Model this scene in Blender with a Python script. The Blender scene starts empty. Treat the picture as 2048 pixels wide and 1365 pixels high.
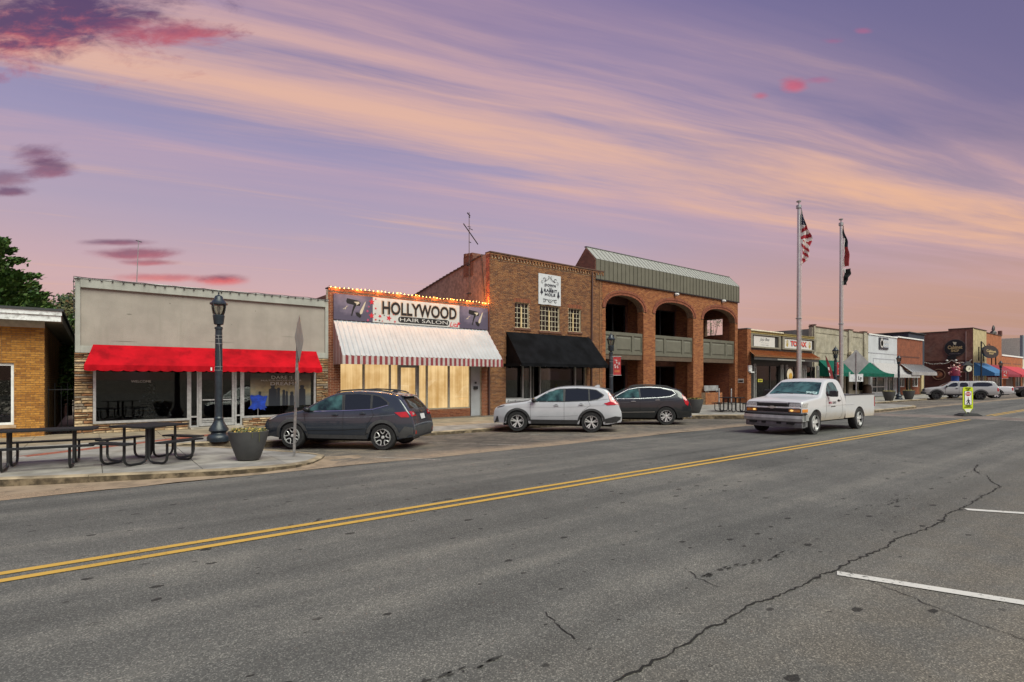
import bpy,bmesh,math,random
from math import sin,cos,pi,radians,sqrt,atan2,hypot
from mathutils import Vector,Matrix,geometry
from mathutils.bvhtree import BVHTree
random.seed(7)
SC=bpy.context.scene
COL=SC.collection
# -- camera
EYE=1.75
FPX=1080.0
TH=radians(52.27)
HOR=760.0
CX,CY=cos(TH),sin(TH)
RX,RY=sin(TH),-cos(TH)
cam_d=bpy.data.cameras.new('camera')
cam=bpy.data.objects.new('camera',cam_d)
COL.objects.link(cam)
cam.location=(0,0,EYE)
cam.rotation_euler=(radians(90),0,TH-radians(90))
cam_d.sensor_fit='HORIZONTAL'
cam_d.sensor_width=36.0
cam_d.lens=FPX/2048*36.0
cam_d.shift_y=(HOR-682.5)/2048
cam_d.clip_start=0.05
cam_d.clip_end=6000
SC.camera=cam
def lin(r,g,b):
 f=lambda c:(c/255/12.92)if c/255<=0.04045 else((c/255+0.055)/1.055)**2.4
 return(f(r),f(g),f(b),1.0)
# -- node helpers
class NT:
 def __init__(s,tree):
  s.t=tree
  s.n=tree.nodes
  s.n.clear()
 def link(s,v,sock):
  if v is None:
   return
  if isinstance(v,bpy.types.NodeSocket):
   s.t.links.new(v,sock)
  else:
   if isinstance(v,(int,float))and sock.type in('RGBA','VECTOR'):
    v=(v,)*(4 if sock.type=='RGBA'else 3)
   sock.default_value=v
 def new(s,typ,ins=None,**props):
  nd=s.n.new(typ)
  for k,v in props.items():
   setattr(nd,k,v)
  for k,v in(ins or{}).items():
   s.link(v,nd.inputs[k])
  return nd
 def m(s,op,a,b=0.0,c=None,clamp=False):
  nd=s.new('ShaderNodeMath',operation=op,use_clamp=clamp)
  s.link(a,nd.inputs[0]);s.link(b,nd.inputs[1])
  if c is not None:
   s.link(c,nd.inputs[2])
  return nd.outputs[0]
 def vm(s,op,a,b):
  nd=s.new('ShaderNodeVectorMath',operation=op)
  s.link(a,nd.inputs[0]);s.link(b,nd.inputs[1])
  return nd.outputs[1]if op=='DOT_PRODUCT'else nd.outputs[0]
 def ss(s,v,lo,hi,a=0.0,b=1.0):
  nd=s.new('ShaderNodeMapRange',{0:v,1:lo,2:hi,3:a,4:b},interpolation_type='SMOOTHSTEP')
  return nd.outputs[0]
 def mix(s,f,a,b,mode='MIX'):
  nd=s.new('ShaderNodeMix',data_type='RGBA',blend_type=mode)
  s.link(f,nd.inputs[0]);s.link(a,nd.inputs[6]);s.link(b,nd.inputs[7])
  return nd.outputs[2]
 def noise(s,vec,scale,detail=4,rough=0.55,dist=0.0):
  nd=s.new('ShaderNodeTexNoise',{'Scale':scale,'Detail':detail,'Roughness':rough,'Distortion':dist})
  s.link(vec,nd.inputs['Vector'])
  return nd.outputs[0]
 def ramp(s,f,stops,interp='LINEAR'):
  nd=s.new('ShaderNodeValToRGB')
  r=nd.color_ramp
  r.interpolation=interp
  while len(r.elements)<len(stops):
   r.elements.new(0.5)
  for e,(p,c)in zip(r.elements,stops):
   e.position=p
   e.color=c
  s.link(f,nd.inputs[0])
  return nd.outputs[0]
 def xyz(s,x,y,z):
  return s.new('ShaderNodeCombineXYZ',{0:x,1:y,2:z}).outputs[0]
# -- sky: dusk gradient, cirrus streaks, a few low red clouds
world=bpy.data.worlds.new('World')
SC.world=world
world.use_nodes=True
k=NT(world.node_tree)
D=k.new('ShaderNodeTexCoord').outputs['Generated']
sx=k.new('ShaderNodeSeparateXYZ',{0:D})
dx,dy,dz=sx.outputs
zc=k.m('MAXIMUM',dz,0.015)
side=k.vm('DOT_PRODUCT',D,(RX,RY,0))
base=k.ramp(dz,[(0.0,lin(200,154,142)),(0.07,lin(213,172,162)),(0.15,lin(208,174,176)),(0.25,lin(178,163,184)),(0.36,lin(156,149,183)),(0.55,lin(122,116,160)),(1.0,lin(92,88,142))])
base2=k.ramp(dz,[(0.0,lin(168,136,120)),(0.07,lin(190,150,132)),(0.14,lin(196,156,144)),(0.24,lin(158,140,158)),(0.36,lin(118,111,148)),(0.6,lin(96,92,134)),(1.0,lin(86,82,134))])
base=k.mix(k.ss(side,0.05,0.75),base,base2)
v=k.m('DIVIDE',k.vm('DOT_PRODUCT',D,(0.26,0.965,0)),zc)
u=k.m('DIVIDE',k.vm('DOT_PRODUCT',D,(0.965,-0.26,0)),zc)
wob=k.noise(k.xyz(k.m('MULTIPLY',u,0.35),k.m('MULTIPLY',v,0.5),3.0),1.0,3)
vw=k.m('ADD',v,k.m('MULTIPLY',k.m('SUBTRACT',wob,0.5),0.28))
n1=k.noise(k.xyz(k.m('MULTIPLY',u,0.30),k.m('MULTIPLY',vw,2.3),0.0),1.0,7,0.6,0.35)
n2=k.noise(k.xyz(k.m('MULTIPLY',u,0.55),k.m('MULTIPLY',vw,7.0),5.0),1.0,6,0.62,0.5)
nn=k.m('ADD',k.m('MULTIPLY',n1,0.7),k.m('MULTIPLY',n2,0.3))
band=k.ss(k.m('ABSOLUTE',k.m('SUBTRACT',vw,2.02)),0.9,0.0)
hi=k.ss(nn,0.60,0.38,0.0,1.0)
wisp=k.ss(k.m('ADD',nn,k.m('MULTIPLY',band,0.24)),0.53,0.86)
fade=k.ss(dz,0.03,0.12)
wisp=k.m('MULTIPLY',wisp,fade)
peach=k.ramp(dz,[(0.0,lin(226,170,122)),(0.2,lin(244,188,142)),(0.4,lin(234,186,160)),(0.7,lin(196,162,176))])
haze_=k.m('MULTIPLY',k.m('MULTIPLY',k.ss(vw,0.9,1.7),k.ss(vw,3.6,2.3)),k.ss(n1,0.3,0.62))
base=k.mix(k.m('MULTIPLY',haze_,0.62),base,lin(208,170,178))
sky=k.mix(k.m('MULTIPLY',wisp,0.9),base,peach)
# second, thinner veil of pale pink
n3=k.noise(k.xyz(k.m('MULTIPLY',u,0.12),k.m('MULTIPLY',v,1.1),9.0),1.0,5,0.55,0.2)
veil=k.m('MULTIPLY',k.ss(n3,0.45,0.72),k.ss(dz,0.62,0.1))
sky=k.mix(k.m('MULTIPLY',veil,0.3),sky,lin(200,170,182))
# low banks of dusk cloud (purple tops, red undersides); each sits in its own direction of the sky
fwd=k.vm('DOT_PRODUCT',D,(CX,CY,0))
fw=k.m('MAXIMUM',fwd,0.05)
gu=k.m('DIVIDE',side,fw)
gv=k.m('DIVIDE',dz,fw)
cn=k.noise(k.xyz(k.m('MULTIPLY',gu,6.0),k.m('MULTIPLY',gv,15.0),2.0),1.0,8,0.62,0.5)
cn2=k.noise(k.xyz(k.m('MULTIPLY',gu,16.0),k.m('MULTIPLY',gv,40.0),7.0),1.0,6,0.65,0.3)
cmix=k.m('ADD',k.m('MULTIPLY',cn,0.7),k.m('MULTIPLY',cn2,0.3))
front=k.ss(fwd,0.1,0.3)
def cloud(sky,px,py,rx,ry,dark,red,amp=1.5,dens=0.95,bias=0.0):
 a=k.m('DIVIDE',k.m('SUBTRACT',gu,(px-1024)/FPX),rx/FPX)
 b=k.m('DIVIDE',k.m('SUBTRACT',gv,(HOR-py)/FPX),ry/FPX)
 r=k.m('SQRT',k.m('ADD',k.m('MULTIPLY',a,a),k.m('MULTIPLY',b,b)))
 r=k.m('ADD',r,k.m('MULTIPLY',k.m('SUBTRACT',cmix,0.5),-amp*5.0))
 mk=k.m('MULTIPLY',k.m('MULTIPLY',k.ss(r,1.2,0.2),dens),front)
 cc=k.mix(k.ss(k.m('ADD',k.m('ADD',b,bias),k.m('MULTIPLY',k.m('SUBTRACT',cn2,0.5),3.0)),-0.8,0.7),red,dark)
 return k.mix(mk,sky,cc)
DK,RD=lin(88,68,108),lin(190,94,108)
for c in[(120,30,290,110,DK,RD,0.75,0.95,0.55),(330,66,130,36,lin(140,84,112),RD,0.7,0.85,-0.4),(75,305,75,28,lin(120,88,116),lin(134,84,110),0.7,0.8),(95,335,60,22,lin(112,82,110),lin(150,88,110),0.7,0.8),(10,355,60,20,lin(118,88,116),lin(140,92,112),0.6,0.7),(22,384,50,11,lin(112,82,112),lin(130,84,108),0.5,0.85),(235,485,75,8,lin(118,84,108),lin(150,92,112),0.4,0.85),(275,507,80,14,lin(136,88,108),lin(170,92,108),0.5,0.85),(300,526,60,7,lin(150,90,106),lin(190,96,104),0.4,0.75),(330,556,110,10,lin(190,100,108),lin(226,116,110),0.5,0.7),(445,560,62,12,lin(130,78,98),lin(224,104,104),0.4,0.9),(1590,172,30,18,lin(190,96,122),lin(214,104,122),0.5,0.85),(1640,160,36,10,lin(170,104,140),lin(190,104,134),0.7,0.5),(1522,192,18,9,lin(190,100,124),lin(200,104,124),0.5,0.7),(1665,82,30,8,lin(160,100,140),lin(176,104,140),0.7,0.5),(1726,62,22,8,lin(170,104,140),lin(180,104,140),0.5,0.6)]:
 sky=cloud(sky,*c)
bg=k.new('ShaderNodeBackground',{'Color':sky,'Strength':1.0})
wo=k.new('ShaderNodeOutputWorld')
world.node_tree.links.new(bg.outputs[0],wo.inputs[0])
# -- light: one broad, soft sun behind the camera's right shoulder
sun_d=bpy.data.lights.new('sun','SUN')
sun_d.energy=4.8
sun_d.angle=radians(48)
sun_d.color=(0.97,1.0,0.84)
sun=bpy.data.objects.new('sun',sun_d)
COL.objects.link(sun)
sun.location=(20,-40,60)
sun.rotation_euler=Vector((0.0,0.60,-0.74)).to_track_quat('-Z','Y').to_euler()
vs=SC.view_settings
vs.view_transform='Standard'
vs.look='None'
vs.exposure=0.0
vs.gamma=1.0
vs.use_curve_mapping=False
SC.cycles.use_denoising=True
SC.cycles.max_bounces=6
SC.cycles.transparent_max_bounces=12
# -- measuring helpers
def ray(px,py):
 uu=(px-1024)/FPX
 return CX+RX*uu,CY+RY*uu,(HOR-py)/FPX
def F(px,py,Y):
 a,b,c=ray(px,py)
 t=Y/b
 return t*a,EYE+t*c
def FX(px,Y):
 return F(px,0,Y)[0]
def FZ(px,py,Y):
 return F(px,py,Y)[1]
def S(px,py,X):
 a,b,c=ray(px,py)
 t=X/a
 return t*b,EYE+t*c
def zroad(y):
 if y<=7.0:
  return 0.0
 if y<=11.2:
  return-0.08*(y-7.0)/4.2
 return-0.08-0.17*min(1.0,(y-11.2)/5.6)
def G(px,py,z=None):
 a,b,c=ray(px,py)
 zz=0.0 if z is None else z
 for _ in range(1 if z is not None else 8):
  t=(zz-EYE)/c
  if z is None:
   zz=zroad(t*b)
 return t*a,t*b
def sm(a,b,x):
 x=min(1,max(0,(x-a)/(b-a)))
 return x*x*(3-2*x)
# -- mesh helpers
def origin_of(p):
 v=Vector((0,0,0))
 while p is not None:
  v=v+p.location
  p=p.parent
 return v
class MB:
 def __init__(s):
  s.v=[];s.f=[];s.mi=[];s.cur=0;s.tint=[];s.t=0.5
 def face(s,ids):
  s.f.append(ids);s.mi.append(s.cur);s.tint.append(s.t)
 def add(s,vs,fs):
  o=len(s.v)
  s.v+=[tuple(p)for p in vs]
  for f in fs:
   s.face([i+o for i in f])
 def quad(s,a,b,c,d):
  s.add([a,b,c,d],[(0,1,2,3)])
 def hexa(s,p):
  s.add(p,[(0,3,2,1),(4,5,6,7),(0,1,5,4),(1,2,6,5),(2,3,7,6),(3,0,4,7)])
 def box(s,x0,x1,y0,y1,z0,z1):
  s.hexa([(x0,y0,z0),(x1,y0,z0),(x1,y1,z0),(x0,y1,z0),(x0,y0,z1),(x1,y0,z1),(x1,y1,z1),(x0,y1,z1)])
 def obox(s,c,ax,ay,hx,hy,z0,z1):
  P=[]
  for z in(z0,z1):
   for a,b in((-1,-1),(1,-1),(1,1),(-1,1)):
    P.append((c[0]+ax[0]*hx*a+ay[0]*hy*b,c[1]+ax[1]*hx*a+ay[1]*hy*b,z))
  s.hexa(P)
 def prism(s,poly,ax,a,b):
  n=len(poly)
  def P(q,w):
   if ax=='x':return(w,q[0],q[1])
   if ax=='y':return(q[0],w,q[1])
   return(q[0],q[1],w)
  vs=[P(q,a)for q in poly]+[P(q,b)for q in poly]
  fs=[tuple(range(n))[::-1],tuple(range(n,2*n))]
  for i in range(n):
   j=(i+1)%n
   fs.append((i,j,j+n,i+n))
  s.add(vs,fs)
 def tube(s,path,r,n=8,cap=True,closed=False):
  path=[Vector(p)for p in path]
  rs=r if isinstance(r,(list,tuple))else[r]*len(path)
  o=len(s.v)
  up=None
  N=len(path)
  for i,p in enumerate(path):
   if closed:
    d=path[(i+1)%N]-path[i-1]
   else:
    d=path[min(i+1,N-1)]-path[max(i-1,0)]
   if d.length<1e-9:
    d=Vector((0,0,1))
   d.normalize()
   if up is None:
    up=Vector((0,0,1))if abs(d.z)<0.9 else Vector((1,0,0))
   a=d.cross(up)
   if a.length<1e-6:
    a=d.orthogonal()
   a.normalize()
   b=a.cross(d).normalized()
   up=b
   for q in range(n):
    w=2*pi*q/n
    s.v.append(tuple(p+a*(cos(w)*rs[i])+b*(sin(w)*rs[i])))
  for i in range(N if closed else N-1):
   i2=(i+1)%N
   for q in range(n):
    q2=(q+1)%n
    s.face([o+i*n+q,o+i*n+q2,o+i2*n+q2,o+i2*n+q])
  if cap and not closed:
   s.face([o+q for q in range(n)])
   s.face([o+(N-1)*n+q for q in range(n)][::-1])
 def lathe(s,prof,c=(0,0,0),n=20,axis='z',cap=True):
  o=len(s.v)
  for r,h in prof:
   for q in range(n):
    w=2*pi*q/n
    a,b=r*cos(w),r*sin(w)
    if axis=='z':
     p=(c[0]+a,c[1]+b,c[2]+h)
    elif axis=='y':
     p=(c[0]+a,c[1]+h,c[2]+b)
    else:
     p=(c[0]+h,c[1]+a,c[2]+b)
    s.v.append(p)
  m=len(prof)
  for i in range(m-1):
   for q in range(n):
    q2=(q+1)%n
    s.face([o+i*n+q,o+i*n+q2,o+(i+1)*n+q2,o+(i+1)*n+q])
  if cap and prof[0][0]>1e-6:
   s.face([o+q for q in range(n)][::-1])
  if cap and prof[-1][0]>1e-6:
   s.face([o+(m-1)*n+q for q in range(n)])
 def ball(s,c,r,n=8,m=6):
  rr=r if isinstance(r,(tuple,list))else(r,r,r)
  o=len(s.v)
  for i in range(m+1):
   a=pi*i/m
   for q in range(n):
    w=2*pi*q/n
    s.v.append((c[0]+rr[0]*sin(a)*cos(w),c[1]+rr[1]*sin(a)*sin(w),c[2]+rr[2]*cos(a)))
  for i in range(m):
   for q in range(n):
    q2=(q+1)%n
    s.face([o+i*n+q,o+(i+1)*n+q,o+(i+1)*n+q2,o+i*n+q2])
 def mesh(s,name,mats,smooth=False,org=None,sharp=35):
  me=bpy.data.meshes.new(name)
  V=s.v if org is None or org.length==0 else[(a-org.x,b-org.y,c-org.z)for a,b,c in s.v]
  me.from_pydata(V,[],s.f)
  mats=mats if isinstance(mats,(list,tuple))else[mats]
  for q in mats:
   me.materials.append(q)
  if len(mats)>1:
   me.polygons.foreach_set('material_index',s.mi)
  at=me.attributes.new('tint','FLOAT','FACE')
  at.data.foreach_set('value',s.tint)
  if smooth:
   me.polygons.foreach_set('use_smooth',[True]*len(s.f))
   me.set_sharp_from_angle(angle=radians(sharp))
  me.update()
  return me
 def build(s,name,mats,parent=None,smooth=False,kind=None,label=None,local=False,sharp=35,bevel=0.0,seg=2):
  org=None if(parent is None or local)else origin_of(parent)
  me=s.mesh(name,mats,smooth,org,sharp)
  if bevel:
   bm=bmesh.new();bm.from_mesh(me)
   bmesh.ops.bevel(bm,geom=[e for e in bm.edges if len(e.link_faces)==2 and e.calc_face_angle(0)>0.6],offset=bevel,segments=seg,affect='EDGES',profile=0.6)
   bm.to_mesh(me);bm.free()
   if smooth:
    me.polygons.foreach_set('use_smooth',[True]*len(me.polygons))
    me.set_sharp_from_angle(angle=radians(sharp))
  return link(name,me,parent,kind,label)
def link(name,me,parent=None,kind=None,label=None):
 o=bpy.data.objects.new(name,me)
 COL.objects.link(o)
 if parent is not None:
  o.parent=parent
 if kind:
  o['kind']=kind
 if label:
  o['label']=label
 return o
def thing(name,label,cat,loc=(0,0,0),rz=0.0,group=None):
 o=bpy.data.objects.new(name,None)
 o.empty_display_size=0.2
 COL.objects.link(o)
 o.location=loc
 o.rotation_euler=(0,0,rz)
 o['label']=label
 o['category']=cat
 if group:
  o['group']=group
 return o
def copy_thing(root,loc,rz,label,group=None,scale=None):
 def cp(o,parent):
  c=o.copy()
  COL.objects.link(c)
  c.parent=parent
  for ch in kids.get(o.name,[]):
   cp(ch,c)
  return c
 kids={}
 for o in root.children_recursive:
  kids.setdefault(o.parent.name,[]).append(o)
 r=cp(root,None)
 r.location=loc
 r.rotation_euler=(0,0,rz)
 r['label']=label
 if group:
  r['group']=group
 if scale:
  r.scale=(scale,)*3
 return r
# -- materials
MATS={}
def mat(name,col,rough=0.6,metal=0.0,var=0.12,vscale=6.0,bump=0.0,bscale=40.0,spec=0.5,coat=0.0,emit=None,estr=1.0,dirt=None,dscale=1.5,damt=0.5,stops=None,streak=None):
 if name in MATS:
  return MATS[name]
 m=bpy.data.materials.new(name)
 m.use_nodes=True
 q=NT(m.node_tree)
 P=q.new('ShaderNodeTexCoord').outputs['Object']
 c=tuple(col)if len(col)==4 else(*col,1.0)
 if stops:
  t=q.new('ShaderNodeAttribute',attribute_name='tint').outputs['Fac']
  colr=q.ramp(t,stops)
 else:
  colr=c
 if var>0:
  n=q.noise(P,vscale,5)
  lo=tuple(max(0,1-var*1.6)for _ in range(3))+(1,)
  hi_=tuple(1+var for _ in range(3))+(1,)
  g=q.mix(q.ss(n,0.3,0.7),lo,hi_)
  colr=q.mix(1.0,colr,g,'MULTIPLY')
 if dirt is not None:
  n=q.noise(P,dscale,6,0.65)
  colr=q.mix(q.m('MULTIPLY',q.ss(n,0.45,0.72),damt),colr,dirt)
 if streak is not None:
  sp=q.new('ShaderNodeSeparateXYZ',{0:P})
  n=q.noise(q.xyz(q.m('MULTIPLY',sp.outputs[0],5.0),q.m('MULTIPLY',sp.outputs[1],5.0),q.m('MULTIPLY',sp.outputs[2],0.5)),1.0,5)
  colr=q.mix(q.m('MULTIPLY',q.ss(n,0.5,0.75),streak[1]),colr,streak[0])
 b=q.new('ShaderNodeBsdfPrincipled',{'Base Color':colr,'Roughness':rough,'Metallic':metal,'Specular IOR Level':spec,'Coat Weight':coat,'Coat Roughness':0.05})
 if emit:
  q.link(tuple(emit)if len(emit)==4 else(*emit,1),b.inputs['Emission Color'])
  b.inputs['Emission Strength'].default_value=estr
 if bump>0:
  n=q.noise(P,bscale,5,0.6)
  bp=q.new('ShaderNodeBump',{'Strength':bump,'Distance':0.02,'Height':n})
  q.link(bp.outputs[0],b.inputs['Normal'])
 o=q.new('ShaderNodeOutputMaterial')
 m.node_tree.links.new(b.outputs[0],o.inputs[0])
 MATS[name]=m
 return m
def glass(name,tint=(0.55,0.6,0.6,1),refl=1.0,rough=0.01,smear=0.0):
 if name in MATS:
  return MATS[name]
 m=bpy.data.materials.new(name)
 m.use_nodes=True
 q=NT(m.node_tree)
 fr=q.new('ShaderNodeFresnel',{'IOR':1.5})
 tr=q.new('ShaderNodeBsdfTransparent',{'Color':tint})
 gl=q.new('ShaderNodeBsdfGlossy',{'Color':(refl,refl,refl,1),'Roughness':rough})
 mx=q.new('ShaderNodeMixShader',{0:fr.outputs[0],1:tr.outputs[0],2:gl.outputs[0]})
 o=q.new('ShaderNodeOutputMaterial')
 m.node_tree.links.new(mx.outputs[0],o.inputs[0])
 MATS[name]=m
 return m
W=(1,1,1,1)
M_black=mat('black_metal',(0.012,0.013,0.015),0.42,0.0,0.2,9)
M_lamp=mat('lamp_iron',(0.018,0.026,0.036),0.4,0.0,0.2,9)
M_tyre=mat('rubber',(0.016,0.016,0.017),0.85,0,0.25,20,0.3,80)
M_plast=mat('black_plastic',(0.03,0.031,0.033),0.6,0,0.15,15)
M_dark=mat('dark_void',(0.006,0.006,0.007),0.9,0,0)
M_room=mat('room_dark',(0.035,0.032,0.03),0.9,0,0.3,2)
M_alu=mat('aluminium',(0.55,0.56,0.57),0.38,0.7,0.1,12)
M_alud=mat('dull_aluminium',(0.30,0.31,0.32),0.5,0.4,0.12,12)
M_steel=mat('galvanised_steel',(0.38,0.39,0.40),0.45,0.6,0.2,18)
M_rim=mat('alloy',(0.60,0.60,0.60),0.3,0.35,0.05)
M_chrome=mat('chrome',(0.75,0.76,0.78),0.12,1.0,0.0)
M_glass=glass('shop_glass',(0.55,0.58,0.58,1),0.9)
M_white=mat('white_paint',(0.72,0.72,0.71),0.55,0,0.06,5)
M_conc=mat('concrete',(0.34,0.30,0.25),0.9,0,0.22,2.2,0.35,60,dirt=(0.20,0.16,0.12,1),dscale=0.9,damt=0.5)
# == bricks
def brick_rows(mb,u0,u1,z0,z1,P,holes=(),bl=0.203,bh=0.0575,j=0.0102,depth=0.010,back=0.02,jit=0.0015):
 """Running-bond bricks; P(u, z, d) maps wall coordinates and depth in front of the wall to space."""
 row=0
 z=z0
 while z+bh*0.5<z1:
  zt=min(z+bh,z1)
  spans=[(u0,u1)]
  for h in holes:
   for zz in(z+0.2*bh,zt-0.2*bh):
    hs=h(zz)
    if hs:
     nx=[]
     for a,b in spans:
      if hs[1]<=a or hs[0]>=b:
       nx.append((a,b))
      else:
       if hs[0]-a>0.02:nx.append((a,hs[0]))
       if b-hs[1]>0.02:nx.append((hs[1],b))
     spans=nx
  off=(row%2)*(bl+j)/2
  for a,b in spans:
   i=math.floor((a-u0-off)/(bl+j))
   while True:
    s0=u0+off+i*(bl+j)
    s1=s0+bl
    if s0>=b:
     break
    c0,c1=max(s0,a),min(s1,b)
    if c1-c0>0.025:
     d=depth+random.uniform(-jit,jit)
     mb.t=random.random()
     o=len(mb.v)
     for dd in(-back,d):
      mb.v+=[P(c0,z,dd),P(c1,z,dd),P(c1,zt,dd),P(c0,zt,dd)]
     mb.face([o+4,o+5,o+6,o+7])
     mb.face([o,o+1,o+5,o+4]);mb.face([o+1,o+2,o+6,o+5])
     mb.face([o+2,o+3,o+7,o+6]);mb.face([o+3,o,o+4,o+7])
    i+=1
  z+=bh+j
  row+=1
def rect_hole(a,b,c,d):
 return lambda z:(a,b)if c<z<d else None
def soldier(mb,u0,u1,z0,z1,P,w=0.066,j=0.009,depth=0.012):
 u_=u0
 while u_<u1-0.02:
  e=min(u_+w,u1)
  mb.t=random.random()
  o=len(mb.v)
  for dd in(-0.02,depth+random.uniform(-.002,.002)):
   mb.v+=[P(u_,z0,dd),P(e,z0,dd),P(e,z1,dd),P(u_,z1,dd)]
  mb.face([o+4,o+5,o+6,o+7]);mb.face([o,o+1,o+5,o+4]);mb.face([o+1,o+2,o+6,o+5])
  mb.face([o+2,o+3,o+7,o+6]);mb.face([o+3,o,o+4,o+7])
  u_+=w+j
def holed(mb,x0,x1,y0,y1,z0,z1,holes):
 """Wall slab y0..y1 with rectangular openings (x0,x1,z0,z1)."""
 zs=sorted({z0,z1,*[h[2]for h in holes],*[h[3]for h in holes]})
 zs=[z for z in zs if z0<=z<=z1]
 for a,b in zip(zs,zs[1:]):
  mid=(a+b)/2
  xs=[x0]
  for h in sorted(h for h in holes if h[2]<mid<h[3]):
   xs+=[max(x0,h[0]),min(x1,h[1])]
  xs.append(x1)
  for p,q in zip(xs[::2],xs[1::2]):
   if q-p>1e-4:
    mb.box(p,q,y0,y1,a,b)
def facade(Y):
 return lambda u_,z,d:(u_,Y-d,z)
def sidewall(X):
 return lambda u_,z,d:(X-d,u_,z)
def text_mesh(s,mat_,x0,x1,z0,z1,Y,parent,name='lettering',ext=0.006,bold=0.0,shear=0.0,space=1.0,depthmap=None,keep=False,face='-y'):
 cu=bpy.data.curves.new('lettering','FONT')
 cu.body=s
 cu.size=1.0
 cu.extrude=0.02
 cu.offset=bold
 cu.shear=shear
 cu.space_character=space
 cu.resolution_u=3
 ob=bpy.data.objects.new('lettering',cu)
 COL.objects.link(ob)
 dg=bpy.context.evaluated_depsgraph_get()
 me=bpy.data.meshes.new_from_object(ob.evaluated_get(dg))
 bpy.data.objects.remove(ob)
 bpy.data.curves.remove(cu)
 xs=[q.co.x for q in me.vertices];ys=[q.co.y for q in me.vertices]
 ax,bx,ay,by=min(xs),max(xs),min(ys),max(ys)
 fx=(x1-x0)/(bx-ax);fz=(z1-z0)/(by-ay)
 if keep:
  f=min(fx,fz);cx=(x0+x1)/2;cz=(z0+z1)/2
  x0=cx-f*(bx-ax)/2;z0=cz-f*(by-ay)/2
  fx=fz=f
 org=origin_of(parent)
 for q in me.vertices:
  X=x0+(q.co.x-ax)*fx;Z=z0+(q.co.y-ay)*fz;dp=q.co.z/0.02*ext
  if depthmap:
   p=Vector(depthmap(X,Z,dp))
  else:
   p=Vector((X,Y-dp,Z))
  q.co=p-org
 me.materials.clear()
 me.materials.append(mat_)
 return link(name,me,parent)
def arc(cx,cy,rx,ry,a0,a1,n):
 return[(cx+rx*cos(a0+(a1-a0)*i/n),cy+ry*sin(a0+(a1-a0)*i/n))for i in range(n+1)]
def cdt(poly,step):
 """Triangulate a plan polygon with a grid of inner points."""
 pts=[Vector(p)for p in poly]
 n=len(pts)
 E=[(i,(i+1)%n)for i in range(n)]
 x0=min(p.x for p in pts);x1=max(p.x for p in pts);y0=min(p.y for p in pts);y1=max(p.y for p in pts)
 def inside(x,y):
  c=False
  for i in range(n):
   a,b=pts[i],pts[i-1]
   if(a.y>y)!=(b.y>y)and x<(b.x-a.x)*(y-a.y)/(b.y-a.y)+a.x:
    c=not c
  return c
 ex=[]
 for i in range(1,int((x1-x0)/step)+1):
  for j_ in range(1,int((y1-y0)/step)+1):
   x,y=x0+i*step*0.997,y0+j_*step*0.997
   if inside(x,y):
    ex.append(Vector((x,y)))
 r=geometry.delaunay_2d_cdt(pts+ex,E,[list(range(n))],1,1e-5)
 return[(p.x,p.y)for p in r[0]],[list(f)for f in r[2]]
def dense(poly,step):
 out=[]
 n=len(poly)
 for i in range(n):
  a,b=poly[i],poly[(i+1)%n]
  m=max(1,int(hypot(b[0]-a[0],b[1]-a[1])/step))
  for q in range(m):
   out.append((a[0]+(b[0]-a[0])*q/m,a[1]+(b[1]-a[1])*q/m))
 return out
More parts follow.
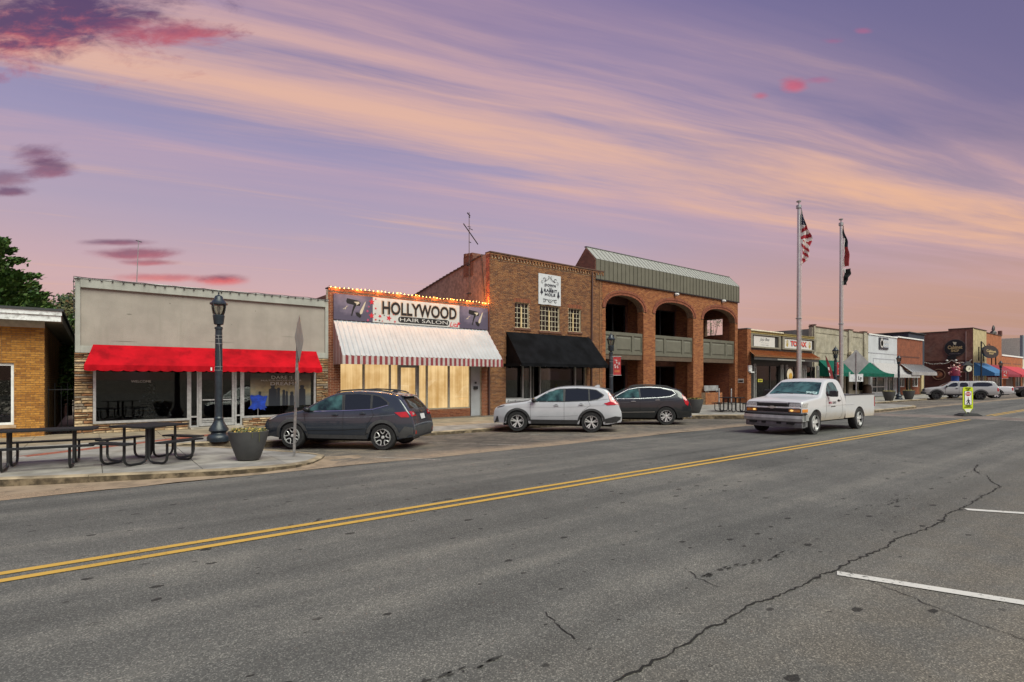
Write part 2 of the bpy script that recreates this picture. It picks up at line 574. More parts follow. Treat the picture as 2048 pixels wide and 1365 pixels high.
# == ground
def ground_material(name,kind):
 m=bpy.data.materials.new(name)
 m.use_nodes=True
 q=NT(m.node_tree)
 P=q.new('ShaderNodeTexCoord').outputs['Object']
 sp=q.new('ShaderNodeSeparateXYZ',{0:P})
 X,Y=sp.outputs[0],sp.outputs[1]
 big=q.noise(P,0.25,5,0.6)
 mid=q.noise(P,2.2,5,0.6)
 fine=q.noise(P,55,3,0.7)
 lane=q.noise(q.xyz(q.m('MULTIPLY',X,0.06),q.m('MULTIPLY',Y,1.6),0),1.0,4)
 vor=q.new('ShaderNodeTexVoronoi',{'Scale':130.0,'Randomness':1.0},voronoi_dimensions='2D');q.link(P,vor.inputs['Vector'])
 agg=q.new('ShaderNodeSeparateColor',{0:vor.outputs['Color']}).outputs[0]
 if kind=='road':
  c=q.ramp(q.m('ADD',q.m('MULTIPLY',big,0.5),q.m('MULTIPLY',lane,0.5)),[(0.36,(0.066,0.066,0.063,1)),(0.5,(0.108,0.106,0.100,1)),(0.62,(0.165,0.157,0.142,1))])
  c=q.mix(q.ss(mid,0.35,0.75,0,0.35),c,(0.072,0.071,0.070,1))
  # brownish worn band towards the near parking stalls
  c=q.mix(q.m('MULTIPLY',q.ss(Y,3.4,0.5),q.ss(mid,0.3,0.65,0.25,0.75)),c,(0.145,0.126,0.102,1))
 else:
  dust=q.m('ADD',q.m('MULTIPLY',mid,0.5),q.m('MULTIPLY',big,0.5))
  c=q.ramp(dust,[(0.38,(0.060,0.055,0.050,1)),(0.5,(0.125,0.108,0.092,1)),(0.62,(0.20,0.162,0.128,1))])
  edge=q.m('MULTIPLY',q.ss(Y,12.6,11.3),q.ss(mid,0.25,0.6,0.3,0.9))
  c=q.mix(edge,c,(0.30,0.225,0.16,1))
  gut=q.m('MULTIPLY',q.ss(q.m('SUBTRACT',Y,q.m('MULTIPLY',X,-0.42)),13.2,12.2),q.ss(X,5.0,4.0))
  c=q.mix(q.m('MULTIPLY',gut,0.75),c,(0.30,0.215,0.145,1))
 c=q.mix(q.ss(agg,0.74,0.97,0,0.7),c,q.mix(1.0,c,(2.6,2.55,2.45,1),'MULTIPLY'))
 c=q.mix(q.ss(agg,0.32,0.04,0,0.65),c,q.mix(1.0,c,(0.4,0.4,0.4,1),'MULTIPLY'))
 # oil drips: sparse, flattened dark spots
 v2=q.new('ShaderNodeTexVoronoi',{'Scale':3.6,'Randomness':1.0},voronoi_dimensions='2D')
 q.link(q.xyz(q.m('MULTIPLY',X,0.6),Y,0),v2.inputs['Vector'])
 r2=q.new('ShaderNodeSeparateColor',{0:v2.outputs['Color']})
 rad=q.m('MULTIPLY',q.m('MULTIPLY',r2.outputs[0],r2.outputs[0]),0.13)
 wobble=q.m('ADD',v2.outputs['Distance'],q.m('MULTIPLY',q.m('SUBTRACT',q.noise(P,24,3),0.5),0.16))
 spot=q.m('MULTIPLY',q.ss(q.m('SUBTRACT',wobble,rad),0.006,-0.006),q.ss(r2.outputs[1],0.28,0.34))
 lanes=q.ss(q.noise(q.xyz(q.m('MULTIPLY',X,0.12),q.m('MULTIPLY',Y,0.55),4.0),1.0,3),0.36,0.5)
 c=q.mix(q.m('MULTIPLY',q.m('MULTIPLY',spot,lanes),0.85),c,(0.012,0.011,0.010,1))
 rg=q.m('ADD',0.72,q.m('MULTIPLY',mid,0.2))
 b=q.new('ShaderNodeBsdfPrincipled',{'Base Color':c,'Roughness':rg,'Specular IOR Level':0.35})
 h=q.m('ADD',q.m('MULTIPLY',agg,0.6),q.m('MULTIPLY',fine,0.6))
 bp=q.new('ShaderNodeBump',{'Strength':0.8,'Distance':0.012,'Height':h})
 q.link(bp.outputs[0],b.inputs['Normal'])
 o=q.new('ShaderNodeOutputMaterial')
 m.node_tree.links.new(b.outputs[0],o.inputs[0])
 return m
M_road=ground_material('asphalt','road')
M_bay=ground_material('dusty_asphalt','bay')
M_earth=mat('earth',(0.16,0.13,0.09),0.95,0,0.3,0.4)
g=MB()
g.quad((-3000,-3000,-0.6),(3000,-3000,-0.6),(3000,3000,-0.6),(-3000,3000,-0.6))
g.build('ground',M_earth,kind='structure')
def strip(name,m,ys,x0,x1,dzz=0.0):
 b=MB()
 for a,c in zip(ys,ys[1:]):
  b.quad((x0,a,zroad(a)+dzz),(x1,a,zroad(a)+dzz),(x1,c,zroad(c)+dzz),(x0,c,zroad(c)+dzz))
 return b.build(name,m,kind='structure')
EDGE=11.2
strip('road',M_road,[-40,-3,7,9,EDGE],-120,600)
bay=MB()
for i in range(240):
 xa,xb=-40+i*1.0,-39+i*1.0
 ya=EDGE+0.05*sin(xa*1.7)+0.06*sin(xa*0.43+1);yb=EDGE+0.05*sin(xb*1.7)+0.06*sin(xb*0.43+1)
 for a,c in(((ya),14.0),(14.0,18.0)):
  a2=yb if a==ya else a
  bay.quad((xa,a,zroad(a)+0.004),(xb,a2,zroad(a2)+0.004),(xb,c,zroad(c)+0.004),(xa,c,zroad(c)+0.004))
bay.build('parking_lane',M_bay,kind='structure')
strip('road_beyond',M_bay,[EDGE,14,18],200,600)
# markings
def marking_mat(name,col,wear):
 m=bpy.data.materials.new(name)
 m.use_nodes=True
 q=NT(m.node_tree)
 P=q.new('ShaderNodeTexCoord').outputs['Object']
 n=q.noise(P,26,5,0.7);n2=q.noise(P,1.2,4)
 c=q.mix(q.ss(n2,0.35,0.7,0,0.35),col,tuple(v_*0.7 for v_ in col[:3])+(1,))
 a=q.m('SUBTRACT',1.0,q.m('MULTIPLY',q.ss(q.m('ADD',n,q.m('MULTIPLY',n2,0.25)),wear,wear+0.08),0.9))
 b=q.new('ShaderNodeBsdfPrincipled',{'Base Color':c,'Roughness':0.7,'Alpha':a})
 o=q.new('ShaderNodeOutputMaterial')
 m.node_tree.links.new(b.outputs[0],o.inputs[0])
 return m
M_yel=marking_mat('yellow_line_paint',(0.50,0.30,0.055,1),0.74)
M_wl=marking_mat('white_line_paint',(0.55,0.53,0.50,1),0.70)
M_wl2=marking_mat('worn_line_paint',(0.42,0.39,0.35,1),0.58)
def ribbon(name,m,pts,w,dzz=0.008,kind='structure'):
 b=MB()
 out=[]
 for i,p in enumerate(pts):
  a=pts[max(i-1,0)];c=pts[min(i+1,len(pts)-1)]
  d=Vector((c[0]-a[0],c[1]-a[1]));d.normalize()
  ww=w[i]if isinstance(w,list)else w
  nx,ny=-d.y*ww/2,d.x*ww/2
  out.append(((p[0]+nx,p[1]+ny),(p[0]-nx,p[1]-ny)))
 for(a,b2),(c,d2)in zip(out,out[1:]):
  b.quad(*[(q[0],q[1],zroad(q[1])+dzz)for q in(a,b2,d2,c)])
 return b.build(name,m,kind=kind)
XW0,XW1=31.0,33.6
for yy in(6.42,6.66):
 ribbon('yellow_line',M_yel,[(x,yy)for x in range(-60,31,3)]+[(30.3,yy)],0.105)
 ribbon('yellow_line',M_yel,[(34.4,yy)]+[(x,yy)for x in range(37,300,4)],0.105)
for xx in(XW0,XW1):
 ribbon('crosswalk_line',M_wl2,[(xx,-2),(xx,3),(xx,7),(xx,11.1)],0.2)
pk=MB()
pk.quad((XW0+.1,-2,.004),(XW1-.1,-2,.004),(XW1-.1,7,.004),(XW0+.1,7,.004))
pk.quad((XW0+.1,7,.004),(XW1-.1,7,.004),(XW1-.1,11.1,zroad(11.1)+.004),(XW0+.1,11.1,zroad(11.1)+.004))
pk.build('crosswalk',mat('crosswalk_asphalt',(0.17,0.135,0.12),0.9,0,0.25,1.2,0.5,70),kind='structure')
for p,q_ in(((1674,1148),(2070,1211)),((1932,1020),(2080,1030))):
 a,b=G(*p),G(*q_)
 ribbon('stall_line',M_wl,[a,((a[0]+b[0])/2,(a[1]+b[1])/2),b],0.115)
for p,q_ in(((858,886.5),(1066,892)),((968,868),(1252,873.3)),((740,915),(880,921)),((1270,858),(1420,862))):
 a,b=G(*p),G(*q_)
 ribbon('stall_line',M_wl2,[a,((a[0]+b[0])/2,(a[1]+b[1])/2),b],0.10,0.010)
# the long crack through the near lane, and its branches
M_crack=mat('crack',(0.010,0.009,0.008),0.95,0,0)
def crack(pts,w):
 g_=[G(*p)for p in pts]
 out=[]
 for a,b in zip(g_,g_[1:]):
  L=hypot(b[0]-a[0],b[1]-a[1]);m=max(2,int(L/0.045))
  for i in range(m):
   t=i/m
   out.append((a[0]+(b[0]-a[0])*t+random.uniform(-.018,.018),a[1]+(b[1]-a[1])*t+random.uniform(-.018,.018)))
 out.append(g_[-1])
 return out,[w*random.uniform(0.45,1.5)for _ in out]
for pts,w in(([(1225,1363),(1290,1335),(1370,1290),(1415,1258),(1440,1250),(1500,1212),(1530,1202),(1585,1182),(1645,1150),(1672,1140),(1705,1122),(1770,1098),(1790,1080),(1850,1060),(1888,1043),(1892,1030),(1930,1015),(1975,988),(2002,974),(1980,962),(1975,952)],0.016),([(1690,1142),(1745,1165),(1820,1195),(1900,1227),(1980,1258),(2060,1284)],0.008),([(1956,930),(1948,942),(1960,948)],0.02),([(1375,1142),(1395,1158),(1440,1175)],0.009),([(1090,1226),(1118,1252),(1150,1280)],0.009),([(1580,1085),(1640,1098)],0.007),([(860,1005),(905,998)],0.02)):
 P_,w_=crack(pts,w)
 ribbon('road_crack',M_crack,P_,w_,0.006)
M_scuff=mat('skid_mark',(0.03,0.029,0.027),0.9,0,0.2,30)
sc_=MB()
for(px,py,n,sp_)in((1450,1140,16,45),(1545,1115,18,40),(1760,1010,22,50),(1800,1000,12,25),(1935,950,14,30),(640,985,22,130),(930,1340,14,90),(620,1045,10,60)):
 for i in range(n):
  o_=random.uniform(-1,1);a=G(px+o_*sp_,py+random.uniform(-5,5)-o_*sp_*.28)
  L=random.uniform(0.008,0.05)
  p0=(a[0]-L,a[1]);ang=random.uniform(-.2,.2);w_=random.uniform(.004,.012)
  pts=[(a[0]+L*cos(q2),a[1]+w_*sin(q2)+ang*L*cos(q2))for q2 in[2*pi*r_/7 for r_ in range(7)]]
  sc_.add([(x,y,zroad(y)+0.007)for x,y in pts],[tuple(range(7))])
sc_.build('tar_specks',M_scuff,kind='stuff')
# -- pavement: outline, slabs, kerb stones
YF=21.7
front_px=[(-160,981),(0,975),(120,970.5),(230,966),(350,960.5),(460,955),(540,948),(590,940.5),(625,931),(643,921),(649,914)]
OUT=[G(x,y,-0.10)for x,y in front_px]
OUT=[(-9.0,OUT[0][1]+(OUT[0][0]+9.0)*0.30)]+OUT
nose=OUT[-1]
OUT+=[(nose[0]-0.12,nose[1]+0.42),(nose[0]-0.45,nose[1]+0.85),(2.3,15.7),(1.55,16.45),(1.9,16.8)]
OUT+=[(x,16.8)for x in(6,10,14,18,21.4)]
OUT+=[(22.6,16.5),(23.6,15.7),(24.6,14.3),(25.6,12.9),(26.6,12.0),(27.8,11.6),(31,11.5),(34,11.5),(38,11.5),(42,11.6),(43.6,12.2),(44.8,13.6),(46.0,15.4),(47.2,16.6),(48.5,16.8),(60,16.8),(75,16.8),(110,16.8),(250,16.8)]
POLY=OUT+[(250,YF+.3),(-9.0,YF+.3)]
def zwalk(x,y):
 base=-0.10+0.09*sm(16.8,21.5,y)
 bulb=max(1-sm(2.2,5.5,x),sm(21.5,25.5,x)*(1-sm(44,48,x)))
 return base+(0.045-base)*bulb
bed=MB()
vv,ff=cdt(POLY,1.6)
bed.add([(x,y,zwalk(x,y)-0.022)for x,y in vv],ff)
walk=bed.build('sidewalk',mat('joint_sand',(0.10,0.085,0.07),0.95,0,0.2,4),kind='structure')
def clip(poly,a,b,c):
 out=[]
 n=len(poly)
 for i in range(n):
  p,q_=poly[i],poly[(i+1)%n]
  dp,dq=a*p[0]+b*p[1]-c,a*q_[0]+b*q_[1]-c
  if dp<=0:out.append(p)
  if(dp<0)!=(dq<0)and dp!=dq and(dp<=0 or dq<=0):
   t=dp/(dp-dq)
   out.append((p[0]+(q_[0]-p[0])*t,p[1]+(q_[1]-p[1])*t))
 return out
def inset_outline(P_,d):
 out=[]
 for i,p in enumerate(P_):
  a=P_[max(i-1,0)];c=P_[min(i+1,len(P_)-1)]
  t=Vector((c[0]-a[0],c[1]-a[1])).normalized()
  out.append((p[0]-t.y*d,p[1]+t.x*d))
 return out
INN=inset_outline(OUT,0.16)
SLABP=INN+[(250,YF+.3),(-9.0,YF+.3)]
slab_mats=[mat('slab_concrete_%s'%n_,c_,0.9,0,0.2,1.8,0.3,60,dirt=d_,dscale=0.8,damt=0.55)for n_,c_,d_ in(('grey',(0.25,0.235,0.22),(0.15,0.125,0.10,1)),('pale',(0.29,0.27,0.245),(0.18,0.15,0.115,1)),('tan',(0.28,0.225,0.16),(0.17,0.13,0.085,1)))]
far=MB()
def slab(cell,x,y):
 poly=cell
 n=len(poly)
 if n<3:return
 area=abs(sum(poly[i][0]*poly[(i+1)%n][1]-poly[(i+1)%n][0]*poly[i][1]for i in range(n)))/2
 if area<0.03:return
 mi=2 if y>17.0 and x<24 else(0 if random.random()<.6 else 1)
 dzz=random.uniform(-0.003,0.003)
 b=far if x>48 else MB()
 top=[(p[0],p[1],zwalk(p[0],p[1])+dzz)for p in poly]
 bot=[(p[0],p[1],z-0.09)for p,(_,_,z)in zip(poly,top)]
 b.add(top+bot,[tuple(range(n))]+[(i,i+n,(i+1)%n+n,(i+1)%n)for i in range(n)])
 if b is not far:
  b.build('slab',slab_mats[mi],walk)
xs=[-9.0+1.52*i for i in range(60)]
ys=[9.2+1.56*i for i in range(9)]
for x in xs:
 for y in ys:
  c=SLABP
  for a in((-1,0,-x-.006),(1,0,x+1.514),(0,-1,-y-.006),(0,1,y+1.554)):
   c=clip(c,*a)
   if len(c)<3:break
  # drop degenerate repeats
  cc=[]
  for p in c:
   if not cc or hypot(p[0]-cc[-1][0],p[1]-cc[-1][1])>0.004:cc.append(p)
  if len(cc)>=3:slab(cc,x,y)
far.quad((82,16.96,-.097),(250,16.96,-.097),(250,22,0),(82,22,0))
far.build('far_slabs',slab_mats[1],walk,kind='stuff')
# kerb stones along the outline
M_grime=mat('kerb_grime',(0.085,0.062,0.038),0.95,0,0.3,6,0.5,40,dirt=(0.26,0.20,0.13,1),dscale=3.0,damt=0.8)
M_kerb=mat('kerb_concrete',(0.33,0.26,0.175),0.92,0,0.22,2.5,0.5,40,dirt=(0.07,0.055,0.035,1),dscale=1.6,damt=0.65)
kerb=None
acc=0.0
run=[OUT[0]]
runs=[]
for a,b in zip(OUT,OUT[1:]):
 L=hypot(b[0]-a[0],b[1]-a[1]);m=max(1,int(L/0.3))if a[0]<60 else 1
 for i in range(1,m+1):
  p=(a[0]+(b[0]-a[0])*i/m,a[1]+(b[1]-a[1])*i/m)
  run.append(p);acc+=L/m
  if acc>3.0:
   runs.append(run);run=[p];acc=0
if len(run)>1:runs.append(run)
kroot=None
for rn in runs:
 inn=inset_outline(rn,0.15)
 b=MB()
 n=len(rn)
 sl=0.012
 for i in range(n):
  (ox,oy),(ix,iy)=rn[i],inn[i]
  if i==0:ox+=(rn[1][0]-ox)*.02;oy+=(rn[1][1]-oy)*.02
  zt=zwalk(ix,iy)+0.012
  mx,my=ox+(ix-ox)*.14,oy+(iy-oy)*.14
  b.v+=[(ox-(ix-ox)*.12,oy-(iy-oy)*.12,-0.5),(ox,oy,zt-0.028),(mx,my,zt-.006),(ox+(ix-ox)*.3,oy+(iy-oy)*.3,zt),(ix,iy,zt),(ix,iy,-0.5)]
 for i in range(n-1):
  for q_ in range(5):
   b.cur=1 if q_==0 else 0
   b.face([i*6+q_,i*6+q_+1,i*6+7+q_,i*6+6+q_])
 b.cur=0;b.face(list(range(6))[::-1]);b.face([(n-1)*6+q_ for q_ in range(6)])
 if kroot is None:
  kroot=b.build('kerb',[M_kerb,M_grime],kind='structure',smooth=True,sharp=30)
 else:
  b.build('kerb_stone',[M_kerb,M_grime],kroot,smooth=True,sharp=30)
# red paver band across the corner pavement
pv=thing('paver_band','band of red brick pavers crossing the pavement before the red awning shop','pavers',(1.2,18,0.045))
A_,B_=Vector((-1.2,16.0)),Vector((3.6,19.4))
dr=(B_-A_).normalized();nr=Vector((-dr.y,dr.x))
M_pav=mat('red_paver',(0.30,0.09,0.055),0.85,0,0.2,12,0.3,60)
M_pav2=mat('dull_paver',(0.24,0.085,0.06),0.9,0,0.2,12,0.3,60)
for r_ in range(3):
 for i in range(28):
  c=A_+dr*(0.105+i*0.213+(r_%2)*0.1)+nr*(0.11*r_)
  z=zwalk(c.x,c.y)
  b=MB();b.obox(c,dr,nr,0.101,0.05,z-.03,z+0.007+random.uniform(0,.003))
  b.build('paver',random.choice((M_pav,M_pav,M_pav2)),pv)
# sandy silt washed against the kerb (thin uneven deposit)
M_silt=mat('silt',(0.30,0.22,0.15),0.95,0,0.25,3.0,0.6,50,dirt=(0.20,0.15,0.11,1),dscale=3,damt=0.6)
b=MB()
prev=None
for i in range(0,90):
 x=-6+i*0.125
 yk=None
 for p,q_ in zip(OUT,OUT[1:]):
  if p[0]<=x<q_[0]and p[1]<15:
   yk=p[1]+(q_[1]-p[1])*(x-p[0])/(q_[0]-p[0])
 if yk is None:
  yk=nose[1]-(x-nose[0])*.35
  if x>5.4:break
 wd=max(0.02,min(yk-EDGE,1.0)*(0.85+0.15*sin(x*3)))
 if x>nose[0]:wd*=max(0.05,(5.4-x)/1.0)
 cur=[(x,yk+0.02,zroad(yk)+0.035),(x,yk-wd*.5,zroad(yk)+0.016+.004*sin(x*5)),(x,yk-wd,zroad(yk-wd)+0.0045)]
 if prev:
  b.quad(prev[0],prev[1],cur[1],cur[0]);b.quad(prev[1],prev[2],cur[2],cur[1])
 prev=cur
b.build('silt',M_silt,kind='stuff',smooth=True)
# == brick materials
def rampc(*cs):
 n=len(cs)
 return[(i/(n-1),(*c,1))for i,c in enumerate(cs)]
M_br_ochre=mat('ochre_brick',W,0.85,0,0.15,18,0.3,90,stops=rampc((.26,.105,.018),(.36,.155,.026),(.44,.205,.04),(.31,.135,.024)))
M_br_salon=mat('red_brick',W,0.85,0,0.2,18,0.3,90,stops=rampc((.15,.045,.024),(.21,.066,.03),(.26,.085,.036),(.18,.055,.027)))
M_br_tan=mat('tan_brick',W,0.85,0,0.2,18,0.3,90,stops=rampc((.10,.038,.018),(.15,.058,.023),(.20,.080,.030),(.25,.110,.040),(.13,.048,.021)))
M_br_arch=mat('orange_brick',W,0.85,0,0.2,18,0.3,90,stops=rampc((.19,.060,.025),(.26,.086,.032),(.31,.112,.038),(.36,.145,.055),(.22,.07,.027)))
M_br_side=mat('old_red_brick',W,0.9,0,0.3,3,0.3,90,stops=rampc((.20,.048,.038),(.26,.065,.048),(.29,.085,.06),(.22,.058,.048)),dirt=(0.06,0.045,0.042,1),dscale=0.7,damt=0.6)
M_mortar=mat('mortar',(0.42,0.31,0.19),0.95,0,0.2,10)
M_mortar_p=mat('pale_mortar',(0.66,0.56,0.39),0.95,0,0.2,10)
M_mortar_d=mat('dark_mortar',(0.20,0.13,0.08),0.95,0,0.2,10)
def brick_tex(name,c1,c2,mo,painted=False,rough=0.9,dirt=None,damt=.5,bl=0.213,bh=0.0677):
 m=bpy.data.materials.new(name);m.use_nodes=True
 q=NT(m.node_tree)
 P=q.new('ShaderNodeTexCoord').outputs['Object']
 sp=q.new('ShaderNodeSeparateXYZ',{0:P})
 v_=q.xyz(q.m('ADD',sp.outputs[0],sp.outputs[1]),sp.outputs[2],0)
 t=q.new('ShaderNodeTexBrick',{'Color1':c1,'Color2':c2,'Mortar':mo,'Scale':1.0,'Mortar Size':0.006,'Brick Width':bl,'Row Height':bh,'Mortar Smooth':0.2})
 q.link(v_,t.inputs['Vector'])
 c=t.outputs['Color']
 n=q.noise(P,1.3,6,0.65)
 c=q.mix(1.0,c,q.mix(q.ss(n,.3,.7),(.72,.72,.72,1),(1.15,1.15,1.15,1)),'MULTIPLY')
 if dirt:
  c=q.mix(q.m('MULTIPLY',q.ss(q.noise(P,0.7,6,.7),.45,.7),damt),c,dirt)
 b=q.new('ShaderNodeBsdfPrincipled',{'Base Color':c,'Roughness':rough})
 bp=q.new('ShaderNodeBump',{'Strength':0.7,'Distance':0.01,'Height':t.outputs['Fac']});bp.invert=True
 q.link(bp.outputs[0],b.inputs['Normal'])
 o=q.new('ShaderNodeOutputMaterial');m.node_tree.links.new(b.outputs[0],o.inputs[0])
 return m
M_bt_ochre=brick_tex('ochre_brickwork',(.30,.14,.035,1),(.40,.19,.05,1),(.12,.06,.02,1))
M_bt_dark=brick_tex('dark_red_brickwork',(.15,.05,.035,1),(.22,.08,.05,1),(.22,.16,.12,1))
M_bt_cream=brick_tex('cream_painted_brickwork',(.36,.325,.25,1),(.40,.36,.285,1),(.26,.225,.165,1),dirt=(.24,.20,.13,1))
M_bt_red=brick_tex('rust_brickwork',(.20,.055,.025,1),(.26,.075,.032,1),(.14,.05,.03,1))
M_bt_brown=brick_tex('brown_brickwork',(.16,.07,.052,1),(.22,.095,.068,1),(.16,.09,.068,1),dirt=(.27,.18,.15,1),damt=.45)
M_bt_maroon=brick_tex('maroon_painted_brickwork',(.085,.026,.019,1),(.098,.03,.022,1),(.07,.022,.017,1))
M_bt_yel=brick_tex('yellow_painted_brickwork',(.46,.37,.20,1),(.49,.40,.23,1),(.40,.32,.17,1),dirt=(.42,.33,.18,1),damt=.3)
M_bt_orange=brick_tex('bright_orange_brickwork',(.33,.10,.035,1),(.40,.13,.045,1),(.30,.15,.09,1))
def shell(root,x0,x1,y0,y1,z1,m,z0=-0.15,name='wall',roofdrop=0.35,t=0.2,roofm=None):
 """Side and back walls, flat roof and floor behind a facade."""
 b=MB();b.box(x0,x0+t,y0,y1,z0,z1);b.build(name,m,root)
 b=MB();b.box(x1-t,x1,y0,y1,z0,z1);b.build(name,m,root)
 b=MB();b.box(x0+t+.002,x1-t-.002,y1-t,y1,z0,z1);b.build(name,m,root)
 b=MB();b.box(x0+t+.002,x1-t-.002,y0,y1-t-.002,z1-roofdrop-.2,z1-roofdrop);b.build('roof',roofm or mat('roof_felt',(.05,.05,.05),.9),root)
 b=MB();b.box(x0+t+.002,x1-t-.002,y0+.25,y1-t-.002,z0,0.02);b.build('floor',M_room,root)
def window(root,x0,x1,z0,z1,Y,fr=0.05,fm=None,pm=None,muls=(),bars=(),dep=0.10,name='window',proud=0.0,barw=None):
 """Frame (with mullions at x in muls, bars at z in bars) and pane."""
 b=MB()
 y0,y1=Y-proud,Y-proud+dep
 b.box(x0,x0+fr,y0,y1,z0,z1);b.box(x1-fr,x1,y0,y1,z0,z1)
 b.box(x0+fr,x1-fr,y0,y1,z0,z0+fr);b.box(x0+fr,x1-fr,y0,y1,z1-fr,z1)
 w=barw or fr
 for xm in muls:b.box(xm-w/2,xm+w/2,y0+.004,y1-.004,z0+fr,z1-fr)
 for zm in bars:b.box(x0+fr,x1-fr,y0+.008,y1-.008,zm-w/2,zm+w/2)
 f=b.build(name,fm or M_alu,root)
 g_=MB();g_.box(x0+fr*.6,x1-fr*.6,y0+dep*.55,y0+dep*.55+.008,z0+fr*.6,z1-fr*.6)
 g_.build('pane',pm or M_glass,f)
 return f
# == 1  ochre brick building with a white fascia
XO=FX(88.5,YF)
B=thing('brick_building','ochre brick building with white fascia at the left edge','building',(XO-3,YF,0))
xw=FX(28,YF);zw1=FZ(28,727,YF);zw0=FZ(28,850,YF)
ztop=3.42
b=MB();holed(b,-11,XO,YF,YF+.22,-.15,ztop,[(-3.3,xw,zw0,zw1)]);b.build('wall',M_mortar_d,B)
b=MB();b.box(XO-.22,XO,YF+.222,48,-.15,ztop);b.build('side_wall',M_bt_ochre,B)
hs=[rect_hole(-3.3,xw,zw0,zw1)]
b=MB();brick_rows(b,-11,-2.16,0.02,ztop,facade(YF),hs);b.build('brickwork',M_br_ochre,B,kind='stuff')
# the bricks in view, one by one
tmp=MB();brick_rows(tmp,-2.15,XO+.01,0.02,ztop,facade(YF),hs)
pal=[mat('ochre_brick_%s'%n_,c_,0.85,0,0.15,18,0.3,90)for n_,c_ in(('amber',(.37,.16,.026)),('gold',(.43,.20,.038)),('toffee',(.28,.115,.02)),('honey',(.39,.175,.03)))]
for i in range(len(tmp.v)//8):
 b=MB();o=tmp.v[i*8:i*8+8]
 b.add(o,[(4,5,6,7),(0,1,5,4),(1,2,6,5),(2,3,7,6),(3,0,4,7)])
 b.build('brick',random.choice(pal),B)
window(B,-3.3,xw,zw0,zw1,YF+.05,0.07,M_white,None)
b=MB();b.box(-3.35,xw+.05,YF-.06,YF+.05,zw0-.09,zw0-.002);b.build('sill',mat('tan_sill',(.40,.28,.18),.8),B)
fz0,fz1=FZ(60,641,21.1),FZ(60,620,21.1)
xr_=FX(122,21.1)
M_peel=mat('peeling_white_paint',(0.74,0.75,0.76),.6,0,.06,4,.15,40,dirt=(.28,.27,.26,1),dscale=9,damt=.8)
b=MB();b.box(-12,xr_,21.1,21.16,fz0,fz0+(fz1-fz0)*.58);b.build('fascia',M_peel,B)
b=MB();b.box(-12,xr_+.02,21.06,21.12,fz0+(fz1-fz0)*.585,fz1);b.build('fascia',M_peel,B)
b=MB();b.box(-12,xr_-.002,21.162,48,fz0+.03,fz1-.03);b.build('soffit',mat('soffit_board',(.33,.29,.23),.8),B)
b=MB();b.box(-12.1,xr_+.06,21.02,48,fz1+.002,fz1+.07);b.build('roof',mat('roof_edge',(.035,.036,.04),.7),B)
b=MB();b.box(-11,XO+.01,YF-.02,YF+.1,ztop-.1,fz0+.05);b.build('frieze_board',mat('frieze_paint',(.42,.37,.30),.7),B)
# iron gate in the alley
XC0=FX(150,YF)
gt=thing('alley_gate','dark iron gate closing the narrow alley beside the ochre brick wall','gate',((XO+XC0)/2,YF+.9,0))
for i in range(5):
 x=XO+.05+(XC0-XO-.1)*i/4
 b=MB();b.tube([(x,YF+.9,.03),(x,YF+.9,1.55+.1*(i%2))],.012,6);b.build('bar',M_black,gt)
for z in(.2,1.42):
 b=MB();b.box(XO+.03,XC0-.03,YF+.88,YF+.92,z,z+.03);b.build('rail',M_black,gt)
# == 2  cream stucco shop with red awning
XC1=FX(656,YF)
B=thing('stucco_shop','cream stucco shop with stone veneer and red awning','building',((XC0+XC1)/2,YF,0))
M_stucco=mat('cream_stucco',(0.325,0.288,0.255),0.92,0,0.08,1.2,0.55,45,dirt=(0.265,0.238,0.208,1),dscale=.9,damt=.6,streak=((.24,.22,.185,1),.35))
M_trim=mat('cream_trim',(0.34,0.34,0.31),0.85,0,0.08,2,0.3,50,streak=((.22,.215,.19,1),.5))
zt,zb=4.92,2.60
zh=2.36
DX=[FX(p,YF)for p in(186,379,397,470,483.5,490,631)]
zs=FZ(280,841,YF)
zfl=0.10
holes=[(DX[0],DX[1],zs,zh),(DX[1],DX[4],zfl,zh),(DX[4],DX[6],zs,zh)]
b=MB();holed(b,XC0,XC1,YF,YF+.25,-.2,zb,holes);b.build('wall',mat('grey_render',(.16,.13,.10),.95),B)
b=MB();b.box(XC0+.13,XC1-.13,YF-.0,YF+.25,zb+.22,zt-.27);b.build('stucco_panel',M_stucco,B)
b=MB()
b.box(XC0,XC0+.13,YF-.06,YF+.25,zb,zt);b.box(XC1-.13,XC1-.004,YF-.06,YF+.25,zb,zt)
b.box(XC0+.13,XC1-.13,YF-.06,YF+.25,zb,zb+.22);b.box(XC0+.13,XC1-.13,YF-.09,YF+.25,zt-.27,zt)
b.build('trim',M_trim,B,bevel=.008)
b=MB();b.box(XC0-.02,XC1-.006,YF-.11,YF+.3,zt+.002,zt+.035);b.build('coping',mat('metal_coping',(.55,.55,.54),.5,.3),B)
shell(B,XC0,XC1-.004,YF+.252,38,4.6,mat('render_side',(.2,.19,.17),.9))
for i_,(u_,v_,w_,h_)in enumerate(((1.3,3.9,.16,.02),(3.6,3.1,.9,.012),(5.2,4.3,.03,.03),(6.1,3.4,.5,.010),(2.5,4.35,.04,.03),(4.4,3.75,.03,.025),(.9,3.0,.7,.012),(6.8,4.1,.03,.03))):
 b=MB();x_=XC0+u_;b.prism([(x_,v_),(x_+w_*.5,v_-h_*.6),(x_+w_,v_+h_*.2),(x_+w_*.6,v_+h_)],'y',YF-.004,YF-.001);b.build('wall_chip',mat('stucco_chip',(.17,.155,.13),.95),B)
